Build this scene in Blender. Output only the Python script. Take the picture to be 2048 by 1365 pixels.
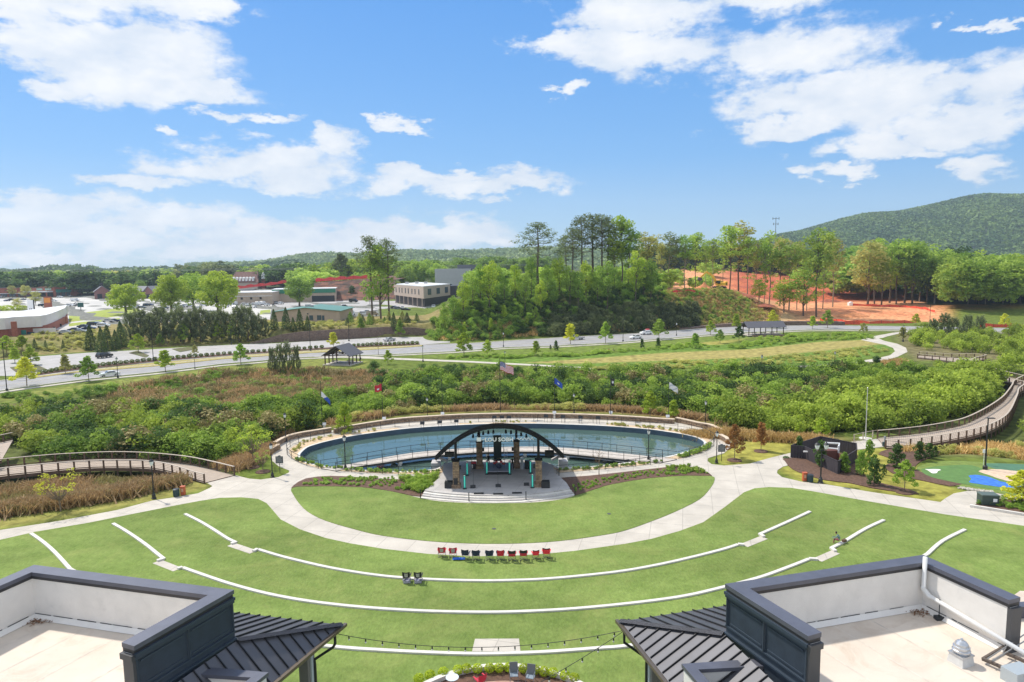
import bpy, bmesh, math, random
import numpy as np
from mathutils import Vector, Matrix
from mathutils.geometry import tessellate_polygon
R = math.radians
random.seed(7); rng = np.random.default_rng(7)
S = bpy.context.scene
for o in list(S.objects): bpy.data.objects.remove(o)
COL = S.collection

# ---------------- camera ----------------
PITCH, ROLL, FPX, CH = 6.3, 0.8, 1365.0, 27.0
def cam_basis():
    p = R(PITCH); r = R(ROLL)
    F = Vector((0, math.cos(p), -math.sin(p))); R0 = Vector((1, 0, 0)); U0 = Vector((0, math.sin(p), math.cos(p)))
    return F, R0*math.cos(r) - U0*math.sin(r), U0*math.cos(r) + R0*math.sin(r)
CF, CR, CU = cam_basis()
cd = bpy.data.cameras.new('camera'); cam = bpy.data.objects.new('camera', cd); COL.objects.link(cam)
m = Matrix((CR, CU, -CF)).transposed().to_4x4(); m.translation = Vector((0, 0, CH))
cam.matrix_world = m
cd.sensor_width = 36; cd.lens = FPX/2048*36; cd.clip_start = 0.5; cd.clip_end = 30000
S.camera = cam

# ---------------- light ----------------
SUN_EL, SUN_AZ = 53, -52          # azimuth measured from +Y towards +X
S.view_settings.view_transform = 'Standard'; S.view_settings.look = 'None'
S.view_settings.exposure = 0.4; S.view_settings.gamma = 1
sd = Vector((math.sin(R(SUN_AZ))*math.cos(R(SUN_EL)), math.cos(R(SUN_AZ))*math.cos(R(SUN_EL)), math.sin(R(SUN_EL))))
sl = bpy.data.lights.new('sun', 'SUN'); sl.energy = 3.5; sl.angle = R(2.5); sl.color = (1, .94, .84)
so = bpy.data.objects.new('sun', sl); COL.objects.link(so)
so.rotation_euler = (-sd).to_track_quat('-Z', 'Y').to_euler()
W = bpy.data.worlds.new('World'); S.world = W; W.use_nodes = True
def build_world():
    nt = W.node_tree; N = nt.nodes; L = nt.links; N.clear()
    def nd(t, **k):
        n = N.new(t)
        for a, b in k.items(): setattr(n, a, b)
        return n
    def mth(op, a, b=None, clamp=False):
        n = nd('ShaderNodeMath', operation=op, use_clamp=clamp)
        for i, v in enumerate((a, b)):
            if v is None: continue
            if isinstance(v, (int, float)): n.inputs[i].default_value = v
            else: L.new(v, n.inputs[i])
        return n.outputs[0]
    out = nd('ShaderNodeOutputWorld'); bg = nd('ShaderNodeBackground'); L.new(bg.outputs[0], out.inputs[0])
    sky = nd('ShaderNodeTexSky', sky_type='NISHITA', sun_disc=False)
    sky.sun_elevation = R(SUN_EL); sky.sun_rotation = R(SUN_AZ); sky.altitude = 300
    sky.air_density = 1.0; sky.dust_density = .6; sky.ozone_density = 2.5
    bg.inputs[1].default_value = SKYSTR
    tc = nd('ShaderNodeTexCoord'); sp = nd('ShaderNodeSeparateXYZ'); L.new(tc.outputs['Generated'], sp.inputs[0])
    az = mth('ARCTAN2', sp.outputs[0], sp.outputs[1]); el = mth('ARCSINE', sp.outputs[2])
    cb = nd('ShaderNodeCombineXYZ'); L.new(az, cb.inputs[0]); L.new(el, cb.inputs[1])
    # wispy distortion of the cloud field
    def noise(scale, detail, rough, zoff, stretch=2.2):
        mp = nd('ShaderNodeMapping'); L.new(cb.outputs[0], mp.inputs[0]); mp.inputs['Scale'].default_value = (scale, scale*stretch, 1); mp.inputs['Location'].default_value = (zoff, zoff*1.7, zoff)
        n = nd('ShaderNodeTexNoise'); n.inputs['Scale'].default_value = 1; n.inputs['Detail'].default_value = detail; n.inputs['Roughness'].default_value = rough
        L.new(mp.outputs[0], n.inputs['Vector']); return n
    n1 = noise(9, 7, .62, 3.1); n2 = noise(30, 6, .6, 8.3, 1.7); n3 = noise(14, 5, .55, 14.3, 2.0)
    def vm(op, a, b):
        n = nd('ShaderNodeVectorMath', operation=op)
        for i, v in enumerate((a, b)):
            if isinstance(v, tuple): n.inputs[i].default_value = v
            else: L.new(v, n.inputs[i])
        return n
    wc = vm('SUBTRACT', n1.outputs['Color'], (.5, .5, .5)); ws = vm('MULTIPLY', wc.outputs[0], (.22, .10, 0)); P = vm('ADD', cb.outputs[0], ws.outputs[0]).outputs[0]
    blobs = CLOUDS
    acc = None
    for (x, y, w, h) in blobs:
        a = math.atan((x-1024)/FPX); ca = math.cos(a); e = math.atan((532-.014*(x-1024)-y)/FPX*ca)
        wa = w/FPX*ca*ca; ha = h/FPX*ca
        s = vm('SUBTRACT', P, (a, e, 0)); q = vm('MULTIPLY', s.outputs[0], (1/wa, 1/ha, 0))
        ln = nd('ShaderNodeVectorMath', operation='LENGTH'); L.new(q.outputs[0], ln.inputs[0])
        v = mth('SUBTRACT', 1.0, ln.outputs['Value'])
        acc = v if acc is None else mth('MAXIMUM', acc, v)
    acc = mth('MAXIMUM', acc, -1.2)
    d = mth('ADD', acc, mth('MULTIPLY', mth('SUBTRACT', n1.outputs['Fac'], .5), 1.5))
    d = mth('ADD', d, mth('MULTIPLY', mth('SUBTRACT', n2.outputs['Fac'], .5), 1.25))
    hi = nd('ShaderNodeMapRange', interpolation_type='SMOOTHSTEP'); L.new(el, hi.inputs[0]); hi.inputs[1].default_value = .5; hi.inputs[2].default_value = .8; bk_ = nd('ShaderNodeMapRange', interpolation_type='SMOOTHSTEP'); L.new(mth('ABSOLUTE', az), bk_.inputs[0]); bk_.inputs[1].default_value = .85; bk_.inputs[2].default_value = 1.2
    d = mth('MAXIMUM', d, mth('SUBTRACT', mth('MULTIPLY', mth('MAXIMUM', hi.outputs[0], bk_.outputs[0]), mth('ADD', .8, mth('MULTIPLY', mth('SUBTRACT', n1.outputs['Fac'], .45), 3.5))), .6))  # unseen cloud added overhead and behind the camera to whiten the fill light
    cov = nd('ShaderNodeMapRange', interpolation_type='SMOOTHSTEP'); L.new(d, cov.inputs[0]); cov.inputs[1].default_value = -.24; cov.inputs[2].default_value = .42
    # cloud body: bright rims, slightly blue-grey undersides from the field's own thickness
    th = nd('ShaderNodeMapRange'); L.new(mth('ADD', mth('MULTIPLY', n3.outputs['Fac'], 1.5), mth('MULTIPLY', d, .35)), th.inputs[0]); th.inputs[1].default_value = .45; th.inputs[2].default_value = 1.25
    cr = nd('ShaderNodeMix', data_type='RGBA'); L.new(th.outputs[0], cr.inputs[0]); cr.inputs[6].default_value = CLOUD_LO; cr.inputs[7].default_value = CLOUD_HI
    # thin horizon haze belt
    hz = nd('ShaderNodeMapRange', interpolation_type='SMOOTHSTEP'); L.new(el, hz.inputs[0]); hz.inputs[1].default_value = .09; hz.inputs[2].default_value = -.02; hz.inputs[3].default_value = 0; hz.inputs[4].default_value = .2
    hs = nd('ShaderNodeHueSaturation'); hs.inputs['Saturation'].default_value = SKYSAT; hs.inputs['Value'].default_value = SKYVAL; hs.inputs['Hue'].default_value = SKYHUE; L.new(sky.outputs[0], hs.inputs['Color'])
    rp = nd('ShaderNodeMapRange'); L.new(el, rp.inputs[0]); rp.inputs[1].default_value = 0; rp.inputs[2].default_value = .42; gr = nd('ShaderNodeValToRGB'); L.new(rp.outputs[0], gr.inputs[0])
    gr.color_ramp.elements[0].color = (2.05, 3.15, 4.3, 1); gr.color_ramp.elements[1].color = (.36, 1.65, 4.3, 1); e_ = gr.color_ramp.elements.new(.35); e_.color = (.85, 2.3, 4.5, 1)
    m0 = nd('ShaderNodeMix', data_type='RGBA'); m0.inputs[0].default_value = .78; L.new(hs.outputs[0], m0.inputs[6]); L.new(gr.outputs[0], m0.inputs[7])
    mx = nd('ShaderNodeMix', data_type='RGBA'); L.new(mth('MULTIPLY', cov.outputs[0], .96), mx.inputs[0]); L.new(m0.outputs[2], mx.inputs[6]); L.new(cr.outputs[2], mx.inputs[7])
    L.new(mx.outputs[2], bg.inputs[0])
SKYSTR = .15; SKYSAT = 1.22; SKYVAL = .9; SKYHUE = .505
CLOUD_LO = (3.5, 4.0, 4.7, 1); CLOUD_HI = (5.2, 5.25, 5.35, 1); HAZEC = (3.9, 5.0, 6.1, 1)
CLOUDS = [(60,20,300,55),(300,20,210,50),(180,110,170,60),(340,130,170,60),(270,170,160,50),(430,190,110,30),(140,185,90,22),(470,40,50,40),
 (540,330,190,36),(690,300,55,28),(600,362,120,26),(330,368,95,16),(930,372,210,22),(880,352,130,16),(1040,385,90,14),(820,247,45,15),(330,275,30,14),(530,252,70,12),
 (60,435,240,40),(330,448,180,40),(150,480,260,34),(520,480,240,30),(760,470,250,38),(900,458,140,34),(560,505,320,20),(90,522,160,14),(980,475,70,16),
 (1290,45,170,45),(1500,15,160,35),(1120,115,100,22),(1280,125,190,45),(1560,130,190,60),(1700,210,250,70),(1560,268,120,18),(1930,170,150,60),(1890,250,170,45),(1750,300,130,32),(1990,348,60,32),(1120,193,40,12),(1690,350,70,13),(1830,310,90,20),(1950,60,90,10)]
build_world()
S.cycles.max_bounces = 6; S.cycles.transparent_max_bounces = 8
S.render.resolution_x = 1024; S.render.resolution_y = 682

# ---------------- px -> world helpers (the camera's own ray hits a level or the terrain) ----------------
def ray(px, py): return CF + CR*((px-1024)/FPX) + CU*((682.5-py)/FPX)
def G(px, py, z=0.0):
    d = ray(px, py); t = (z-CH)/d.z
    return Vector((d.x*t, d.y*t, z))
def G2(px, py, z=0.0): v = G(px, py, z); return (v.x, v.y)
def dist_pt(px, y, z):           # point at ground distance y seen in column px
    d = ray(px, 540); t = y/d.y; return Vector((d.x*t, y, z))
def sstep(a, b, x): t = np.clip((x-a)/(b-a), 0, 1); return t*t*(3-2*t)
def sdist(X, Y, poly):           # signed distance, negative inside
    P = np.array([(p[0], p[1]) for p in poly]); d = np.full(X.shape, 1e9); ins = np.zeros(X.shape, bool)
    for i in range(len(P)):
        a = P[i]; b = P[(i+1) % len(P)]; e = b-a; w = np.stack([X-a[0], Y-a[1]], -1)
        t = np.clip((w@e)/(e@e+1e-9), 0, 1); q = w-t[..., None]*e; d = np.minimum(d, (q**2).sum(-1))
        c = ((a[1] > Y) != (b[1] > Y)) & (X < (b[0]-a[0])*(Y-a[1])/(b[1]-a[1]+1e-12)+a[0]); ins ^= c
    return np.where(ins, -1, 1)*np.sqrt(d)
def interp(x, pts): return np.interp(x, [p[0] for p in pts], [p[1] for p in pts])

# ---------------- materials ----------------
MATS = {}
def mat(name, col, rough=.8, var=0, scale=5, col2=None, metal=0, bump=0, bscale=None, spec=.5, detail=6, objvar=0, emit=None, vcol=None, obj_space=False, stretch=None, contrast=(.35,.65)):
    if name in MATS: return MATS[name]
    M = bpy.data.materials.new(name); M.use_nodes = True; nt = M.node_tree; N = nt.nodes; L = nt.links
    b = N['Principled BSDF']; b.inputs['Roughness'].default_value = rough; b.inputs['Metallic'].default_value = metal
    b.inputs['Specular IOR Level'].default_value = spec
    c = (*col, 1)
    geo = N.new('ShaderNodeTexCoord')
    src = geo.outputs['Object']
    if not obj_space:
        g2 = N.new('ShaderNodeNewGeometry'); src = g2.outputs['Position']
    if stretch:
        mp = N.new('ShaderNodeMapping'); mp.inputs['Scale'].default_value = stretch; L.new(src, mp.inputs[0]); src = mp.outputs[0]
    last = None
    if vcol:
        a = N.new('ShaderNodeAttribute'); a.attribute_name = vcol; last = a.outputs['Color']
    if var or col2:
        n = N.new('ShaderNodeTexNoise'); n.inputs['Scale'].default_value = scale; n.inputs['Detail'].default_value = detail; n.inputs['Roughness'].default_value = .6
        L.new(src, n.inputs['Vector'])
        mr = N.new('ShaderNodeMapRange'); L.new(n.outputs['Fac'], mr.inputs[0]); mr.inputs[1].default_value = contrast[0]; mr.inputs[2].default_value = contrast[1]
        mx = N.new('ShaderNodeMix'); mx.data_type = 'RGBA'
        if col2: mx.inputs[6].default_value = c; mx.inputs[7].default_value = (*col2, 1); L.new(mr.outputs[0], mx.inputs[0])
        else:
            mx.blend_type = 'MULTIPLY'; mx.inputs[0].default_value = 1
            mr.inputs[3].default_value = 1-var; mr.inputs[4].default_value = 1+var
            if last: L.new(last, mx.inputs[6])
            else: mx.inputs[6].default_value = c
            L.new(mr.outputs[0], mx.inputs[7])
        last = mx.outputs[2]
    if objvar:
        oi = N.new('ShaderNodeObjectInfo'); hs = N.new('ShaderNodeHueSaturation')
        mr = N.new('ShaderNodeMapRange'); L.new(oi.outputs['Random'], mr.inputs[0]); mr.inputs[3].default_value = 1-objvar; mr.inputs[4].default_value = 1+objvar; L.new(mr.outputs[0], hs.inputs['Value'])
        if last: L.new(last, hs.inputs['Color'])
        else: hs.inputs['Color'].default_value = c
        last = hs.outputs[0]
    if last: L.new(last, b.inputs['Base Color'])
    else: b.inputs['Base Color'].default_value = c
    if emit: b.inputs['Emission Color'].default_value = (*col, 1); b.inputs['Emission Strength'].default_value = emit
    if bump:
        n = N.new('ShaderNodeTexNoise'); n.inputs['Scale'].default_value = bscale or scale*4; n.inputs['Detail'].default_value = 5; L.new(src, n.inputs['Vector'])
        bp = N.new('ShaderNodeBump'); bp.inputs['Strength'].default_value = bump; bp.inputs['Distance'].default_value = .05; L.new(n.outputs['Fac'], bp.inputs['Height']); L.new(bp.outputs[0], b.inputs['Normal'])
    MATS[name] = M; return M
def foliage(name, c1, c2, trans=.45, objvar=.18):
    c1 = [min(.7, v*k) for v, k in zip(c1, (1.7, 1.5, 1.2))]; c2 = [min(.75, v*k) for v, k in zip(c2, (1.5, 1.38, 1.15))]
    if name in MATS: return MATS[name]
    M = bpy.data.materials.new(name); M.use_nodes = True; nt = M.node_tree; N = nt.nodes; L = nt.links
    b = N['Principled BSDF']; b.inputs['Roughness'].default_value = .6; b.inputs['Specular IOR Level'].default_value = .2
    a = N.new('ShaderNodeAttribute'); a.attribute_name = 'tint'
    mx = N.new('ShaderNodeMix'); mx.data_type = 'RGBA'; mx.inputs[6].default_value = (*c1, 1); mx.inputs[7].default_value = (*c2, 1); L.new(a.outputs['Fac'], mx.inputs[0])
    oi = N.new('ShaderNodeObjectInfo'); hs = N.new('ShaderNodeHueSaturation')
    mr = N.new('ShaderNodeMapRange'); L.new(oi.outputs['Random'], mr.inputs[0]); mr.inputs[3].default_value = 1-objvar; mr.inputs[4].default_value = 1+objvar; L.new(mr.outputs[0], hs.inputs['Value'])
    L.new(mx.outputs[2], hs.inputs['Color']); L.new(hs.outputs[0], b.inputs['Base Color'])
    t = N.new('ShaderNodeBsdfTranslucent'); L.new(hs.outputs[0], t.inputs[0]); ms = N.new('ShaderNodeMixShader'); ms.inputs[0].default_value = trans
    L.new(b.outputs[0], ms.inputs[1]); L.new(t.outputs[0], ms.inputs[2]); L.new(ms.outputs[0], N['Material Output'].inputs[0])
    MATS[name] = M; return M

# ---------------- mesh helpers ----------------
class MB:
    def __init__(s): s.v = []; s.f = []; s.m = []; s.mats = []
    def mi(s, mt):
        if mt is None: return 0
        if mt not in s.mats: s.mats.append(mt)
        return s.mats.index(mt)
    def face(s, pts, mt=None):
        i = len(s.v); s.v += [tuple(p) for p in pts]; s.f.append(tuple(range(i, i+len(pts)))); s.m.append(s.mi(mt))
    def add(s, vs, fs, mt=None):
        i = len(s.v); s.v += [tuple(p) for p in vs]; k = s.mi(mt)
        for f in fs: s.f.append(tuple(i+j for j in f)); s.m.append(k)
    def box(s, c, d, rz=0, mt=None, ry=0, rx=0, taper=1):
        hx, hy, hz = d[0]/2, d[1]/2, d[2]/2; M = Matrix.Rotation(rz, 3, 'Z') @ Matrix.Rotation(ry, 3, 'Y') @ Matrix.Rotation(rx, 3, 'X')
        vs = []
        for z in (-1, 1):
            k = taper if z > 0 else 1
            for x, y in ((-1, -1), (1, -1), (1, 1), (-1, 1)): vs.append(Vector(c)+M @ Vector((x*hx*k, y*hy*k, z*hz)))
        s.add(vs, [(3, 2, 1, 0), (4, 5, 6, 7), (0, 1, 5, 4), (1, 2, 6, 5), (2, 3, 7, 6), (3, 0, 4, 7)], mt); return s
    def beam(s, a, b, w, h=None, mt=None):     # rectangular bar between two points
        a = Vector(a); b = Vector(b); h = h or w; d = (b-a).normalized(); u = Vector((0, 0, 1))
        if abs(d.z) > .95: u = Vector((0, 1, 0))
        x = d.cross(u).normalized()*w/2; y = x.cross(d).normalized()*h/2
        vs = [p+i*x+j*y for p in (a, b) for i, j in ((-1, -1), (1, -1), (1, 1), (-1, 1))]
        s.add(vs, [(3, 2, 1, 0), (4, 5, 6, 7), (0, 1, 5, 4), (1, 2, 6, 5), (2, 3, 7, 6), (3, 0, 4, 7)], mt); return s
    def tube(s, pts, rad, n=8, mt=None, cap=True):
        pts = [Vector(p) for p in pts]; rs = rad if isinstance(rad, (list, tuple)) else [rad]*len(pts); k0 = len(s.v); k = s.mi(mt); ref = None
        for i, p in enumerate(pts):
            d = (pts[min(i+1, len(pts)-1)]-pts[max(i-1, 0)]).normalized()
            if ref is None: ref = Vector((1, 0, 0)) if abs(d.x) < .9 else Vector((0, 1, 0))
            x = (ref-d*ref.dot(d)).normalized(); ref = x; y = d.cross(x)
            for j in range(n): a = 2*math.pi*j/n; s.v.append(tuple(p+(x*math.cos(a)+y*math.sin(a))*rs[i]))
        for i in range(len(pts)-1):
            for j in range(n): a = k0+i*n+j; b = k0+i*n+(j+1) % n; s.f.append((a, b, b+n, a+n)); s.m.append(k)
        if cap: s.f.append(tuple(k0+j for j in range(n))[::-1]); s.m.append(k); s.f.append(tuple(k0+(len(pts)-1)*n+j for j in range(n))); s.m.append(k)
        return s
    def lathe(s, prof, n=12, c=(0, 0, 0), mt=None): return s.tube([(c[0], c[1], c[2]+z) for r, z in prof], [max(r, .001) for r, z in prof], n, mt)
    def prism(s, poly, z0, z1, mt=None, holes=(), side=None, bottom=False):
        z0f = z0 if callable(z0) else (lambda x, y: z0); z1f = z1 if callable(z1) else (lambda x, y: z1)
        loops = [list(poly)]+[list(h) for h in holes]
        fl = [p for l in loops for p in l]
        tris = tessellate_polygon([[Vector((p[0], p[1], 0)) for p in l] for l in loops])
        vs = [(p[0], p[1], z1f(p[0], p[1])) for p in fl]
        fs = []
        for t in tris:
            a, b, c = (Vector(vs[i][:2]) for i in t); cr = (b-a).cross(c-a)
            fs.append(t if cr > 0 else t[::-1])
        s.add(vs, fs, mt)
        if bottom: s.add([(p[0], p[1], z0f(p[0], p[1])) for p in fl], [f[::-1] for f in fs], mt)
        if side is not False:
            for li, l in enumerate(loops):
                ar = sum(l[i][0]*l[(i+1) % len(l)][1]-l[(i+1) % len(l)][0]*l[i][1] for i in range(len(l)))
                if (ar < 0) != (li > 0): l = l[::-1]
                if li > 0: pass
                for i in range(len(l)):
                    a = l[i]; b = l[(i+1) % len(l)]
                    s.face([(a[0], a[1], z0f(*a[:2])), (b[0], b[1], z0f(*b[:2])), (b[0], b[1], z1f(*b[:2])), (a[0], a[1], z1f(*a[:2]))], side or mt)
        return s
    def build(s, name, mt=None, parent=None, smooth=False, bevel=0, loc=None):
        u = sorted({i for f in s.f for i in f}); ix_ = {k: i for i, k in enumerate(u)}; me = bpy.data.meshes.new(name); me.from_pydata([s.v[k] for k in u], [], [tuple(ix_[i] for i in f) for f in s.f]); me.update()
        ms = s.mats or [mt]
        for q in ms: me.materials.append(q if q else mt)
        if len(ms) > 1: me.polygons.foreach_set('material_index', s.m)
        if smooth: me.polygons.foreach_set('use_smooth', [True]*len(me.polygons))
        o = bpy.data.objects.new(name, me); COL.objects.link(o)
        if parent: o.parent = parent
        if loc is not None: o.location = loc
        if bevel: b = o.modifiers.new('bevel', 'BEVEL'); b.width = bevel; b.segments = 2; b.limit_method = 'ANGLE'
        return o
def thing(name, label, cat, loc=(0, 0, 0), rz=0, group=None, s=1):
    o = bpy.data.objects.new(name, None); COL.objects.link(o); o.location = loc; o.rotation_euler = (0, 0, rz); o.scale = (s, s, s)
    o.empty_display_size = .3
    return tag(o, label, cat, group)
def tag(o, label, cat, group=None, kind=None):
    o['label'] = label
    if cat: o['category'] = cat
    if group: o['group'] = group
    if kind: o['kind'] = kind
    return o
def struct(o): o['kind'] = 'structure'; return o
def copy_tree(o, parent=None):
    c = o.copy(); COL.objects.link(c)
    if parent: c.parent = parent
    for ch in o.children: copy_tree(ch, c)
    return c
def dup(root, loc, rz=None, label=None, s=None):
    c = copy_tree(root); c.location = loc
    if rz is not None: c.rotation_euler = (0, 0, rz)
    if label: c['label'] = label
    if s is not None: c.scale = (s, s, s) if not isinstance(s, tuple) else s
    return c
ORD = ['first', 'second', 'third', 'fourth', 'fifth', 'sixth', 'seventh', 'eighth', 'ninth', 'tenth', 'eleventh', 'twelfth', 'thirteenth', 'fourteenth', 'fifteenth', 'sixteenth', 'seventeenth', 'eighteenth', 'nineteenth', 'twentieth']
def ordn(i):
    if i < 20: return ORD[i]
    n = i+1; t = {2: 'twenty', 3: 'thirty', 4: 'forty', 5: 'fifty', 6: 'sixty', 7: 'seventy', 8: 'eighty', 9: 'ninety'}[n//10]
    tt = {2: 'twentieth', 3: 'thirtieth', 4: 'fortieth', 5: 'fiftieth', 6: 'sixtieth', 7: 'seventieth', 8: 'eightieth', 9: 'ninetieth'}[n//10]
    return tt if n % 10 == 0 else t+' '+ORD[n % 10-1]

# ---------------- terrain ----------------
def pxof(x, y): return 1024+FPX*x/np.maximum(y, 1.)
def W2(pts, z=0.): return [G2(a, b, z) for a, b in pts]
PARK = W2([(-500,1150),(0,1061),(117,1043),(234,1021),(305,1002),(352,995),(396,987.5),(419,977),(425,973),(410,964),(469,951),(498,958),(521.5,960),(557,955),(577,946.5),(579,942),(557,933),(545,923),(542,911),(557,897),(557,886),(580,877),(600,872),(637,866),(662,862),(729,851),(799,842),(860,838),(924,834.6),(1000,832.5),(1048,832),(1124,833),(1224,836),(1324,843),(1349,844.6),(1399,852),(1423,857),(1448,869.5),(1463,887),(1463,894),(1448,907),(1416,917),(1415,923),(1423,929),(1448,932),(1500,928),(1538,917),(1579,907),(1612,898),(1655,892),(1705,884),(1772,876),(1769,894),(1714,900),(1660,908),(1600,925),(1566,934),(1555,941),(1554,947),(1564,955),(1602,964),(1655,970),(1743,985),(1881,1005),(1890,998),(1907,988),(1933,983),(1963,982),(2048,990),(2300,1030),(2500,1140)])
PARK += [(28, 18), (-28, 18)]
POND = W2([(603,906),(615,896),(632,890),(650,885),(685,877),(724,870),(799,860),(850,855.5),(899,852.5),(950,850),(1000,848.5),(1050,848.3),(1100,849),(1160,851),(1224,854),(1299,860),(1335,865),(1361,869),(1385,874),(1399,879),(1408,886),(1405,892),(1395,898),(1360,908),(1331,915),(1290,921),(1249,927),(1174,935),(1125,938),(1108,932),(1084,926),(996,924),(943,926),(887,931),(872,939),(820,944),(769,943),(724,941),(675,936),(640,932),(612,925),(603,919),(600,912)])
BASIN = W2([(-500,1060),(-100,1045),(0,1032),(117,1015),(234,997),(300,983),(350,973),(400,960),(440,948),(475,935),(520,920),(530,905),(540,885),(600,862),(660,850),(800,830),(1000,821),(1124,823),(1224,825),(1324,832),(1423,846),(1465,866),(1560,872),(1650,872),(1720,864),(1775,868),(1790,890),(1800,915),(1850,918),(1950,912),(2100,930),(2600,960),(2400,800),(2048,735),(1900,722),(1830,728),(1640,748),(1200,755),(1000,748),(740,742),(600,742),(450,748),(200,785),(0,812),(-500,870)])
def T(x, y):
    x = np.asarray(x, float); y = np.asarray(y, float); px = pxof(x, y); h = np.zeros(x.shape)
    # left: bank behind the parking lot up to the commercial ground
    st = interp(px, [(-2000, 205), (0, 214), (79, 224), (290, 240), (600, 256), (850, 268), (900, 272)])
    left = 1-sstep(830, 930, px)
    h = h + left*4.5*sstep(st, st+interp(px, [(0, 20), (500, 20), (560, 4), (850, 4)]), y)
    # wooded knoll
    kst = interp(px, [(850, 246), (942, 243), (1133, 258), (1283, 268), (1407, 286), (1490, 296), (1700, 312)])
    kl = sstep(840, 950, px)*(1-sstep(1430, 1610, px))
    h = h + kl*14.5*sstep(kst, kst+30, y)*(1-.5*sstep(330, 460, y))
    # right: low pad, then the cleared red hill
    rt = sstep(1500, 1640, px)
    h = h + rt*2.5*sstep(318, 345, y)
    h = h + sstep(1150, 1400, px)*(1-sstep(1760, 1900, px))*(12.5*sstep(380, 640, y)+.8*np.sin(y*.09+x*.02)*sstep(390, 430, y))
    h = h + sstep(560, 750, px)*(1-sstep(1200, 1400, px))*10*sstep(480, 700, y)
    h = h + 4.0*np.exp(-(((px-600)/170)**2))*sstep(480, 620, y)
    # basin with the boardwalks
    near = (y < 240) & (y > 50)
    if near.any():
        d = np.full(x.shape, 50.); d[near] = sdist(x[near], y[near], BASIN); h = h-1.5*(1-sstep(-7, 0, d))
        d = np.full(x.shape, 50.); d[near] = sdist(x[near], y[near], POND); h = np.where(d < 1.0, -3.0, h)
    nr = (y < 150) & (y > -40)
    if nr.any():
        d = np.full(x.shape, 50.); d[nr] = sdist(x[nr], y[nr], PARK); h = np.where((h > -1), h-.45*(1-sstep(-2.5, 0, d)), h)
    # fine relief
    rel = .5*np.sin(x*.11+1.3)*np.sin(y*.09+.4)+.3*np.sin(x*.27+y*.21)
    out = sstep(0, 8, np.abs(h)) * sstep(300, 340, y)
    return h + rel*out*1.6
def Tz(x, y): return float(T(np.array([x]), np.array([y]))[0])
def GT(px, py):                   # ray against terrain
    d = ray(px, py)
    ys = np.concatenate([np.arange(30, 400, 1.0), np.arange(400, 4000, 6.0)]); t = ys/d.y
    X = d.x*t; Z = CH+d.z*t; H = T(X, ys)
    k = np.argmax(Z <= H)
    if Z[k] > H[k]: k = len(ys)-1
    return Vector((X[k], ys[k], H[k]))

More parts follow.
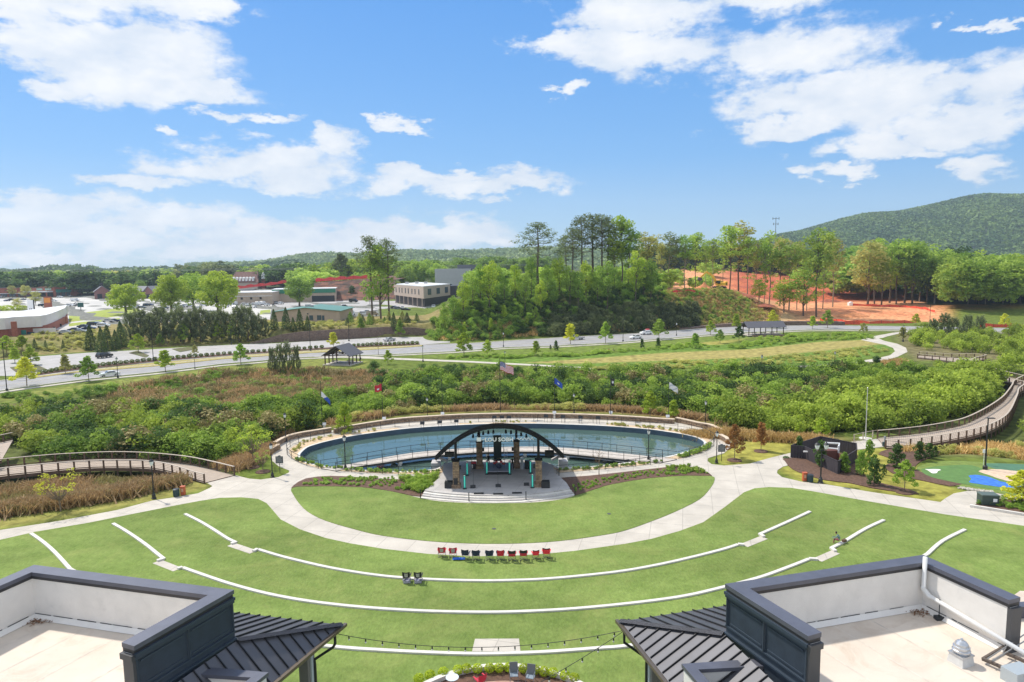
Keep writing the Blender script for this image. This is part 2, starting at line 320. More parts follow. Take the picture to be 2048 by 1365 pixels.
# ================= GROUND =================
def c3(h): return tuple(((int(h[i:i+2], 16)/255)**2.2) for i in (0, 2, 4))
GRASS = (.125, .165, .03); DRY = (.34, .29, .10); MARSH = (.27, .20, .11); CLAY = (.52, .19, .08); CLAYD = (.52, .14, .065); ORG = (.68, .32, .16); STRAW = (.44, .33, .17); WOODS = (.07, .085, .03); FRESH = (.13, .21, .035)
def build_ground():
    az = np.concatenate([np.linspace(-180, -52, 24, endpoint=False), np.linspace(-52, 52, 380), np.linspace(52, 180, 25)[1:]])[:-1]
    r = np.concatenate([[2, 8, 14, 20], np.linspace(26, 180, 110), np.linspace(181.5, 340, 106), np.geomspace(344, 3150, 70)])
    A, Rr = np.meshgrid(np.radians(az), r); X = Rr*np.sin(A); Y = Rr*np.cos(A)
    Z = T(X, Y)
    nv = X.size; na = len(az); nr = len(r)
    V = np.stack([X, Y, Z], -1).reshape(-1, 3)
    i, j = np.meshgrid(np.arange(nr-1), np.arange(na), indexing='ij'); j2 = (j+1) % na
    F = np.stack([i*na+j, i*na+j2, (i+1)*na+j2, (i+1)*na+j], -1).reshape(-1, 4)[:, ::-1]
    # colours of the ground itself
    px = pxof(X, Y); C = np.zeros(X.shape+(3,)); C[:] = GRASS
    def lay(mask, col):
        m = mask[..., None]; C[:] = C*(1-m)+np.array(col)*m
    def poly(pts, col, soft=3., z=0, k=1.):
        P = W2(pts, z); cx = [p[0] for p in P]; cy = [p[1] for p in P]
        lay(k*(1-sstep(-soft, soft, sdist(X, Y, P))), col)
    nz = .5+.5*np.sin(X*.23+2*np.sin(Y*.11))*np.sin(Y*.31+1.7*np.sin(X*.13))
    nearY = Y < 320
    d = sdist(X, Y, BASIN); lay((1-sstep(-4, 2, d)), (.10, .12, .035))
    poly([(-500,1060),(0,1030),(234,995),(350,970),(405,958),(300,950),(0,965),(-500,1000)], MARSH)
    poly([(200,780),(420,742),(640,738),(790,742),(800,770),(640,800),(430,815),(250,820)], MARSH)
    poly([(540,885),(600,862),(800,830),(1000,821),(1224,825),(1423,846),(1400,822),(1224,800),(1000,800),(800,805),(600,850)], (.24, .15, .07))
    poly([(0,812),(0,835),(200,815),(200,795)], MARSH)
    poly([(1230,872),(1480,900),(1500,905),(1650,895),(1700,880),(1650,868),(1480,862)], (.2, .15, .07))
    poly([(1850,905),(2200,925),(2300,890),(1900,880)], (.17, .15, .06))
    # yellowish mown lawns beyond the paths
    poly([(1436,918),(1463,890),(1500,878),(1600,886),(1655,892),(1579,907),(1520,925),(1448,931)], (.3, .28, .06), 1)
    poly([(1555,940),(1600,925),(1720,900),(1770,896),(1900,975),(1930,985),(1881,1005),(1743,984),(1600,962)], (.3, .28, .06), 1)
    poly([(-300,1075),(0,1058),(234,1018),(352,992),(425,973),(405,962),(300,990),(117,1025),(0,1040)], (.27, .25, .07), 1)
    poly([(0,790),(200,765),(500,728),(640,718),(740,722),(740,735),(450,742),(200,780),(0,805)], (.2, .22, .05), 2)
    # mown field with the track beside the road, right of centre
    poly([(860,720),(1150,712),(1420,690),(1760,676),(1800,700),(1700,725),(1640,735),(1400,736),(1150,735)], FRESH, 2)
    poly([(1050,726),(1200,716),(1330,706),(1500,699),(1640,684),(1760,679),(1770,688),(1640,703),(1500,716),(1330,722),(1150,728)], DRY, 1.2)
    poly([(1330,690),(1400,680),(1460,668),(1560,664),(1500,676),(1440,690)], (.33, .30, .08), 1.5)
    poly([(700,700),(1100,693),(1500,664),(1620,662),(1560,672),(1400,686),(1100,712),(860,716)], (.15, .2, .04), 1.5)
    poly([(1790,664),(2200,668),(2200,720),(1830,722),(1800,700)], (.17, .15, .07), 3)
    far = Y > 225
    st = interp(px, [(-2000, 205), (0, 214), (79, 224), (290, 240), (600, 256), (850, 268), (900, 272)])
    lay(((px < 900) & (Y > st-1) & (Y < st+55))*1., (.27, .22, .09)); lay(((px < 900) & (Y > st-1) & (Y < st+22))*nz*.8, (.12, .15, .04))
    lay(((px < 760) & (Y >= st+55) & (Y < 640))*1., (.2, .2, .18))
    lay(sstep(860, 940, px)*(1-sstep(1330, 1420, px))*(Y > 262), WOODS)
    lay(sstep(1250, 1420, px)*(1-sstep(1560, 1620, px))*(Y > 276)*(Y < 318), (.16, .16, .05))
    lay(sstep(1290, 1330, px)*(Y > 300)*(px < 1640), ORG)
    lay(np.clip(sstep(1450, 1540, px)*(Y > 292)*(Y < 330)*(px < 1640), 0, 1)*.9, STRAW)
    lay(sstep(1560, 1640, px)*(1-sstep(1870, 1930, px))*(Y > 296)*1., ORG)
    lay(sstep(1400, 1500, px)*(1-sstep(1780, 1850, px))*sstep(395, 420, Y)*(1-sstep(800, 900, Y)), CLAYD)
    lay(sstep(1400, 1500, px)*(1-sstep(1780, 1850, px))*sstep(395, 420, Y)*sstep(.45, .8, .5+.5*np.sin(Y*.13+np.sin(X*.05)*2))*.75, (.30, .075, .045)); lay(sstep(1560, 1640, px)*(1-sstep(1840, 1880, px))*(Y > 300)*(Y < 390)*sstep(.55, .9, .5+.5*np.sin(Y*.35+X*.12+2*np.sin(X*.04)))*.5, CLAYD)
    lay(sstep(1560, 1700, px)*sstep(335, 350, Y)*(1-sstep(372, 392, Y))*nz*.6, CLAY)
    lay(((px < 1300) & (Y > 640))*1., WOODS); lay(((px > 1850) & (Y > 375))*1., WOODS); lay((Y > 900)*1., WOODS)
    lay(((px > 1300) & (px < 1560) & (Y > 296) & (Y < 400))*nz*.4, (.14, .16, .05))
    me = bpy.data.meshes.new('ground'); me.vertices.add(len(V)); me.vertices.foreach_set('co', V.ravel())
    me.loops.add(F.size); me.loops.foreach_set('vertex_index', F.ravel()); me.polygons.add(len(F)); me.polygons.foreach_set('loop_start', np.arange(0, F.size, 4)); me.polygons.foreach_set('loop_total', np.full(len(F), 4)); me.update(calc_edges=True)
    ca = me.color_attributes.new('gcol', 'FLOAT_COLOR', 'POINT'); ca.data.foreach_set('color', np.concatenate([C.reshape(-1, 3), np.ones((nv, 1))], 1).ravel())
    me.polygons.foreach_set('use_smooth', np.ones(len(F), bool))
    me.materials.append(mat('ground_soil', (1, 1, 1), .95, var=.38, scale=.55, vcol='gcol', bump=.6, bscale=1.5, spec=.1))
    o = bpy.data.objects.new('ground', me); COL.objects.link(o); struct(o)
    # earth below the camera's feet, under the buildings
build_ground()

# ---------------- sheets ----------------
def smooth(pts, n=4, closed=True):        # Catmull-Rom through the traced corner points
    P = [Vector((p[0], p[1])) for p in pts]; out = []; N = len(P)
    for i in range(N if closed else N-1):
        a, b, c, d = (P[(i-1) % N], P[i], P[(i+1) % N], P[(i+2) % N]) if closed else (P[max(i-1, 0)], P[i], P[i+1], P[min(i+2, N-1)])
        for k in range(n):
            t = k/n; out.append(tuple(.5*((2*b)+(c-a)*t+(2*a-5*b+4*c-d)*t*t+(3*b-a-3*c+d)*t**3)))
    if not closed: out.append(tuple(P[-1]))
    return out
def sheet(name, pts, z, mt, holes=(), th=.12, world=False, sm=0, label=None):
    P = pts if world else W2(pts, z)
    if sm: P = smooth(P, sm)
    m = MB().prism(P, z-th, z, mt, holes=holes)
    return struct(m.build(name))
CONC = mat('concrete_path', (.54, .495, .43), .85, var=.10, scale=.35, bump=.15, bscale=6, spec=.25)
CONC2 = mat('concrete_wall', (.66, .63, .58), .8, var=.10, scale=1.2, bump=.2)
ASPH = mat('asphalt_road', (.31, .305, .31), .9, var=.12, scale=.3, bump=.1)
LOTM = mat('asphalt_lot', (.40, .385, .375), .9, var=.12, scale=.25, bump=.1)
KERB = mat('kerb_concrete', (.62, .58, .50), .85, var=.1, scale=1)
PAINT = mat('white_road_paint', (.75, .75, .72), .7, var=.1, scale=2)
MULCH = mat('bark_mulch', (.085, .045, .03), .95, col2=(.16, .09, .06), scale=3.5, bump=1, bscale=14)
GRAVEL = mat('tan_gravel', (.50, .36, .22), .95, col2=(.66, .51, .34), scale=4, bump=.8, bscale=12)
def lawn_mat():
    M = mat('mown_turf', (.125, .19, .042), .95, col2=(.225, .29, .082), scale=.5, bump=.9, bscale=9, spec=.1, detail=14, contrast=(.2, .8))
    nt = M.node_tree; N = nt.nodes; L = nt.links; b = N['Principled BSDF']; src = b.inputs['Base Color'].links[0].from_socket
    g = N.new('ShaderNodeNewGeometry')
    def tx(sc, detail, lo, hi, a, c, rough=.6, prev=None):
        mp = N.new('ShaderNodeMapping'); mp.inputs['Scale'].default_value = sc; L.new(g.outputs['Position'], mp.inputs[0])
        n = N.new('ShaderNodeTexNoise'); n.inputs['Scale'].default_value = 1; n.inputs['Detail'].default_value = detail; n.inputs['Roughness'].default_value = rough; L.new(mp.outputs[0], n.inputs['Vector'])
        mr = N.new('ShaderNodeMapRange'); L.new(n.outputs['Fac'], mr.inputs[0]); mr.inputs[1].default_value = lo; mr.inputs[2].default_value = hi; mr.inputs[3].default_value = a; mr.inputs[4].default_value = c
        mx = N.new('ShaderNodeMix'); mx.data_type = 'RGBA'; mx.blend_type = 'MULTIPLY'; mx.inputs[0].default_value = 1; L.new(prev, mx.inputs[6]); L.new(mr.outputs[0], mx.inputs[7]); return mx.outputs[2]
    src = tx((4.5, 2.2, 3), 10, .3, .7, .74, 1.26, .75, src)
    src = tx((.06, .11, .07), 4, .35, .65, .82, 1.13, .55, src)
    L.new(src, b.inputs['Base Color']); return M
TURF = lawn_mat()
def slab_joints(M, s):      # saw-cut joints in the pavement
    nt = M.node_tree; N = nt.nodes; L = nt.links; b = N['Principled BSDF']; src = b.inputs['Base Color'].links[0].from_socket
    g = N.new('ShaderNodeNewGeometry'); br = N.new('ShaderNodeTexBrick'); br.offset = 0; br.inputs['Scale'].default_value = 1/s; br.inputs['Mortar Size'].default_value = .012; br.inputs['Brick Width'].default_value = 1; br.inputs['Row Height'].default_value = 1
    br.inputs['Color1'].default_value = (1, 1, 1, 1); br.inputs['Color2'].default_value = (.93, .93, .93, 1); br.inputs['Mortar'].default_value = (.72, .72, .72, 1)
    mp = N.new('ShaderNodeMapping'); mp.inputs['Rotation'].default_value = (0, 0, .25); L.new(g.outputs['Position'], mp.inputs[0]); L.new(mp.outputs[0], br.inputs['Vector'])
    mx = N.new('ShaderNodeMix'); mx.data_type = 'RGBA'; mx.blend_type = 'MULTIPLY'; mx.inputs[0].default_value = 1; L.new(src, mx.inputs[6]); L.new(br.outputs[0], mx.inputs[7]); L.new(mx.outputs[2], b.inputs['Base Color'])
slab_joints(CONC, 3.2)
POND_S = smooth(POND, 3)
sheet('pavement', PARK, .03, CONC, holes=[POND_S], world=True, th=.35)
INL = [(582,979),(592,974),(620,973.5),(650,973),(700,974),(724,975),(774,981.6),(805,988),(839,996),(880,1003),(943,1006.5),(1000,1007),(1062,1005.5),(1110,1001),(1149,992),(1190,979),(1224,969),(1299,956.7),(1374,951.7),(1423.5,952.5),(1428.5,961.7),(1420,977),(1398.6,999),(1349,1024),(1299,1044),(1250,1061),(1207,1070),(1119,1082),(1031,1087),(943,1087),(855,1082),(767,1071.7),(714.5,1060),(650,1041),(615,1023),(597,1005),(587,990)]
sheet('stage_lawn', INL, .07, TURF, sm=3)
BIG = [(-600,1200),(-200,1117),(0,1080),(70,1064),(176,1046),(264,1028.5),(352,1011),(400,1002),(439.5,996),(483,995),(516,998),(533,1006.5),(545,1020),(561,1039),(600,1059),(650,1076),(700,1087),(767,1098),(855,1108),(943,1113),(1020,1112),(1089,1108),(1150,1102),(1250,1088),(1303,1078),(1360,1062),(1407,1044.5),(1450,1014),(1488,985),(1509,977),(1538,974.5),(1582,976),(1626,983),(1743,1004),(1889.5,1029),(2048,1052),(2400,1105)]
P = W2(BIG, .07); sheet('great_lawn', P+[(40, 19), (-40, 19)], .07, TURF, world=True)
BEDL = [(583,978),(587,971),(612,957),(662,952),(724,955),(799,959),(850,955),(861,958),(874,963),(865,970),(852,980),(841,993),(805,987),(774,981),(724,974.5),(650,972.5),(592,973.5)]
BEDR = [(1120,956),(1174,952),(1249,944),(1324,935.5),(1374,932),(1403,940.5),(1424,951.5),(1374,951.2),(1299,956.2),(1224,968.5),(1190,978),(1149,991),(1140,977),(1128,964)]
sheet('planting_bed', BEDL, .10, MULCH, sm=2); sheet('planting_bed', BEDR, .10, MULCH, sm=2)
GR = [(580,910),(578,900),(587,892),(600,886),(625,878.5),(655,873),(690,868),(740,862),(795,855.5),(802,858.5),(870,853),(917,849.7),(917,846.5),(1073,844.5),(1073,847.3),(1150,849),(1213,851.5),(1214,848.5),(1260,851),(1299,854),(1374,864),(1400,870),(1418,878),(1424,888),(1415,898),(1395,907),(1360,918),(1345,918.5),(1311,922),(1290,930),(1240,934.5),(1119,946),(1112,940),(1090,929),(1000,927.5),(890,934),(887,945),(830,949),(760,947),(700,943.5),(660,941),(640,937.5),(615,930),(597,924),(584,916)]
def inset_hole(P, off):       # pond outline offset outward
    Q = [Vector(p) for p in P]; ar = sum(Q[i].x*Q[(i+1) % len(Q)].y-Q[(i+1) % len(Q)].x*Q[i].y for i in range(len(Q))); sg = 1 if ar > 0 else -1; out = []
    for i in range(len(Q)):
        d = (Q[(i+1) % len(Q)]-Q[i-1]).normalized(); out.append(tuple(Q[i]+Vector((d.y, -d.x))*off*sg))
    return out
sheet('gravel_bed', GR, .055, GRAVEL, holes=[inset_hole(POND_S, .32)])
# pond basin: rim, lined wall, floor and water
pr = MB().prism(inset_hole(POND_S, .36), -.9, .09, CONC2, holes=[POND_S]); struct(pr.build('pond_rim'))
LINER = mat('pond_liner_paint', (.055, .095, .14), .6, var=.15, scale=.6)
pw = MB()
for i in range(len(POND_S)):
    a = POND_S[i]; b = POND_S[(i+1) % len(POND_S)]; pw.face([(a[0], a[1], -2.6), (b[0], b[1], -2.6), (b[0], b[1], .02), (a[0], a[1], .02)])
pin = inset_hole(POND_S, -.05); pw = MB()
for i in range(len(pin)):
    a = pin[i]; b = pin[(i+1) % len(pin)]; c = POND_S[(i+1) % len(pin)]; d = POND_S[i]
    pw.face([(a[0], a[1], -2.0), (b[0], b[1], -2.0), (b[0], b[1], .045), (a[0], a[1], .045)]); pw.face([(a[0], a[1], .045), (b[0], b[1], .045), (c[0], c[1], .045), (d[0], d[1], .045)])
struct(pw.build('pond_wall', LINER))
struct(MB().prism(POND_S, -2.2, -2.0, mat('pond_floor', (.05, .10, .09), .9, var=.3, scale=.3), side=False).build('pond_floor'))
def water():
    M = bpy.data.materials.new('pond_water'); M.use_nodes = True; nt = M.node_tree; N = nt.nodes; L = nt.links; b = N['Principled BSDF']
    g = N.new('ShaderNodeNewGeometry'); n = N.new('ShaderNodeTexNoise'); n.inputs['Scale'].default_value = .12; n.inputs['Detail'].default_value = 4; L.new(g.outputs['Position'], n.inputs[0])
    cr = N.new('ShaderNodeMix'); cr.data_type = 'RGBA'; cr.inputs[6].default_value = (.055, .10, .09, 1); cr.inputs[7].default_value = (.09, .145, .12, 1); L.new(n.outputs[0], cr.inputs[0]); L.new(cr.outputs[2], b.inputs['Base Color'])
    b.inputs['Roughness'].default_value = .06; b.inputs['IOR'].default_value = 1.45; b.inputs['Specular IOR Level'].default_value = .8
    n2 = N.new('ShaderNodeTexNoise'); n2.inputs['Scale'].default_value = 1.6; n2.inputs['Detail'].default_value = 3; mp = N.new('ShaderNodeMapping'); mp.inputs['Scale'].default_value = (1, .7, 1); L.new(g.outputs['Position'], mp.inputs[0]); L.new(mp.outputs[0], n2.inputs[0])
    bp = N.new('ShaderNodeBump'); bp.inputs['Strength'].default_value = .22; bp.inputs['Distance'].default_value = .06; L.new(n2.outputs[0], bp.inputs['Height']); L.new(bp.outputs[0], b.inputs['Normal'])
    return M
WAT = water()
struct(MB().prism(inset_hole(POND_S, -.04), -1, -.72, WAT, side=False).build('pond_water'))

# seat walls on the great lawn (stepped where the walkways cross)
def ribbon(pts, w, z0, z1, mt, m=None, closed=False):
    m = m or MB(); P = [Vector((p[0], p[1])) for p in pts]; L_ = []; R_ = []
    for i, p in enumerate(P):
        a = P[i-1] if (i or closed) else p; b = P[(i+1) % len(P)] if (i < len(P)-1 or closed) else p; d = (b-a).normalized(); nn = Vector((-d.y, d.x))*w/2; L_.append(p+nn); R_.append(p-nn)
    n = len(P)
    for i in range(n if closed else n-1):
        j = (i+1) % n; a, b, c, d = L_[i], L_[j], R_[j], R_[i]
        m.face([(*d, z1), (*c, z1), (*b, z1), (*a, z1)], mt); m.face([(*a, z1), (*b, z1), (*b, z0), (*a, z0)], mt); m.face([(*c, z1), (*d, z1), (*d, z0), (*c, z0)], mt)
    if not closed:
        for i in (0, n-1): a, b = L_[i], R_[i]; q = [(*a, z0), (*a, z1), (*b, z1), (*b, z0)]; m.face(q if i else q[::-1], mt)
    return m
WALLC = mat('seat_wall_concrete', (.64, .61, .56), .8, var=.07, scale=1.5)
seat = {
 'front': [[(370,1028),(400,1043),(430,1061),(455,1077),(472,1085)],[(462,1088),(507,1103)],[(515,1098.5),(560,1112),(604,1123),(650,1133.5),(696,1142),(750,1150),(805,1155.5),(890,1160),(972,1161.5),(1030,1160.5),(1089.5,1158),(1170,1151),(1250,1141.5),(1324,1128),(1390,1113),(1448,1098),(1476,1089)],[(1488,1090),(1528,1074)],[(1519,1068.5),(1550,1055),(1590,1037),(1620,1023)]],
 'middle': [[(226,1047),(255,1064),(290,1088),(315,1108),(328,1118)],[(314,1122),(355,1138)],[(365,1135),(410,1151),(458,1167),(520,1184),(586,1197.5),(660,1208),(750,1216.5),(860,1222.5),(972,1224.5),(1060,1222.5),(1148,1217.5),(1240,1209),(1324,1199),(1380,1190),(1432,1178),(1490,1163),(1531,1151),(1580,1133),(1618,1118)],[(1635,1119),(1671,1103)],[(1662,1096.5),(1690,1082),(1730,1058),(1768,1040)]],
 'rear': [[(62,1067),(85,1083),(110,1105),(140,1138)],[(140,1138),(300,1220),(480,1268),(655,1292),(767,1300.5),(884.5,1306),(972,1307.5),(1089.5,1304),(1200,1296),(1250,1292),(1400,1272),(1600,1225),(1760,1160),(1855,1108)],[(1855,1108),(1885,1082),(1930,1059)]]}
for nm, segs in seat.items():
    root = thing('seat_wall', {'front': 'pale concrete seat wall curving round the lawn nearest the stage', 'middle': 'pale concrete seat wall curving round the middle of the lawn', 'rear': 'pale concrete seat wall curving round the lawn nearest the buildings'}[nm], 'seat wall', group='curved seat walls on the lawn')
    for k, sgm in enumerate(segs):
        pts = W2(sgm, .16); pts = smooth(pts, 4, False) if len(pts) > 2 else pts
        wide = len(sgm) == 2 and nm != 'rear'
        ribbon(pts, .85 if wide else .33, .0, .09 if wide else .20, CONC if wide else WALLC).build('step_slab' if wide else 'wall_section', parent=root)
    if nm != 'rear':
        for i, j in ((0, 1), (1, 2), (2, 3), (3, 4)):
            a = G(*segs[i][-1], .15); b = G(*segs[j][0], .15); MB().beam(a, b, .34, .2, WALLC).build('wall_return', parent=root)
ramp = tag(MB().prism(W2([(950,1278),(1038,1277.5),(1041,1302.5),(944,1303)], .11), 0, .11, CONC).build('concrete_landing'), 'plain pale rectangular concrete slab set against the seat wall nearest the buildings', 'slab')

# ================= ROADS AND LOTS =================
ROAD_N = [(-700,905),(-200,812),(0,782),(44,775),(171,758.5),(308,745),(444,728),(513,722.6),(600,714.5),(737,710.5),(805,708),(908,703),(1010,695),(1112,692),(1200,687),(1249,684),(1324,678),(1407,670.5),(1490,665.5),(1614,660),(1700,659.5),(1821,660),(2048,665),(2500,690)]
ROAD_F = [(-700,840),(-200,785),(0,762),(72,753),(154,743),(231,736),(308,731),(444,716),(530,711),(615,704),(737,697.5),(790,695),(846,690),(942,687),(1044,680.5),(1133,675),(1200,671.5),(1249,669),(1283,667),(1407,657.5),(1490,653.5),(1614,651.5),(1700,652),(1821,653.5),(2048,657.5),(2500,675)]
sheet('road', ROAD_N+ROAD_F[::-1], .06, ASPH, th=.3)
ribbon(W2([(a, b) for a, b in ROAD_N], .1), .5, 0, .2, KERB).build('kerb')
struct(bpy.data.objects['kerb'])
o = ribbon(W2(ROAD_F, .1), .5, 0, .2, KERB).build('kerb'); struct(o)
SW = [(a, b+(2.2 if a > 1250 else 3.6 if a < 700 else 2.6)) for a, b in ROAD_N]
struct(ribbon(W2(SW, .1), 1.8, -.2, .13, CONC).build('sidewalk'))
LOT = [(-400,760),(0,752),(72,752.5),(154,741.5),(231,733),(308,725),(393,718),(478,710.5),(581,704.5),(649,699),(739,694),(839,689.8),(900,685.5),(900,679),(894,673.6),(771,675),(600,684),(560,687),(495,688.5),(400,693),(290,700),(181,705.5),(79,713),(0,722),(-400,742)]
sheet('parking_lot', LOT, .07, LOTM, th=.35)
HS = [(66,752),(80,749.5),(154,739.5),(239,731),(304,723.5),(393,716),(478,709),(581,703),(649,698),(739,693.3),(839,689.5),(839,687),(739,690.5),(649,695.5),(581,700),(478,706),(393,712.5),(304,720),(239,727),(154,735.5),(85,744)]
sheet('hedge_strip', HS, .22, MULCH, th=.3)
sheet('verge', [(72,755.5),(154,745),(308,733),(444,718.5),(615,706.5),(737,700),(846,692.5),(846,690.5),(739,694.4),(649,699.6),(478,711),(304,726),(154,742),(66,753.5)], .16, mat('dry_verge_grass', (.36, .30, .10), .95, var=.3, scale=1.5, bump=.6), th=.3)
for isl in ([(258,706),(275,701.5),(298,711),(292,715)], [(20,735),(70,728),(92,738),(40,750)], [(344,698),(395,692.5),(395,698),(360,704)]):
    sheet('lot_island', isl, .2, mat('island_grass', (.10, .15, .04), .95, col2=(.12, .07, .04), scale=1, bump=.7), th=.3)
st = MB()
for i in range(46):                      # painted bay lines along both sides of the lot
    t = i/45; px_ = 110+t*720; yn = np.interp(px_, [p[0] for p in LOT[2:12]], [p[1] for p in LOT[2:12]]); a = G(px_, yn-.8, .078); a.z = .078
    d = Vector((-.15, 1, 0)).normalized(); b = a+d*4.6; st.add([(a.x-.06, a.y, .078), (a.x+.06, a.y, .078), (b.x+.06, b.y, .078), (b.x-.06, b.y, .078)], [(0, 1, 2, 3)])
struct(st.build('bay_markings', PAINT))
cl = W2([(0.5*(a[0]+b[0]), 0.5*(a[1]+b[1])) for a, b in zip(ROAD_N, ROAD_F)], .07)
struct(ribbon(cl, .14, .05, .068, mat('yellow_road_paint', (.55, .42, .10), .7)).build('centre_line'))
MUP = [(560,722),(600,715.5),(627,714.5),(737,717.5),(839,721.5),(942,725.5),(1078,732.5),(1198,739.5),(1260,744),(1262,742),(1198,736.5),(1078,729.5),(942,722.5),(839,718),(737,714),(627,712),(600,712)]
sheet('footpath', MUP, .05, CONC, th=.2)
MUP2 = [(1560,738),(1630,737),(1690,734.5),(1722,731),(1760,724),(1795,714),(1815,704),(1812,696),(1795,688),(1768,682),(1760,678),(1775,673),(1800,667),(1835,663),(1825,661.5),(1785,666),(1735,675),(1722,680),(1745,685),(1770,690),(1786,696),(1790,703),(1780,711),(1750,718),(1700,724.5),(1630,731),(1560,733)]
sheet('footpath', MUP2, .05, CONC, th=.2)
sheet('office_yard', [G2(a, b, 4.5) for a, b in [(700,628),(780,617),(860,618),(905,603),(980,590),(700,588),(560,592),(540,604),(560,618),(690,640)]], 4.62, LOTM, world=True)
COMM = mat('commercial_paving', (.52, .50, .47), .9, var=.12, scale=.06, bump=.05)
sheet('car_park', [G2(a, b, 4.5) for a, b in [(-400,640),(0,642),(70,655),(140,665),(200,655),(235,640),(300,628),(420,628),(540,640),(545,605),(470,598),(300,594),(-400,604)]], 4.60, COMM, world=True)
LAWNY = mat('yellow_roadside_grass', (.30, .35, .05), .95, var=.2, scale=.6, bump=.5)  # bright yellow-green grass colour with random variation
sheet('roadside_lawn', [G2(a, b, 4.5) for a, b in [(138,630),(200,622),(260,614),(285,622),(240,633),(138,645)]], 4.64, LAWNY, world=True)
sheet('roadside_lawn', [G2(a, b, 4.5) for a, b in [(138,648),(240,637),(238,641),(138,654)]], 4.64, LAWNY, world=True)
sheet('roadside_lawn', [G2(a, b, 4.5) for a, b in [(521,622),(541,620),(541,629),(519,630)]], 4.66, LAWNY, world=True)

# retaining wall of stacked blocks
BLK = mat('retaining_block', (.17, .115, .09), .9, col2=(.25, .185, .15), scale=1.4, bump=.8, bscale=3)
def brick_rows(M, w, h, mort=(.5, .5, .5)):
    nt = M.node_tree; N = nt.nodes; L = nt.links; b = N['Principled BSDF']; src = b.inputs['Base Color'].links[0].from_socket
    g = N.new('ShaderNodeNewGeometry'); sp = N.new('ShaderNodeSeparateXYZ'); L.new(g.outputs['Position'], sp.inputs[0]); ad = N.new('ShaderNodeMath'); ad.operation = 'ADD'; L.new(sp.outputs[0], ad.inputs[0]); L.new(sp.outputs[1], ad.inputs[1])
    cb = N.new('ShaderNodeCombineXYZ'); L.new(ad.outputs[0], cb.inputs[0]); L.new(sp.outputs[2], cb.inputs[1])
    br = N.new('ShaderNodeTexBrick'); br.inputs['Scale'].default_value = 1; br.inputs['Brick Width'].default_value = w; br.inputs['Row Height'].default_value = h; br.inputs['Mortar Size'].default_value = h*.07; L.new(cb.outputs[0], br.inputs['Vector'])
    br.inputs['Color1'].default_value = (1.15, 1.1, 1.05, 1); br.inputs['Color2'].default_value = (.7, .72, .75, 1); br.inputs['Mortar'].default_value = (*mort, 1)
    mx = N.new('ShaderNodeMix'); mx.data_type = 'RGBA'; mx.blend_type = 'MULTIPLY'; mx.inputs[0].default_value = 1; L.new(src, mx.inputs[6]); L.new(br.outputs[0], mx.inputs[7]); L.new(mx.outputs[2], b.inputs['Base Color'])
brick_rows(BLK, .5, .22)
rw = MB(); wp = [(500,688.5,.3),(530,687.5,1.6),(560,685.5,2.8),(600,684,3.6),(680,680,3.9),(771,675,3.9),(830,673,3.3),(870,672.5,2.2),(894,673,.4)]
for (a, b, h), (c, d, k) in zip(wp, wp[1:]):
    p = G(a, b-.6); q = G(c, d-.6)
    rw.add([(p.x, p.y, -.3), (q.x, q.y, -.3), (q.x, q.y+.2, k), (p.x, p.y+.2, h), (p.x, p.y+.9, h), (q.x, q.y+.9, k)], [(0, 1, 2, 3), (3, 2, 5, 4)])
tag(rw.build('retaining_wall', BLK), 'long brown block retaining wall behind the parking lot', 'wall')
rw = MB(); wp = [(1360,661,.4),(1430,657.5,1.3),(1500,654,1.7),(1600,652.3,1.7),(1690,652.5,1.5)]
for (a, b, h), (c, d, k) in zip(wp, wp[1:]):
    p = G(a, b-1.2); q = G(c, d-1.2)
    rw.add([(p.x, p.y, -.3), (q.x, q.y, -.3), (q.x, q.y+.2, k), (p.x, p.y+.2, h), (p.x, p.y+2.9, h), (q.x, q.y+2.9, k)], [(0, 1, 2, 3), (3, 2, 5, 4)])
tag(rw.build('retaining_wall', BLK), 'low brown retaining wall along the far kerb below the cleared red ground', 'wall')

# ================= PARK EDGE: stone wall, railings, boardwalks =================
STONE = mat('fieldstone', (.20, .13, .085), .9, col2=(.42, .31, .21), scale=2.6, bump=1, bscale=5); brick_rows(STONE, .55, .2, (.35, .3, .27))
CAPST = mat('sandstone_cap', (.62, .50, .38), .85, var=.12, scale=2)
def stone_wall(segs, label):
    root = thing('stone_wall', label, 'stone wall')
    for pts in segs:
        P = smooth(W2(pts, .4), 4, False)
        ribbon(P, .45, -.3, .75, STONE).build('wall', parent=root); ribbon(P, .58, .752, .86, CAPST).build('coping', parent=root)
stone_wall([[(550,890),(560,884),(575,877),(600,870.5),(637,864.5),(662,860.5)],[(668,863),(729,851.5),(799,841.5),(860,837),(924,833.5),(1000,831.5),(1048,831.3),(1124,832.3),(1224,835.5),(1324,842),(1349,843.5)],[(1352,840),(1375,845),(1399,850.5),(1423,855),(1448,867)]], 'long low fieldstone wall with pale coping curving round the far side of the pond')
stone_wall([[(541,903),(548,899),(557,894)]], 'short stub of fieldstone wall beside the left pond path')
stone_wall([[(1440,874),(1452,880),(1456,884)]], 'short stub of fieldstone wall beside the right pond path')
BLACK = mat('black_powder_coat', (.018, .02, .022), .45, spec=.5)
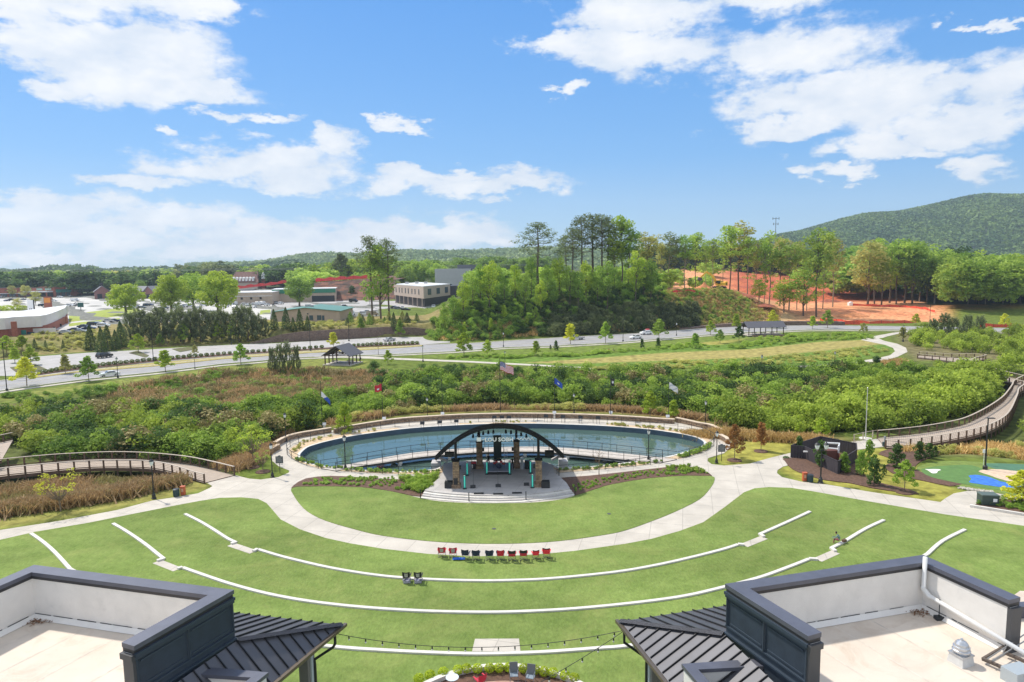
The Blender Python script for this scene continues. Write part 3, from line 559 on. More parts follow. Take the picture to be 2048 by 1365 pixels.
def railing(name, label, pts, step=2.0, h=1.1, z=.05, top=.05, mid=(.1, .55), mt=None, group=None, post=.06, raw=False, mesh=True, closed=False):
    mt = mt or BLACK; P = pts if raw else smooth(W2(pts, z), 6, closed); root = thing(name, label, 'railing', group=group)
    r = MB(); Q = [Vector((p[0], p[1], z if len(p) < 3 else p[2])) for p in P]
    for k, hh in enumerate((h,)+tuple(mid)):
        w = top if k == 0 else .03
        for a, b in zip(Q, Q[1:]): r.beam(a+Vector((0, 0, hh)), b+Vector((0, 0, hh)), w, w)
    r.build('rail', mt, root)
    acc = 0; posts = [Q[0]]
    for a, b in zip(Q, Q[1:]):
        L_ = (b-a).length
        while acc+L_ >= step*len(posts): t = (step*len(posts)-acc)/L_; posts.append(a.lerp(b, t))
        acc += L_
    pm = MB().box((0, 0, h/2), (post, post, h)); pm.box((0, 0, h+.02), (post*1.3, post*1.3, .04)); p0 = pm.build('post', mt, root)
    for k, p in enumerate(posts[:99]):
        o = p0 if k == 0 else p0.copy()
        if k: COL.objects.link(o); o.parent = root
        o.location = p
    return root
railing('railing', 'black metal railing round the left end and far side of the pond', [(637,937.5),(612,931.5),(590,922),(576,912),(573.5,904),(578,896),(592,888),(622,879),(655,872.5),(689.5,867),(740,860),(795,854.5),(860,850),(917,846),(1000,843.6),(1073,843.5)], 2.4)
railing('railing', 'black metal railing round the far side and right end of the pond', [(1075,843.5),(1150,845.5),(1214,847.5),(1299,852.5),(1374,862),(1405,869.5),(1424,879),(1429,889),(1418,899),(1395,909),(1356,919)], 2.4)
railing('railing', 'black metal railing along the near path left of the stage', [(672,943.5),(700,944.5),(769,948.5),(820,950),(884,949.5)], 2.2)
railing('railing', 'black metal railing along the near path right of the stage', [(1114,948),(1150,945),(1249,936.5),(1310,929.5),(1326,925.5)], 2.2)
# footbridge across the pond
BR_N = [(672,942),(714,933.5),(767,925.5),(836.5,915),(899,909.3),(950,905.5),(1000,904),(1050,903.5),(1099.6,905),(1174,912),(1249,919.5),(1321,925.5)]
BR_F = [(642,937),(699.5,928),(749,918.5),(824,906),(899,899),(950,896),(1000,894.5),(1050,893.5),(1099.6,894),(1174,899),(1249,907),(1354,919)]
DECK = mat('bridge_deck', (.50, .45, .40), .85, var=.12, scale=1.5, bump=.2)
bn = smooth(W2(BR_N, .12), 4, False); bf = smooth(W2(BR_F, .12), 4, False)
br = thing('footbridge', 'long curved footbridge with pale deck and black railings over the pond', 'footbridge')
MB().prism(bn+bf[::-1], -.2, .12, DECK, side=mat('bridge_fascia', (.06, .055, .05), .7)).build('deck', parent=br)
pp = MB()
for i in range(4, len(bn)-3, 6):
    a = Vector((*bn[i], 0)); b = Vector((*bf[i], 0)); o = MB().beam(a+Vector((0, 0, -.35)), b+Vector((0, 0, -.35)), .5, .28).box((a.x*.9+b.x*.1, a.y*.9+b.y*.1, -1.2), (.45, .45, 1.5)).box((a.x*.1+b.x*.9, a.y*.1+b.y*.9, -1.2), (.45, .45, 1.5)).build('pier', CONC2, br)
railing('railing', 'black railing on the near edge of the curved footbridge', bn, 2.2, z=.12, raw=True, group='railings on the footbridge')
railing('railing', 'black railing on the far edge of the curved footbridge', bf, 2.2, z=.12, raw=True, group='railings on the footbridge')
# boardwalks
WOOD = mat('weathered_board', (.42, .34, .27), .85, var=.16, scale=1.2, bump=.3, stretch=(1, 6, 1)); WOODD = mat('dark_timber', (.12, .075, .05), .85, var=.2, scale=2); WOODT = mat('handrail_timber', (.46, .39, .32), .8, var=.12, scale=2)
def planks(M):
    nt = M.node_tree; N = nt.nodes; L = nt.links; b = N['Principled BSDF']; src = b.inputs['Base Color'].links[0].from_socket
    g = N.new('ShaderNodeNewGeometry'); wv = N.new('ShaderNodeTexWave'); wv.inputs['Scale'].default_value = 1.1; wv.inputs['Distortion'].default_value = .3; mp = N.new('ShaderNodeMapping'); mp.inputs['Rotation'].default_value = (0, 0, .5); L.new(g.outputs['Position'], mp.inputs[0]); L.new(mp.outputs[0], wv.inputs[0])
    mr = N.new('ShaderNodeMapRange'); L.new(wv.outputs['Fac'], mr.inputs[0]); mr.inputs[3].default_value = .8; mr.inputs[4].default_value = 1.08
    mx = N.new('ShaderNodeMix'); mx.data_type = 'RGBA'; mx.blend_type = 'MULTIPLY'; mx.inputs[0].default_value = 1; L.new(src, mx.inputs[6]); L.new(mr.outputs[0], mx.inputs[7]); L.new(mx.outputs[2], b.inputs['Base Color'])
planks(WOOD)
def boardwalk(label, near, far, z=.12, step=1.9, zend=None, hz=1.15):
    A = smooth(W2(near, z), 5, False); B = smooth(W2(far, z), 5, False); root = thing('boardwalk', label, 'boardwalk')
    MB().prism(A+B[::-1], z-.12, z, WOOD, side=WOODD).build('deck', parent=root)
    for E_ in (A, B):
        r = MB(); t = MB(); Q = [Vector((p[0], p[1], z)) for p in E_]
        for a, b in zip(Q, Q[1:]):
            t.beam(a+Vector((0, 0, hz)), b+Vector((0, 0, hz)), .24, .06); r.beam(a+Vector((0, 0, .14)), b+Vector((0, 0, .14)), .05, .12)
            for hh in (.4, .62, .84): r.beam(a+Vector((0, 0, hh)), b+Vector((0, 0, hh)), .02, .02)
        t.build('handrail', WOODT, root); r.build('lower_rail', WOODD, root)
        for a, b in zip(Q, Q[1:]): pass
        s = MB(); [s.beam(a+Vector((0, 0, -.28)), b+Vector((0, 0, -.28)), .12, .3) for a, b in zip(Q, Q[1:])]; s.build('joist', WOODD, root)
        acc = 0; n = 0; p0 = MB().box((0, 0, hz/2-.65), (.17, .17, hz+1.3)).build('post', WOODD, root)
        for a, b in zip(Q, Q[1:]):
            L_ = (b-a).length
            while acc+L_ >= step*n and n < 48:
                q = a.lerp(b, (step*n-acc)/L_); o = p0 if n == 0 else p0.copy()
                if n: COL.objects.link(o); o.parent = root
                o.location = q; n += 1
            acc += L_
    return root
boardwalk('curved timber boardwalk with brown handrails over the marsh left of the pond', [(409,966),(390,961),(365,952.5),(330,943),(300,938.5),(260,936.5),(200,936.5),(150,939),(100,943.5),(50,948.5),(0,954),(-100,968),(-260,990)], [(469,950.5),(440,943),(410,936),(380,930),(340,925),(300,921.5),(250,919.5),(200,920),(120,924),(60,929),(0,935),(-100,946),(-300,965)])
boardwalk('straight timber boardwalk ramp cut off by the left frame edge among shrubs', [(-60,935),(-20,926),(3,921)], [(-90,905),(-20,890),(26,880)], 1.2, 1.6)
boardwalk('long timber boardwalk curving uphill through the thicket on the right', [(1771,896),(1820,893),(1870,887),(1920,878),(1955,870),(1985,860),(2008,846),(2020,832),(2028,815),(2034,800),(2040,785),(2070,770)], [(1755,876),(1800,872),(1850,866),(1900,857),(1930,849),(1960,835),(1985,820),(2005,805),(2016,792),(2024,780),(2030,770),(2060,755)], .15, 2.0)
boardwalk('far bend of timber boardwalk between bushes near the road', [(1835,716),(1870,720),(1900,724),(1918,728),(1915,735),(1925,741),(1950,744),(2010,764),(2048,774)], [(1838,711.5),(1875,714.5),(1905,716.5),(1935,716),(1972,718),(1950,724),(1945,732),(1960,738),(2020,755),(2060,764)], .2, 2.0)
railing('railing', 'thin timber fence beside the flagpole where the boardwalk begins', [(1708,884),(1735,878),(1758,874.5)], 2.2, z=.1, mt=WOODT, post=.12, mesh=False)

# ================= STAGE =================
SZ = .5
STG = [(849,981),(870,984.5),(908,988),(950,990.5),(996,991),(1040,989.5),(1084,986),(1115,982),(1140,977),(1133,966),(1119,953),(1108,946),(1106,930),(1084,922.5),(1040,920),(996,919.5),(943,921),(887,926.5),(886,944),(876,958),(862,970)]
STF = mat('stage_concrete', (.50, .475, .455), .8, var=.1, scale=.6, bump=.1)
slab_joints(STF, 2.4)
stg = thing('stage', 'raised concrete bandstand stage with curved front steps beside the pond', 'stage')
SP = W2(STG, SZ); MB().prism(SP, -1.2, SZ, STF).build('platform', parent=stg)
front = W2([(841,996.5),(870,999.5),(908,1003),(950,1005.5),(996,1006.3),(1040,1005),(1084,1000.5),(1115,996.5),(1151,990.5)], .08); top = SP[:9]
for k in range(3):
    t0 = (k+1)/3.0; P0 = [tuple(Vector(a).lerp(Vector(b), t0)) for a, b in zip(top, front)]; P1 = [tuple(Vector(a).lerp(Vector(b), .0)) for a, b in zip(top, front)]
    MB().prism(P0+P1[::-1], 0, SZ-.13*(k+1), STF if k % 2 else CONC2).build('step', parent=stg)
def cyl(m, c, r, h, n=12, mt=None): return m.tube([c, (c[0], c[1], c[2]+h)], r, n, mt)
# amphitheatre canopy: a slim arched shell on steel posts over stone piers
CAN = mat('dark_bronze_metal', (.008, .008, .010), .6, metal=0, spec=.3); CANT = mat('canopy_roof_metal', (.014, .014, .017), .65, metal=0, spec=.3)
can = thing('stage_canopy', 'dark arched canopy over the stage on four stone piers', 'canopy')
yR, yF = 92.0, 80.2
def arc_pt(u, v, dz=0):   # u across (-1..1), v 0 rear .. 1 front
    xr = -1.95+u*8.85; zr = .95+4.45*(1-abs(u)**2.1)
    k = 1-v*(1-yF/yR); y = yR*k; x = xr*k; z = CH-(CH-zr)*k+.12*v
    return Vector((x, y, z+dz))
NU, NV = 40, 5; vs = []; fs = []
for th_ in (0, -.3):
    for j in range(NV+1):
        for i in range(NU+1): vs.append(arc_pt(-1+2*i/NU, j/NV, th_))
n1_ = (NU+1)*(NV+1); ix = lambda i, j, s=0: s*n1_+j*(NU+1)+i
for j in range(NV):
    for i in range(NU): fs.append((ix(i, j), ix(i, j+1), ix(i+1, j+1), ix(i+1, j))); fs.append((ix(i, j, 1), ix(i+1, j, 1), ix(i+1, j+1, 1), ix(i, j+1, 1)))
for i in range(NU): fs.append((ix(i, 0), ix(i+1, 0), ix(i+1, 0, 1), ix(i, 0, 1))); fs.append((ix(i, NV), ix(i, NV, 1), ix(i+1, NV, 1), ix(i+1, NV)))
for j in range(NV): fs.append((ix(0, j), ix(0, j, 1), ix(0, j+1, 1), ix(0, j+1))); fs.append((ix(NU, j), ix(NU, j+1), ix(NU, j+1, 1), ix(NU, j, 1)))
m = MB(); m.add(vs, fs); m.build('roof_shell', CANT, can, smooth=False)
for v, w, h in ((0.0, .3, .3), (.33, .2, .25), (.66, .2, .25), (1.0, .3, .32)):
    m = MB(); pts = [arc_pt(-1+2*i/36, v, -.3-h/2) for i in range(37)]
    for a, b in zip(pts, pts[1:]): m.beam(a, b, w, h)
    m.build('arch_beam', CAN, can)
for u in (-.75, -.5, -.25, 0, .25, .5, .75):
    m = MB(); pts = [arc_pt(u, j/6, -.45) for j in range(7)]; [m.beam(a, b, .14, .2) for a, b in zip(pts, pts[1:])]; m.build('purlin', CAN, can)
def pier(px, py, top, w=.78, zt=5):
    b = G(px, py, SZ); h = top
    MB().box((b.x, b.y, SZ+h/2), (w, w, h), mt=STONE).build('stone_pier', parent=can)
    MB().box((b.x, b.y, SZ+h+.05), (w+.12, w+.12, .1)).build('pier_cap', CAPST if 0 else CAN, can)
    MB().box((b.x, b.y, SZ+.22), (w+.28, w+.28, .44), mt=STONE).build('pier_base', parent=can)
    return b, SZ+h
for px_, py_, h_ in ((913, 975, 3.25), (1077.5, 972.5, 3.25), (959.5, 936, 3.5), (1033.5, 935, 3.5)):
    b, zt = pier(px_, py_, h_); k = (b.y/yR); v = (1-k)/(1-yF/yR); u = ((b.x/k)+1.95)/8.85; q = arc_pt(max(-.98, min(.98, u)), min(1, v), -.35)
    MB().beam((b.x, b.y, zt), (b.x, b.y, max(zt+.1, q.z)), .3, .3).build('steel_post', CAN, can)
for sx, tx in ((-1, 866), (1, 1122)):
    p = arc_pt(sx*.99, 0, -.3); MB().prism([(p.x-.6, p.y-1.1), (p.x+.6, p.y-1.1), (p.x+.6, p.y+.7), (p.x-.6, p.y+.7)], -.9, .3, STF).build('abutment', parent=can)
    MB().beam((p.x-sx*1.6, p.y-.6, .4), (p.x-sx*.2, p.y, .9), .3, .3).build('abutment_brace', STF, can)
# lettering and truss lights
def text_mesh(name, s, size, mt, parent, loc, rot=(math.pi/2, 0, 0), ext=.02, align='CENTER'):
    cu = bpy.data.curves.new(name, 'FONT'); cu.body = s; cu.size = size; cu.extrude = ext; cu.offset = .018 if size > .3 else 0; cu.align_x = align; cu.resolution_u = 2
    to = bpy.data.objects.new(name, cu); COL.objects.link(to); bpy.context.view_layer.update()
    dg = bpy.context.evaluated_depsgraph_get(); me = bpy.data.meshes.new_from_object(to.evaluated_get(dg)); bpy.data.objects.remove(to)
    o = bpy.data.objects.new(name, me); COL.objects.link(o); me.materials.clear(); me.materials.append(mt); o.parent = parent; o.location = loc; o.rotation_euler = rot; return o
WHT = mat('white_sign_paint', (.9, .9, .9), .5)
sy = 80.4; sgz = dist_pt(995, sy, 0); zt = CH+ray(995, 878).z*sy/ray(995, 878).y
sgn = thing('amphitheater_sign', 'white lettering hung under the front of the arched canopy', 'sign', (0, 0, 0))
text_mesh('letters', 'LOU SOBH', .62, WHT, sgn, (-1.72, sy-.1, zt-.28), ext=.06).scale = (1.15, 1.05, 1)
m = MB(); x0 = -4.4
m.box((-4.15, sy-.1, zt-.02), (.52, .1, .48)); m.beam((-3.8, sy-.1, zt-.12), (-3.2, sy-.1, zt+.12), .06, .07); m.build('emblem', WHT, sgn)
m = MB(); pts = [(.4+.062*i, sy-.1, zt+.16*math.sin(i*.9)*(.6+.02*i)-.02) for i in range(34)]; m.tube(pts, .045, 5); m.build('script_lettering', WHT, sgn)
m = MB(); m.beam((-5.2, sy-.02, zt-.34), (2.9, sy-.02, zt-.34), .05, .07); m.beam((-4.6, sy-.02, zt+.34), (1.2, sy-.02, zt+.34), .05, .05); m.build('sign_bar', CAN, sgn)
for i in range(10):
    x = -4.9+i*.62+(.9 if i > 4 else 0); k = thing('stage_light', f'black stage can light hanging from the canopy above the sign, {ordn(i)} from the left', 'stage light', group='can lights under the canopy')
    q = arc_pt(min(.9, max(-.9, (x+1.75)/8.2)), .9, -.62)
    MB().tube([(x, q.y, q.z), (x, q.y, q.z-.28)], .02, 5).build('bracket', BLACK, k); MB().tube([(x, q.y+.1, q.z-.25), (x, q.y-.2, q.z-.55)], [.1, .15], 10).build('housing', BLACK, k)
# rear screen tower
b = G(995.5, 931, SZ); scr = thing('screen_panel', 'tall dark panel standing at the back of the stage between the rear piers', 'panel', (b.x, b.y, SZ))
MB().box((0, 0, 2.35), (1.05, .18, 3.5)).build('panel', mat('dark_teal_screen', (.012, .03, .035), .35, var=.3, scale=3), scr); MB().box((-.45, .12, 2.05), (.06, .06, 4.1)).box((.45, .12, 2.05), (.06, .06, 4.1)).box((0, .12, 3.95), (1.05, .1, .1)).build('frame', BLACK, scr)

# ================= FOREGROUND BUILDINGS =================
EPDM = mat('roof_membrane', (.63, .55, .465), .8, var=.08, scale=.5, bump=.12, bscale=2)
def stain(M, col, scale, lo, hi, amt):     # dirt that belongs to the membrane
    nt = M.node_tree; N = nt.nodes; L = nt.links; b = N['Principled BSDF']; src = b.inputs['Base Color'].links[0].from_socket
    g = N.new('ShaderNodeNewGeometry'); n = N.new('ShaderNodeTexNoise'); n.inputs['Scale'].default_value = scale; n.inputs['Detail'].default_value = 9; n.inputs['Roughness'].default_value = .7; n.inputs['Distortion'].default_value = 1.5; L.new(g.outputs['Position'], n.inputs['Vector'])
    mr = N.new('ShaderNodeMapRange'); L.new(n.outputs['Fac'], mr.inputs[0]); mr.inputs[1].default_value = lo; mr.inputs[2].default_value = hi; mr.inputs[3].default_value = 0; mr.inputs[4].default_value = amt
    mx = N.new('ShaderNodeMix'); mx.data_type = 'RGBA'; L.new(mr.outputs[0], mx.inputs[0]); L.new(src, mx.inputs[6]); mx.inputs[7].default_value = (*col, 1); L.new(mx.outputs[2], b.inputs['Base Color'])
stain(EPDM, (.42, .30, .21), .55, .52, .75, .55); stain(EPDM, (.35, .25, .18), 3.5, .62, .8, .5)
stain(CONC, (.40, .36, .31), .22, .5, .8, .45); stain(CONC, (.45, .41, .36), 1.7, .6, .8, .3); stain(TURF, (.34, .33, .12), .11, .5, .75, .4); stain(TURF, (.10, .175, .03), .5, .55, .8, .35)
PARA = mat('parapet_membrane_white', (.76, .735, .70), .75, var=.05, scale=1.2, bump=.15, bscale=3); stain(PARA, (.45, .44, .43), 1.1, .55, .85, .4)
CAPM = mat('charcoal_coping', (.115, .12, .15), .45, var=.1, scale=1.5, metal=.25)
NAVY = mat('navy_panel_siding', (.028, .042, .062), .6, var=.15, scale=2.5, bump=.1)
TRIMN = mat('navy_trim', (.035, .052, .075), .5)
PIL = mat('charcoal_trim', (.06, .062, .068), .5)
SEAM = mat('standing_seam_metal', (.10, .10, .112), .45, metal=.3, var=.1, scale=.8)
GUT = mat('bronze_gutter', (.16, .13, .10), .4, metal=.5)
WALLB = mat('painted_brick_wall', (.34, .34, .35), .85, var=.1, scale=2); GLS = mat('dark_glass', (.03, .045, .055), .08, spec=.8)
def off(a, b, d): # unit dir
    return (Vector(b)-Vector(a)).normalized()*d
def corner_building(side, label):
    zc, zf, ze, zt = 16.3, 14.55, 13.25, 14.5
    V2 = lambda px, py, z: Vector(G2(px, py, z))
    if side < 0: P1, P2, P3, P0 = V2(68, 1130, zc), V2(468, 1180, zc), V2(268, 1293, zc), V2(0, 1159, zc)
    else: P1, P2, P3, P0 = V2(1846, 1110, zc), V2(1450, 1168, zc), V2(1616, 1273, zc), V2(2041, 1195, zc)
    if side < 0: P0 = P1+(P0-P1).normalized()*7
    ctr = (P1+P3)/2; root = thing('rooftop_building', label, 'building')
    def inward(a, b, w):
        d = (b-a).normalized(); n = Vector((-d.y, d.x)); 
        return n*w if (ctr-(a+b)/2).dot(n) > 0 else -n*w
    w = .52
    # offset polyline
    def offset_pl(pts, w):
        out = []
        for i, p in enumerate(pts):
            ns = []
            if i > 0: ns.append(inward(pts[i-1], p, 1))
            if i < len(pts)-1: ns.append(inward(p, pts[i+1], 1))
            if len(ns) == 2: bs = (ns[0]+ns[1]); bs = bs/(bs.length_squared/2) if bs.length > .1 else ns[0]; out.append(p+bs*w)
            else: out.append(p+ns[0]*w)
        return out
    out = [P0, P1, P2, P3]; inn = offset_pl(out, w)
    m = MB().prism([tuple(p) for p in out]+[tuple(p) for p in inn[::-1]], zc-.14, zc, CAPM, bottom=True); m.build('parapet_coping', parent=root)
    m = MB().prism([tuple(p) for p in offset_pl(out, .03)]+[tuple(p) for p in offset_pl(out, w-.03)[::-1]], zc-.26, zc-.142, mat('coping_drip_black', (.03, .03, .034), .5), bottom=True); m.build('coping_edge', parent=root)
    a_, b_ = offset_pl(out, .10), offset_pl(out, w-.06)
    MB().prism([tuple(p) for p in a_]+[tuple(p) for p in b_[::-1]], zf-.4, zc-.262, PARA).build('parapet_wall', parent=root)
    # cant strip and grime line at the foot of the parapet
    cs = offset_pl(out, w-.05); cs2 = offset_pl(out, w+.10); m = MB()
    for i in range(3): m.face([(*cs[i], zf+.16), (*cs[i+1], zf+.16), (*cs2[i+1], zf+.012), (*cs2[i], zf+.012)]); 
    m.build('cant_strip', PARA, root)
    m = MB(); rr = random.Random(3+side)
    for i in range(3):
        a, b = offset_pl(out, w-.045)[i:i+2]; L_ = (b-a).length; s = 0
        while s < L_-.3:
            l = rr.uniform(.1, .9); 
            if rr.random() < .8: p = a.lerp(b, s/L_); q = a.lerp(b, min(1, (s+l)/L_)); m.beam((*p, zf+.17), (*q, zf+.17+rr.uniform(-.004, .004)), .012, rr.uniform(.012, .03))
            s += l+rr.uniform(.0, .25)
    m.build('sealant_line', mat('black_sealant', (.05, .05, .05), .8), root)
    # roof floor: runs on below and behind the camera
    sgn_ = -1 if side < 0 else 1
    fl = [P0, P1, P2, P3]; back = P3+(P3-P2).normalized()*9; far_ = P0+Vector((sgn_*6, 0)) if side > 0 else P0
    poly = offset_pl(out, .3)+[]
    rp = [tuple(p) for p in offset_pl(out, .3)]
    d3 = (P3-P2).normalized(); e1 = P3+d3*10+inward(P2, P3, .3); e0 = P0+d3*14+(Vector((8, 0)) if side > 0 else Vector((0, 0)))
    MB().prism(rp+[tuple(e1), tuple(e0)]+([tuple(P0+Vector((8, 1.5)))] if side > 0 else []), zf-.3, zf, EPDM).build('roof', parent=root)
    seamm = MB()
    for t in (.12, .33, .54, .76): a = inn[1].lerp(inn[2], t); b = a+d3*12; seamm.add([(a.x-.03, a.y, zf+.005), (a.x+.03, a.y, zf+.005), (b.x+.03, b.y, zf+.005), (b.x-.03, b.y, zf+.005)], [(0, 1, 2, 3)])
    seamm.build('membrane_seam', mat('membrane_lap', (.60, .53, .46), .8, var=.15, scale=3), root)
    # main walls down to the ground
    o2 = offset_pl(out, .12); rp2 = [tuple(p) for p in o2]+[tuple(e1), tuple(e0)]
    MB().prism(rp2, 0, zf-.31, WALLB).build('wall', parent=root)
    # panelled side wall facing the gap
    n3 = -inward(P2, P3, 1); A = P2+d3*.02; B = P3-d3*.0
    def onwall(s, z, o): p = P2.lerp(P3, s)+n3*(o-.10); return Vector((p.x, p.y, z))
    m = MB(); L3 = (P3-P2).length
    m.beam(onwall(0, 0, 0)+Vector((0, 0, 14.9)), onwall(1, 0, 0)+Vector((0, 0, 14.9)), .02, 2.3) if 0 else None
    q = [onwall(0, zf-1.6, .012), onwall(1.0, zf-1.6, .012), onwall(1.0, zc-.15, .012), onwall(0, zc-.15, .012)]
    m.face(q); m.build('panel_siding', NAVY, root)
    t = MB()
    for z, h, d_ in ((zc-.30, .10, .14), (zc-.42, .07, .09), (zf+.28, .05, .07), (zf+.02, .06, .10)): t.beam(onwall(.0, z, d_/2), onwall(1, z, d_/2), d_, h)
    for s in (0.02, .5, .98): t.beam(onwall(s, zf+.3, .03), onwall(s, zc-.45, .03), .09, .05)
    for s0, s1 in ((.06, .46), (.54, .94)):
        for z in (zf+.42, zc-.58): t.beam(onwall(s0, z, .02), onwall(s1, z, .02), .03, .05)
    t.build('panel_trim', TRIMN, root)
    e = P3+(d3*.02); m = MB(); nin = inward(P2, P3, 1); c = P3+nin*(w/2)-d3*.02
    m.box((c.x, c.y, (zf-2+zc-.27)/2), (w-.10, .12, zc-.27-zf+2), rz=math.atan2(nin.y, nin.x)); m.box((c.x+d3.x*.05, c.y+d3.y*.05, zc-.36), (w-.02, .14, .18), rz=math.atan2(nin.y, nin.x)); m.build('end_pilaster', PIL, root)
    if side > 0:
        d0 = (P0-P1).normalized(); nin = inward(P0, P1, 1); c = P0+nin*(w/2)+d0*.02; m = MB(); m.box((c.x, c.y, (zf-1+zc-.27)/2), (w-.08, .16, zc-.27-zf+1), rz=math.atan2(nin.y, nin.x)); m.build('end_pilaster', PIL, root)
    # hip corner of the standing-seam porch roof
    if side < 0: tip, fe, re = V2(683, 1250, ze), V2(458, 1224, ze), V2(545, 1365, ze)
    else: tip, fe, re = V2(1241, 1243, ze), V2(1455, 1211, ze), V2(1338, 1365, ze)
    pr_ = thing('porch_roof', ('dark standing-seam hip roof wrapping the corner of the building on the left' if side < 0 else 'dark standing-seam hip roof wrapping the corner of the building on the right'), 'roof')
    hip = Vector((P2.x, P2.y)); df = (fe-tip).normalized(); dr = (re-tip).normalized()
    T3 = Vector((*tip, ze)); H3 = Vector((*hip, zt)); fe3 = tip+df*11; re3 = tip+dr*7
    fw = hip+df*((fe3-tip).length-(hip-tip).dot(df)); rwp = hip+dr*((re3-tip).length-(hip-tip).dot(dr))
    m = MB(); th_ = Vector((0, 0, -.10))
    f1 = [T3, Vector((*fe3, ze)), Vector((*fw, zt)), H3]; f2 = [T3, H3, Vector((*rwp, zt)), Vector((*re3, ze))]
    for f in (f1, f2): m.face(f); m.face([p+th_ for p in f][::-1])
    m.face([T3, T3+th_, f1[1]+th_, f1[1]]); m.face([T3, f2[3], f2[3]+th_, T3+th_]); m.build('metal_roof', SEAM, pr_)
    # seams: rise perpendicular to each eave, stop at the hip or at the wall
    s = MB()
    for dirv, far3, wl in ((df, fe3, fw), (dr, re3, rwp)):
        n = Vector((-dirv.y, dirv.x)); n = n if (hip-tip).dot(n) > 0 else -n
        depth = (hip-tip).dot(n); run = (hip-tip).dot(dirv); Lt = (far3-tip).length; k = .32
        while k < Lt:
            f = min(1.0, k/run) if run > 0 else 1
            a = tip+dirv*k; b = a+n*depth*f; s.beam((a.x, a.y, ze+.035), (b.x, b.y, ze+(zt-ze)*f+.035), .03, .055); k += .46
    s.build('standing_seam', mat('seam_black', (.03, .03, .034), .4, metal=.3), pr_)
    m = MB(); hd = (H3-T3); side_v = Vector((-hd.y, hd.x, 0)).normalized()*.17
    up = Vector((0, 0, .085)); m.face([T3+side_v+up*.4, T3+up*1.2, H3+up*1.2, H3+side_v+up*.4]); m.face([T3+up*1.2, T3-side_v+up*.4, H3-side_v+up*.4, H3+up*1.2])
    m.face([T3+side_v+up*.4, H3+side_v+up*.4, H3+up*1.2, T3+up*1.2]); m.face([T3+up*1.2, H3+up*1.2, H3-side_v+up*.4, T3-side_v+up*.4]); m.build('hip_cap', SEAM, pr_)
    m = MB(); nR = Vector((-dr.y, dr.x)); nR = nR if (tip-hip).dot(nR) > 0 else -nR
    nF = Vector((-df.y, df.x)); nF = nF if (tip-hip).dot(nF) > 0 else -nF
    a = tip+nR*.08+nF*.06-dr*.12; b = re3+nR*.08; m.beam((*a, ze-.06), (*b, ze-.06), .13, .12); m.build('gutter', GUT, pr_)
    # fascia and soffit
    m = MB(); m.beam((*(tip-nR*.12-nF*.12), ze-.2), (*(re3-nR*.12), ze-.2), .05, .22); m.beam((*(tip-nR*.12-nF*.12), ze-.2), (*(fe3-nF*.12), ze-.2), .05, .22); m.build('fascia', PIL, pr_)
    # downspout and corner post
    m = MB(); g0 = tip+dr*.55+nR*.08; q = tip+dr*.75-nR*.75
    if side < 0: path = [(*g0, ze-.1), (*g0, ze-.45), (*(g0-nR*.10), ze-.62), (*q, ze-1.15), (*q, ze-1.4), (*q, 0)]
    else: path = [(*g0, ze-.1), (*g0, ze-.55), (*q, ze-1.2), (*q, ze-1.4), (*q, 0)]
    m.tube(path, .055, 8); m.build('downspout', BLACK, pr_)
    c = tip+dr*.85-nR*1.05; m = MB(); m.box((c.x, c.y, (ze-.3)/2), (.42, .42, ze-.3), rz=math.atan2(dr.y, dr.x)); m.build('corner_post', mat('post_grey', (.22, .20, .20), .7), pr_)
    m = MB(); c2 = c+nR*.24; m.box((c2.x, c2.y, (ze-.5)/2), (.12, .06, ze-.5), rz=math.atan2(dr.y, dr.x)); m.build('corner_trim', mat('post_pale_trim', (.55, .60, .66), .6), pr_)
    # lower parapet running out of the panelled wall, with its own little flat roof behind
    zl = 14.35
    if side < 0: C1, C0 = V2(537, 1345, zl), V2(376, 1331, zl)
    else: C1, C0 = V2(1363, 1328, zl), V2(1527, 1317, zl)
    C2 = C1+dr*6; oth = [C0, C1, C2]; cc = (C0+C2)/2
    def inw2(a, b): d = (b-a).normalized(); n = Vector((-d.y, d.x)); return n if (cc-(a+b)/2).dot(n) > 0 else -n
    n01, n12 = inw2(C0, C1), inw2(C1, C2); I0 = C0+n01*.42; I1 = C1+n01*.42+n12*.42; I2 = C2+n12*.42
    low = [tuple(C0), tuple(C1), tuple(C2), tuple(I2), tuple(I1), tuple(I0)]
    MB().prism(low, zl-.12, zl, CAPM, bottom=True).build('lower_coping', parent=root)
    sh = lambda p, k: (p[0]+(cc.x-p[0])*0, p[1])
    lw = [tuple(C0+n01*.06), tuple(C1+n01*.06+n12*.06), tuple(C2+n12*.06), tuple(C2+n12*.36), tuple(C1+n01*.36+n12*.36), tuple(C0+n01*.36)]
    MB().prism(lw, 10, zl-.121, PARA).build('lower_parapet_wall', parent=root)
    MB().prism([tuple(I0-n01*.1), tuple(I1-n01*.1-n12*.1), tuple(I2-n12*.1), tuple(I2+(P3-C1)*.9+dr*.1), tuple(P3+dr*4), tuple(P3)], zl-1.2, zl-.75, EPDM).build('lower_roof', parent=root)
    return dict(P0=P0, P1=P1, P2=P2, P3=P3, tip=tip, dr=dr, df=df, nR=nR, inn=inn, zf=zf, zc=zc, ze=ze)
BL = corner_building(-1, 'flat-roofed building on the left with white inner parapet and charcoal coping')
BR_ = corner_building(1, 'flat-roofed building on the right with a white pipe along its parapet')
PVC = mat('white_pvc', (.80, .80, .79), .35)
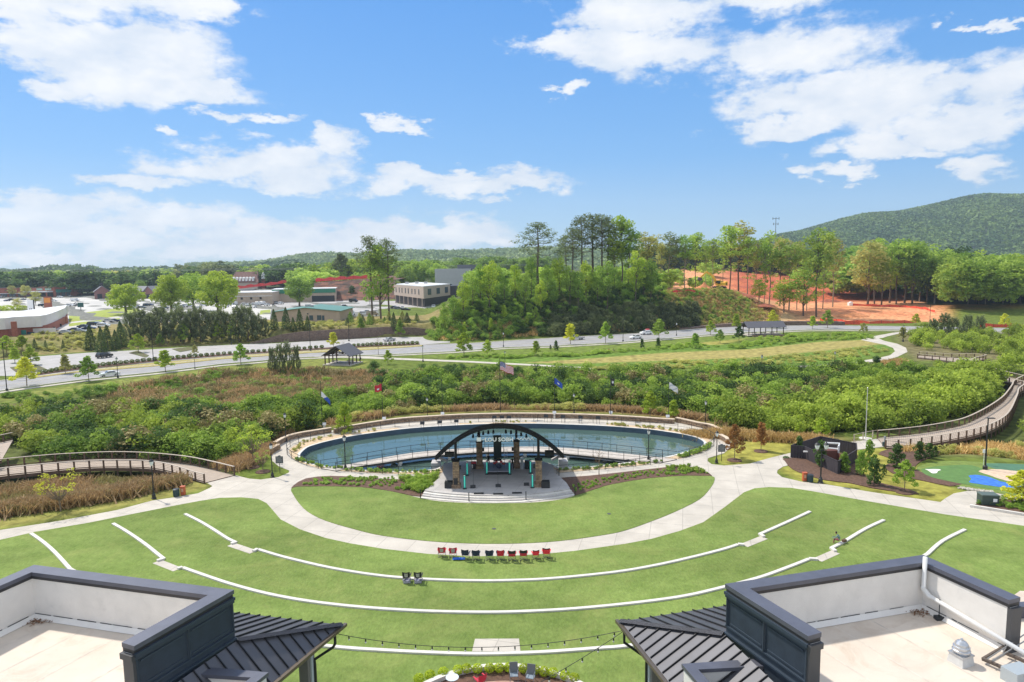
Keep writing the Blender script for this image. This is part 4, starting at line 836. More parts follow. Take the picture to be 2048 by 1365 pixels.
# vent pipe along the right parapet
zf = 14.55; a0 = BR_['inn'][1]; d10 = (BR_['P0']-BR_['P1']).normalized(); n10 = (BR_['P2']-BR_['P1']).normalized()
q = a0+n10*.10+d10*.12
vp = thing('vent_pipe', 'white plastic pipe running down along the parapet wall of the right roof', 'pipe')
p0 = Vector((*q, 16.55)); p1 = Vector((*q, 15.38)); p2 = p1+Vector((d10.x*.22, d10.y*.22, -.16)); p3 = p2+Vector((d10.x*4.6, d10.y*4.6, -.45))
MB().tube([p0, p1, p2, p3], .075, 12).build('pipe', PVC, vp, smooth=True)
MB().tube([p1+Vector((0, 0, .1)), p1, p2, p2+(p3-p2).normalized()*.12], .092, 12).build('elbow', PVC, vp, smooth=True)
h = p2+(p3-p2)*.09
MB().tube([(h.x, h.y, h.z+.1), (h.x, h.y, zf+.02)], .018, 6).box((h.x, h.y, zf+.06), (.26, .2, .12)).build('pipe_support', mat('black_rubber_foot', (.03, .035, .04), .8), vp)
lf = foliage('dead_leaves', (.20, .09, .04), (.30, .16, .08), 0)
# mushroom exhaust fan
def fan(px, py, label):
    c = G(px, py, zf); r = thing('exhaust_fan', label, 'exhaust fan', c, .35, s=.84)
    GALV = mat('galvanised_steel', (.55, .57, .60), .32, metal=.75, var=.1, scale=5)
    MB().box((0, 0, .17), (.62, .62, .34), taper=.86).build('curb', mat('curb_membrane', (.58, .58, .57), .7, var=.1, scale=4), r)
    MB().box((0, 0, .37), (.60, .60, .05)).build('base_plate', GALV, r)
    MB().lathe([(.22, .39), (.22, .46), (.30, .47), (.31, .53), (.26, .56), (.26, .60), (.28, .61), (.28, .66), (.23, .68), (.22, .76), (.16, .84), (.07, .88), (.0, .90)], 20).build('fan_dome', GALV, r, smooth=False)
    MB().lathe([(.05, .88), (.05, .93), (.03, .96), (.0, .97)], 10).build('cap', GALV, r)
fan(1921, 1326, 'silver mushroom-domed exhaust fan on a square curb on the right roof')
# pipe-frame and grey box at the roof's right edge
fr = thing('equipment_frame', 'brown steel angle frame with thin pipes lying on the right roof at the frame edge', 'steel frame')
BRN = mat('primer_brown_steel', (.11, .085, .07), .6)
a = G(1965, 1318, zf+.15); b = G(2080, 1368, zf+.15); c = G(2010, 1306, zf+.15); d = G(2100, 1345, zf+.15)
MB().beam(a, b, .10, .08).beam(c, d, .10, .08).beam(a, G(2025, 1283, zf+.15), .06).build('frame', BRN, fr)
MB().tube([G(1975, 1318, zf+.3), G(2060, 1262, zf+.4)], .02, 6).tube([G(1985, 1322, zf+.3), G(2070, 1270, zf+.4)], .02, 6).build('conduit', mat('grey_conduit', (.3, .3, .3), .5, metal=.5), fr)
bx = tag(MB().box((0, 0, .2), (.75, .5, .4), rz=.3).build('junction_box', mat('grey_sheet_metal', (.42, .47, .50), .5, metal=.3), loc=G(2035, 1362, zf)), 'plain grey sheet-metal box at the bottom right corner of the right roof', 'metal box')
# debris in the parapet corners
for nm, q_, lb in (('leaf_litter', BL['inn'][1]+Vector((.28, -.28)), 'brown dead leaves caught in the far corner of the left roof'), ('leaf_litter', BR_['inn'][1]+Vector((-.25, -.3)), 'brown dead leaves caught in the far corner of the right roof')):
    m = MB(); rr = random.Random(5)
    for i in range(90):
        x, y = rr.gauss(0, .22), rr.gauss(0, .12); a = rr.uniform(0, 6.3); s_ = rr.uniform(.015, .04)
        m.box((q_.x+x, q_.y+y, zf+.03+rr.uniform(0, .05)), (s_*2, s_, .006), rz=a, rx=rr.uniform(-.5, .5))
    tag(m.build(nm, mat('dry_leaf', (.20, .10, .05), .9)), lb, 'leaf litter', kind='stuff')
# far right: further white terrace beyond the right building
t = thing('side_roof', 'pale flat roof with grey coping peeping past the right building', 'roof')
pz = 12.5; 
MB().prism([G2(a, b, pz) for a, b in [(2000, 1210), (2040, 1182), (2300, 1200), (2300, 1500), (2060, 1420)]], 0, pz, EPDM, side=WALLB).build('roof', parent=t)
MB().beam(G(2010, 1222, pz+.25), G(2200, 1214, pz+.25), .4, .5, CAPM).build('coping', parent=t)

# ================= FOLIAGE GENERATORS =================
def leaf_quads(C, S, NRM, mix=.6, asp=.6):
    n = len(C); r = rng.normal(size=(n, 3)); r /= np.linalg.norm(r, axis=1)[:, None]
    nn = NRM*(1-mix)+r*mix; nn /= np.linalg.norm(nn, axis=1)[:, None]+1e-9
    t = rng.normal(size=(n, 3)); a = np.cross(nn, t); a /= np.linalg.norm(a, axis=1)[:, None]+1e-9; b = np.cross(nn, a)
    S = S[:, None]; V = np.stack([C+a*S, C+b*S*asp, C-a*S, C-b*S*asp], 1)
    return V       # n,4,3
class Fol:
    def __init__(s): s.q = []; s.t = []
    def add(s, Q, t): s.q.append(Q); s.t.append(np.asarray(t, float))
    def data(s): return np.concatenate(s.q), np.concatenate(s.t)
    def mesh(s, name, mt):
        Q, t = s.data(); return quad_mesh(name, Q, t, mt)
def quad_mesh(name, Q, t, mt):
    n = len(Q); me = bpy.data.meshes.new(name); me.vertices.add(n*4); me.vertices.foreach_set('co', Q.reshape(-1).astype(np.float32)); me.loops.add(n*4); me.loops.foreach_set('vertex_index', np.arange(n*4, dtype=np.int32))
    me.polygons.add(n); me.polygons.foreach_set('loop_start', np.arange(0, n*4, 4, dtype=np.int32)); me.polygons.foreach_set('loop_total', np.full(n, 4, dtype=np.int32)); me.update(calc_edges=True)
    at = me.attributes.new('tint', 'FLOAT', 'POINT'); at.data.foreach_set('value', np.repeat(t, 4).astype(np.float32)); me.materials.append(mt); return me
def clump(F, c, r, n, size, tint, flat=1., up=0., mix=.6, asp=.6):
    d = rng.normal(size=(n, 3)); d /= np.linalg.norm(d, axis=1)[:, None]; rad = r*(.45+.6*rng.random(n)**.6)
    C = np.array(c)+d*rad[:, None]*np.array([1, 1, flat]); N_ = d*np.array([1, 1, 1])+np.array([0, 0, up])
    F.add(leaf_quads(C, size*(.7+.6*rng.random(n)), N_, mix, asp), np.clip(tint+rng.normal(0, .12, n), 0, 1))
def trunk_mesh(name, m, mt): return m.build(name, mt)
BARK = mat('bark', (.13, .10, .075), .95, var=.25, scale=3, bump=.6); BARKL = mat('pale_bark', (.30, .25, .19), .95, var=.2, scale=3, bump=.5); STEM = mat('young_stem', (.22, .17, .12), .9, var=.2, scale=4)
def env_points(n, zc, rz, rxy, zlo=0, power=1.0, minr=.45):
    P = []
    while len(P) < n:
        d = rng.normal(size=3); d /= np.linalg.norm(d); k = minr+(1-minr)*rng.random()**.5
        p = np.array([d[0]*rxy*k, d[1]*rxy*k, zc+d[2]*rz*k])
        if p[2] > zlo: P.append(p)
    return P
def make_proto(kind):
    F = Fol(); m = MB()
    def limb(p, r0=.012, z0=.3):
        a = Vector((0, 0, z0)); b = Vector(p); mid = a.lerp(b, .5)+Vector((0, 0, -.03)); m.tube([a, mid, b], [r0, r0*.6, r0*.25], 5)
    if kind == 'shade':
        m.tube([(0, 0, -.02), (.005, 0, .15), (0, .01, .35), (.01, 0, .6)], [.035, .026, .02, .01], 8)
        for p in env_points(46, .58, .36, .37, .2, minr=.55): clump(F, p, .12, 110, .024, .35+.5*rng.random(), .8, .4); 
        for p in env_points(9, .55, .28, .28): limb(p)
        clump(F, (0, 0, .55), .22, 500, .024, .1, 1)
    elif kind == 'broad':
        m.tube([(0, 0, -.03), (.01, 0, .25), (0, .01, .5), (.01, 0, .85)], [.012, .010, .007, .003], 6)
        for p in env_points(42, .63, .36, .17, .2, minr=.3): clump(F, p*np.array([1+.3*(p[2] < .6), 1, 1]), .065+.03*rng.random(), 55, .017, .2+.7*rng.random(), .8, .4)
        for p in env_points(8, .6, .3, .15): limb(p, .007, max(.2, p[2]-.25))
    elif kind == 'lanky':      # tall forest-edge tree: bare pole below, ragged crown
        m.tube([(0, 0, -.03), (.012, 0, .3), (-.005, .01, .6), (.01, 0, .93)], [.0085, .007, .005, .002], 6)
        for p in env_points(30, .74, .25, .13, .42, minr=.3): clump(F, p, .045+.035*rng.random(), 42, .015, .2+.7*rng.random(), .75, .4); limb(p, .004, max(.3, p[2]-.12))
        for i in range(7): z = .3+.2*rng.random(); a = rng.random()*6.28; clump(F, (.06*math.cos(a), .06*math.sin(a), z), .035, 16, .013, .6, .6)
    elif kind == 'pine':
        m.tube([(0, 0, -.03), (.008, 0, .35), (0, .006, .7), (.004, 0, .97)], [.0125, .010, .007, .002], 7)
        for i in range(30):
            z = .56+.42*(i/30)**.8; rr = (.16*(1-((z-.56)/.46)**1.6)+.02)*(.5+.7*rng.random()); a = i*2.4+rng.random(); p = (rr*math.cos(a), rr*math.sin(a), z+.02)
            clump(F, p, .048+.03*rng.random(), 60, .012, .15+.6*rng.random(), .42, .7, .5, .35); limb(p, .0045, z-.03)
        for i in range(5): a = i*2.1; z = .38+.04*i; limb((.07*math.cos(a), .07*math.sin(a), z), .003, z)
    elif kind == 'young':
        m.tube([(0, 0, -.02), (.004, 0, .3), (0, 0, .9)], [.012, .009, .003], 6)
        for i in range(26):
            z = .27+.7*(i/26); rr = .27*(1-(z-.25)/.8)**.75*(.35+.75*rng.random()); a = i*2.4+rng.random(); p = (rr*math.cos(a), rr*math.sin(a), z); clump(F, p, .09*(1.15-.5*z), 75, .027, .25+.6*rng.random(), .7, .5); limb(p, .004, max(.2, z-.12))
    elif kind == 'conifer':
        m.tube([(0, 0, -.02), (0, 0, .5)], [.03, .012], 6); n = 2600; z = rng.random(n)**1.25; a = rng.random(n)*6.28; lump = 1+.14*np.sin(a*5+z*26)+.1*np.sin(z*60+a*2)
        r = .23*(1-z)**.72*(.55+.45*np.minimum(1, z*6+.55))*lump*(.72+.35*rng.random(n)); C = np.stack([r*np.cos(a), r*np.sin(a), .02+z*.98], -1); N_ = np.stack([np.cos(a), np.sin(a), .5+0*a], -1)
        F.add(leaf_quads(C, .022*(.7+.6*rng.random(n)), N_, .5, .45), np.clip(.3+.5*np.sin(a*5+z*26)*.4+rng.normal(0, .2, n)+.2*z, 0, 1))
    elif kind == 'scrub':      # bushy young pine with upright candles
        m.tube([(0, 0, -.02), (0, 0, .8)], [.03, .008], 6)
        for i in range(46):
            z = .08+.85*(i/46); rr = .40*(1-z)**.55*(.3+.85*rng.random()); a = i*2.4+rng.random()*.8; p = np.array((rr*math.cos(a), rr*math.sin(a), z))
            n = 80; t = rng.random(n); ax = np.array([math.cos(a)*.5, math.sin(a)*.5, 1.]); C = p+np.outer(t, ax)*.15+rng.normal(0, .03, (n, 3)); F.add(leaf_quads(C, .034*(.7+.6*rng.random(n)), np.tile(np.array([math.cos(a), math.sin(a), .2]), (n, 1)), .6, .3), np.clip(.15+.75*t+rng.normal(0, .1, n), 0, 1))
    elif kind == 'magnolia':
        m.tube([(0, 0, -.02), (0, 0, .7)], [.02, .008], 6)
        for i in range(34):
            z = .1+.86*(i/34); rr = .26*(1-z)**.55*(.3+.85*rng.random()); a = i*2.4+rng.random(); clump(F, (rr*math.cos(a), rr*math.sin(a), z), .075, 38, .034, .1+.8*rng.random(), .9, .4)
    elif kind == 'sparse':
        m.tube([(0, 0, -.02), (.01, 0, .25), (0, .01, .45)], [.016, .012, .007], 6)
        for p in env_points(30, .62, .3, .38, .25, minr=.5): clump(F, p, .07, 20, .018, .3+.6*rng.random(), .5, .6); limb(p, .007, .22)
    elif kind == 'bare':
        m.tube([(0, 0, -.02), (0, 0, .3), (.01, 0, .9)], [.012, .009, .002], 6)
        for i in range(16): a = i*2.4; z = .3+.035*i; limb((.2*math.cos(a)*(1-.3*z), .2*math.sin(a), z+.22), .0045, z)
        for p in env_points(8, .7, .2, .15): clump(F, p, .05, 5, .012, .5)
    elif kind == 'shrub':
        for p in env_points(20, .35, .5, .5, .1, minr=.4): clump(F, p, .24, 40, .075, .2+.7*rng.random(), .9, .4)
    elif kind == 'thick':      # leafy thicket bush, several stems
        for p in env_points(17, .5, .45, .42, .12, minr=.35): clump(F, p, .22, 42, .05, .1+.8*rng.random(), .85, .5)
    elif kind == 'ball':
        n = 420; d = rng.normal(size=(n, 3)); d /= np.linalg.norm(d, axis=1)[:, None]; C = d*np.array([.5, .5, .46])*(.85+.2*rng.random((n, 1)))+np.array([0, 0, .5]); F.add(leaf_quads(C, .085*(.7+.6*rng.random(n)), d, .4), .2+.6*rng.random(n))
    elif kind == 'tuft':
        n = 46; a = rng.random(n)*6.28; C = np.stack([.28*np.cos(a)*rng.random(n), .28*np.sin(a)*rng.random(n), .25+.3*rng.random(n)], -1); F.add(leaf_quads(C, .3*(.6+.6*rng.random(n)), np.stack([np.cos(a), np.sin(a), .3+0*a], -1), .35, .25), rng.random(n))
    elif kind == 'reed':
        n = 26; C = rng.normal(0, .36, (n, 3)); C[:, 2] = .5; h = .5*(.7+.5*rng.random(n)); w = .05; ax = rng.normal(0, .38, (n, 3)); ax[:, 2] = 1; a = rng.random(n)*6.28; s = np.stack([np.cos(a), np.sin(a), 0*a], -1)*w
        V = np.stack([C-ax*h[:, None]-s, C-ax*h[:, None]+s, C+ax*h[:, None]+s*.3, C+ax*h[:, None]-s*.3], 1); F.add(V, rng.random(n))
    return F, m
PROTO = {}
def proto(kind, v=0):
    if (kind, v) not in PROTO: F, m = make_proto(kind); PROTO[kind, v] = (F.data(), m)
    return PROTO[kind, v]
TREES = {}
def tree(kind, fmt, px, py, top, label, name='tree', cat='tree', group=None, v=0, wide=1., base=None, bark=None, hm=None):
    b = base if base is not None else GT(px, py); depth = (b-Vector((0, 0, CH))).dot(CF)
    h = hm or max(.5, (py-top)/FPX*depth)
    key = (kind, v, fmt.name)
    if key not in TREES:
        (Q, t), m = proto(kind, v); me = quad_mesh('crown', Q, t, fmt); tm = None
        if m.v: o = m.build('trunk', bark or BARK); tm = o.data; bpy.data.objects.remove(o)
        TREES[key] = (me, tm)
    me, tm = TREES[key]
    if tm is None and name not in ('tree',):
        o = bpy.data.objects.new(name, me); COL.objects.link(o); tag(o, label, cat, group); r = o
    else:
        r = thing(name, label, cat, group=group); c = bpy.data.objects.new('crown', me); COL.objects.link(c); c.parent = r
        if tm: t_ = bpy.data.objects.new('trunk', tm); COL.objects.link(t_); t_.parent = r
    r.location = b; r.rotation_euler = (0, 0, random.uniform(0, 6.28)); r.scale = (h*wide, h*wide, h)
    return r
def scatter(name, label, kindw, mt, pts, hs, cat='thicket', tint=None, wide=(1, 1), nv=3):     # one merged mass nobody could count
    Qs = []; ts = []
    for i, (p, h) in enumerate(zip(pts, hs)):
        k = kindw if isinstance(kindw, str) else kindw[i % len(kindw)]
        (Q, t), _ = proto(k, 10+random.randrange(nv)); a = random.uniform(0, 6.28); c, s = math.cos(a), math.sin(a); w = h*random.uniform(*wide)
        V = np.empty_like(Q); V[..., 0] = (Q[..., 0]*c-Q[..., 1]*s)*w+p[0]; V[..., 1] = (Q[..., 0]*s+Q[..., 1]*c)*w+p[1]; V[..., 2] = Q[..., 2]*h+p[2]
        Qs.append(V); off_ = random.gauss(0, .2)+.35*(float(patch(p[0], p[1], .18, 5))-.5) if tint is None else tint[i]; ts.append(np.clip(t+off_, 0, 1))
    me = quad_mesh(name, np.concatenate(Qs), np.concatenate(ts), mt); o = bpy.data.objects.new(name, me); COL.objects.link(o)
    return tag(o, label, cat, kind='stuff')
# palettes
F_LIME = foliage('leaf_lime', (.15, .26, .028), (.37, .48, .07)); F_YEL = foliage('leaf_yellow_green', (.32, .38, .03), (.62, .62, .09)); F_MID = foliage('leaf_mid_green', (.09, .19, .035), (.26, .40, .08))
F_SPR = foliage('leaf_spring_green', (.115, .22, .035), (.33, .46, .10)); F_DEEP = foliage('leaf_deep_green', (.025, .06, .022), (.10, .18, .05)); F_PINE = foliage('pine_needles', (.06, .10, .05), (.18, .23, .10))
F_SCR = foliage('scrub_pine_needles', (.04, .065, .035), (.20, .25, .13)); F_CED = foliage('cedar_green', (.04, .075, .03), (.12, .19, .07)); F_OLV = foliage('leaf_olive', (.20, .24, .08), (.44, .46, .18)); F_RED = foliage('leaf_coppery', (.20, .10, .04), (.36, .22, .09))
F_THK = foliage('thicket_leaves', (.05, .11, .022), (.25, .37, .07)); F_WIL = foliage('willow_leaves', (.10, .16, .03), (.30, .40, .07)); F_REED = foliage('dry_reeds', (.18, .135, .085), (.40, .30, .18), .3); F_HAY = foliage('tan_grass', (.30, .22, .10), (.52, .40, .2), .2); F_HEATH = foliage('brown_brush', (.13, .125, .06), (.27, .25, .12), .2)
F_HDG = foliage('hedge_leaves', (.05, .09, .02), (.17, .23, .05)); F_BOX = foliage('boxwood_bright', (.17, .26, .02), (.42, .52, .05)); F_GRS = foliage('ornamental_grass', (.12, .22, .04), (.28, .42, .1))
def patch(X, Y, s, seed): 
    return .5+.25*(np.sin(X*s+1.7*np.sin(Y*s*.7+seed)+seed)*1.2+np.sin(Y*s*1.9+2.1*np.sin(X*s*1.1+seed*2))*.9)
def rand_in(poly_px, n, z=0, seed=1, dmin=0, thr=None, ps=.25):
    P = W2(poly_px, z); xs = [p[0] for p in P]; ys = [p[1] for p in P]; r = np.random.default_rng(seed); out = []
    while len(out) < n:
        X = r.uniform(min(xs), max(xs), n*3); Y = r.uniform(min(ys), max(ys), n*3); ok = sdist(X, Y, P) < 0
        if thr is not None: ok &= patch(X, Y, ps, seed) > thr+r.normal(0, .12, len(X))
        out += list(zip(X[ok], Y[ok]))
    out = np.array(out[:n]); Z = T(out[:, 0], out[:, 1]); return np.column_stack([out, Z])

# ================= THICKETS, MARSH, GROUND COVER =================
r_ = random.Random(11)
# exclusion: keep boardwalk decks clear
EXC = [W2([(-200,1000),(0,960),(100,948),(200,941),(300,943),(365,957),(409,970),(475,955),(440,940),(380,926),(300,917),(200,916),(60,925),(-200,952)]), W2([(1766,900),(1870,891),(1955,874),(2012,850),(2034,815),(2070,775),(2060,750),(2025,762),(2005,800),(1960,830),(1900,852),(1800,868),(1745,872)]), W2([(-200,960),(40,940),(35,872),(-100,880)]),
       W2([(1830,722),(1905,728),(1905,738),(1950,750),(2060,782),(2080,762),(1975,735),(1985,712),(1900,706),(1830,706)]), W2([(1690,890),(1790,880),(1770,865),(1700,875)])]
def keep(P, pad=1.0):
    ok = np.ones(len(P), bool)
    for e in EXC: ok &= sdist(P[:, 0], P[:, 1], e) > pad
    return P[ok]
def thicket(poly, n, hlo, hhi, seed, name, label, mt=F_THK, kinds='thick', pad=1.3, wide=(.8, 1.25)):
    P = keep(rand_in(poly, n, seed=seed), pad); hs = [hlo*.55+(hhi*1.12-hlo*.55)*min(1, max(0, .75*float(patch(p[0], p[1], .33, seed))+.45*r_.random()-.05)) for p in P]; global LASTP; LASTP = P
    return scatter(name, label, kinds, mt, P, hs, wide=wide)
thicket([(620,858),(560,845),(470,842),(400,826),(300,820),(300,842),(520,868),(560,880),(545,886),(520,900),(480,918),(430,916),(380,908),(300,905),(200,905),(100,912),(40,930),(30,880),(-300,880),(-300,838),(0,828),(130,830),(300,812),(470,812),(620,800),(700,782),(780,762),(900,752),(1000,750),(1200,756),(1450,752),(1640,750),(1700,742),(1900,742),(2000,762),(1990,790),(1900,815),(1800,830),(1700,838),(1600,850),(1500,858),(1440,846),(1400,826),(1250,806),(1100,798),(930,800),(800,818),(700,842)], 1450, 2.2, 4.3, 3, 'thicket', 'dense green thicket filling the hollow behind the pond')
thicket([(1440,848),(1500,860),(1650,868),(1760,850),(1850,835),(1960,805),(2010,770),(1960,750),(1850,760),(1700,790),(1560,830)], 420, 3.2, 5.8, 4, 'willow_thicket', 'feathery yellow-green willow thicket below the flagpole and boardwalk', F_WIL, pad=2.2)
thicket([(1830,745),(1900,735),(1960,745),(2048,790),(2200,790),(2300,700),(2100,668),(1900,668),(1830,672),(1825,690),(1850,706)], 330, 2.2, 4.6, 5, 'willow_thicket', 'light green willow scrub between the far boardwalk and the road', F_WIL, pad=2.2)
thicket([(2030,830),(2048,870),(2100,900),(2300,900),(2300,760),(2100,770)], 110, 2.5, 4.8, 51, 'willow_thicket', 'green scrub crowding the boardwalk at the right frame edge', F_WIL, pad=2.8)
thicket([(1700,845),(1800,828),(1900,800),(1960,770),(1900,752),(1780,775),(1700,800)], 60, 3, 5, 6, 'shrub_patch', 'bright green bushes between the thicket and the long boardwalk', F_SPR, pad=2.5)
thicket([(60,905),(300,900),(480,880),(500,850),(300,835),(100,845)], 150, 1.8, 3.0, 7, 'shrub_patch', 'light green bushes behind the left boardwalk', F_SPR, pad=2.)
thicket([(0,795),(200,780),(450,748),(600,745),(560,768),(300,790),(60,812)], 260, .6, 1.5, 8, 'brush', 'low mixed green brush on the slope under the left road', F_MID, wide=(1.2, 2))
thicket([(740,742),(1000,745),(1200,752),(1500,744),(1640,742),(1500,758),(1200,768),(900,760),(760,758)], 330, 1., 2.6, 9, 'brush', 'dark green brush along the footpath edge', F_DEEP, wide=(.9, 1.6))
thicket([(860,716),(1150,708),(1400,688),(1440,695),(1300,702),(1150,714),(960,720)], 240, .4, 1.1, 10, 'bank_grass', 'rough green growth on the bank below the road', F_SPR, wide=(1.3, 2.4))
thicket([(1440,700),(1560,672),(1700,668),(1770,680),(1640,682),(1520,696)], 200, .5, 1.5, 12, 'bank_grass', 'rough green growth on the bank below the right picnic shelter', F_SPR, wide=(1.2, 2.2))
thicket([(1150,738),(1330,726),(1500,719),(1640,706),(1760,694),(1780,702),(1700,719),(1620,728),(1400,737),(1200,744)], 300, .4, 1.0, 13, 'bank_grass', 'rough grass on the bank between the mown field and the footpath', F_OLV, wide=(1.4, 2.6))
def reeds(poly, n, hlo, hhi, seed, name, label, mt, kinds='reed', pad=.9, wide=(1, 1.8), thr=.42):
    P = keep(rand_in(poly, n, seed=seed, thr=thr), pad); return scatter(name, label, kinds, mt, P, [r_.uniform(hlo, hhi) for _ in P], cat='tall grass', wide=wide)
reeds([(-200,1060),(0,1034),(117,1018),(234,999),(300,985),(360,972),(400,962),(330,950),(200,944),(50,955),(-200,985)], 1700, .7, 1.4, 20, 'marsh_grass', 'rusty brown marsh grass below the left boardwalk', F_REED)
reeds([(-200,1060),(0,1034),(117,1018),(234,999),(300,985),(360,972),(400,962),(330,950),(200,944),(50,955),(-200,985)], 1500, .6, 1.2, 200, 'marsh_grass', 'dull purple-brown marsh grass mixed in below the left boardwalk', F_HEATH)
reeds([(-200,1060),(0,1034),(117,1018),(234,999),(300,985),(360,972),(400,962),(330,950),(200,944),(50,955),(-200,985)], 420, .6, 1.3, 21, 'marsh_brush', 'dark brown brush mixed into the marsh grass below the left boardwalk', F_HEATH, 'thick', wide=(1, 1.8))
reeds([(560,862),(600,858),(800,826),(930,812),(1100,808),(1250,816),(1420,838),(1462,862),(1423,843),(1324,829),(1224,822),(1124,820),(1000,818),(860,824),(800,829),(660,849),(600,861),(550,882)], 1500, .5, 1.3, 22, 'tall_grass', 'tan and orange tall grass behind the stone wall', F_REED)
reeds([(200,785),(420,748),(640,742),(790,746),(830,765),(640,800),(430,812),(300,815)], 1000, .8, 1.7, 23, 'tall_grass', 'orange-brown tall grass on the slope left of centre', F_REED)
reeds([(200,785),(420,748),(640,742),(790,746),(830,765),(640,800),(430,812),(300,815)], 1000, .8, 1.7, 233, 'tall_grass', 'grey-brown tall grass mixed in on the slope left of centre', F_HEATH)
reeds([(200,790),(420,755),(640,748),(790,752),(800,775),(640,800),(430,812),(300,815)], 300, .7, 1.6, 24, 'brown_brush', 'grey-brown brush on the slope left of centre', F_HEATH, 'thick')
reeds([(1230,868),(1440,866),(1560,878),(1700,878),(1760,868),(1720,885),(1650,890),(1500,880)], 1000, .5, 1.2, 25, 'tall_grass', 'tan tall grass along the edge of the willow thicket', F_HAY)
reeds([(430,915),(520,895),(545,885),(540,905),(515,925),(470,945)], 480, .5, 1.2, 26, 'tall_grass', 'brown tall grass beside the left pond path', F_REED)
reeds([(1800,905),(1870,898),(2100,915),(2300,930),(2300,900),(2048,880),(1960,875),(1880,892)], 1100, .5, 1.3, 27, 'tall_grass', 'brown-green tall grass behind the putting green', F_HAY)
reeds([(1800,905),(1870,898),(2100,915),(2300,930),(2300,900),(2048,880),(1960,875),(1880,892)], 160, .7, 1.6, 271, 'brush', 'olive brush behind the putting green', F_OLV, 'thick')
reeds([(0,835),(300,818),(620,798),(640,806),(300,836),(0,850)], 900, .6, 1.4, 28, 'tall_grass', 'brown tall grass strip inside the left thicket', F_REED)
reeds([(1560,742),(1700,738),(1800,722),(1830,730),(1700,748),(1580,750)], 500, .4, 1.1, 29, 'tall_grass', 'tan grass beside the curved far path', F_HAY)
# mass on the knoll front and the excavated bank
def slope_scatter(px0, px1, ylo, yhi, n, hlo, hhi, seed, name, label, mt, kinds='thick', wide=(.9, 1.4)):
    r = np.random.default_rng(seed); px = r.uniform(px0, px1, n); base = interp(px, [(850, 250), (942, 246), (1133, 261), (1283, 271), (1407, 289), (1490, 299), (1640, 312)]); Y = base+r.uniform(ylo, yhi, n); X = (px-1024)/FPX*Y
    P = np.column_stack([X, Y, T(X, Y)]); return scatter(name, label, kinds, mt, P, r.uniform(hlo, hhi, n), wide=wide)
slope_scatter(930, 1330, 4, 34, 380, 1.2, 3.2, 38, 'knoll_brush', 'mid green brush mixed over the slope of the wooded knoll', F_MID)
slope_scatter(930, 1330, -1, 34, 420, 1.4, 3.4, 31, 'knoll_brush', 'dark green brush covering the slope of the wooded knoll', F_DEEP)
slope_scatter(1100, 1400, -2, 12, 260, 2.5, 4.6, 32, 'pine_scrub', 'dark young pines crowding the foot of the knoll by the road', F_SCR, 'scrub', (1, 1.5))
slope_scatter(1290, 1500, 2, 24, 300, .8, 2.2, 39, 'hillside_brush', 'mid green bushes on the steep bank below the excavator', F_MID)
slope_scatter(1290, 1530, 0, 26, 560, .7, 2.0, 33, 'hillside_brush', 'olive green brush on the steep bank below the excavator', F_OLV, ['thick', 'scrub'], (.9, 1.5))
slope_scatter(1300, 1560, 0, 28, 1300, .5, 1.1, 34, 'hillside_grass', 'tan grass patches on the steep bank below the excavator', F_HAY, 'reed', (1.2, 2))
slope_scatter(860, 1050, -1, 26, 160, 1.5, 3.4, 35, 'knoll_brush', 'mid green brush on the left shoulder of the knoll', F_MID)
slope_scatter(870, 1300, 0, 10, 600, .5, 1.2, 36, 'hillside_grass', 'tan grass at the foot of the knoll beside the road', F_HAY, 'reed', (1.2, 2))
slope_scatter(940, 1330, 28, 60, 150, 3, 6, 37, 'understory', 'leafy green understory beneath the tall knoll trees', F_SPR, ['broad', 'thick'], (1.1, 1.5))
P = np.column_stack([np.random.default_rng(41).uniform(-190, -20, 700), np.zeros(700), np.zeros(700)]); rr_ = np.random.default_rng(42); pxs = rr_.uniform(60, 830, 700); ys = interp(pxs, [(0, 216), (79, 226), (290, 242), (600, 259), (850, 270)])+rr_.uniform(0, 24, 700); xs = (pxs-1024)/FPX*ys
scatter('bank_brush', 'mixed low brush on the bank behind the parking lot', ['thick', 'tuft'], F_OLV, np.column_stack([xs, ys, T(xs, ys)]), rr_.uniform(.5, 1.5, 700), wide=(1, 2))
reeds([(200,782),(420,745),(640,742),(790,746),(830,765),(640,800),(430,812),(300,815)], 190, .7, 1.9, 241, 'green_brush', 'scattered green bushes on the brown slope left of centre', F_MID, 'thick')
reeds([(-200,1060),(0,1034),(234,999),(360,972),(330,950),(200,944),(-200,985)], 90, .5, 1.1, 242, 'green_brush', 'scattered green sprigs in the brown marsh on the left', F_OLV, 'thick')
reeds([(560,862),(600,858),(800,826),(930,812),(1100,808),(1250,816),(1420,838),(1462,862),(1423,843),(1324,829),(1224,822),(1124,820),(1000,818),(860,824),(800,829),(660,849),(600,861),(550,882)], 150, .7, 1.8, 221, 'green_brush', 'green and yellow brush among the tall grass behind the stone wall', F_OLV, 'thick')
TA = [(620,858),(560,845),(470,842),(400,826),(300,820),(0,830),(-100,870),(100,905),(300,905),(480,905),(545,880)]; TB = [(700,790),(780,764),(900,754),(1200,757),(1450,754),(1640,752),(1700,744),(1640,800),(1500,840),(1250,806),(1100,798),(930,800),(800,818)]
for k_, (pl, n_, f_, lb_) in enumerate([(TA, 190, F_DEEP, 'dark green bushes within the left thicket'), (TA, 170, F_WIL, 'yellow-green bushes within the left thicket'), (TB, 260, F_DEEP, 'dark green bushes within the central thicket'), (TB, 150, F_SPR, 'bright green bushes within the central thicket'), (TB, 90, F_HEATH, 'grey-brown dead brush within the central thicket'), (TA, 70, F_HEATH, 'grey-brown dead brush within the left thicket')]): reeds(pl, n_, 1.8, 5.0, 230+k_, 'bush_patch', lb_, f_, 'thick', wide=(.7, 1.3), thr=.5, pad=1.4)
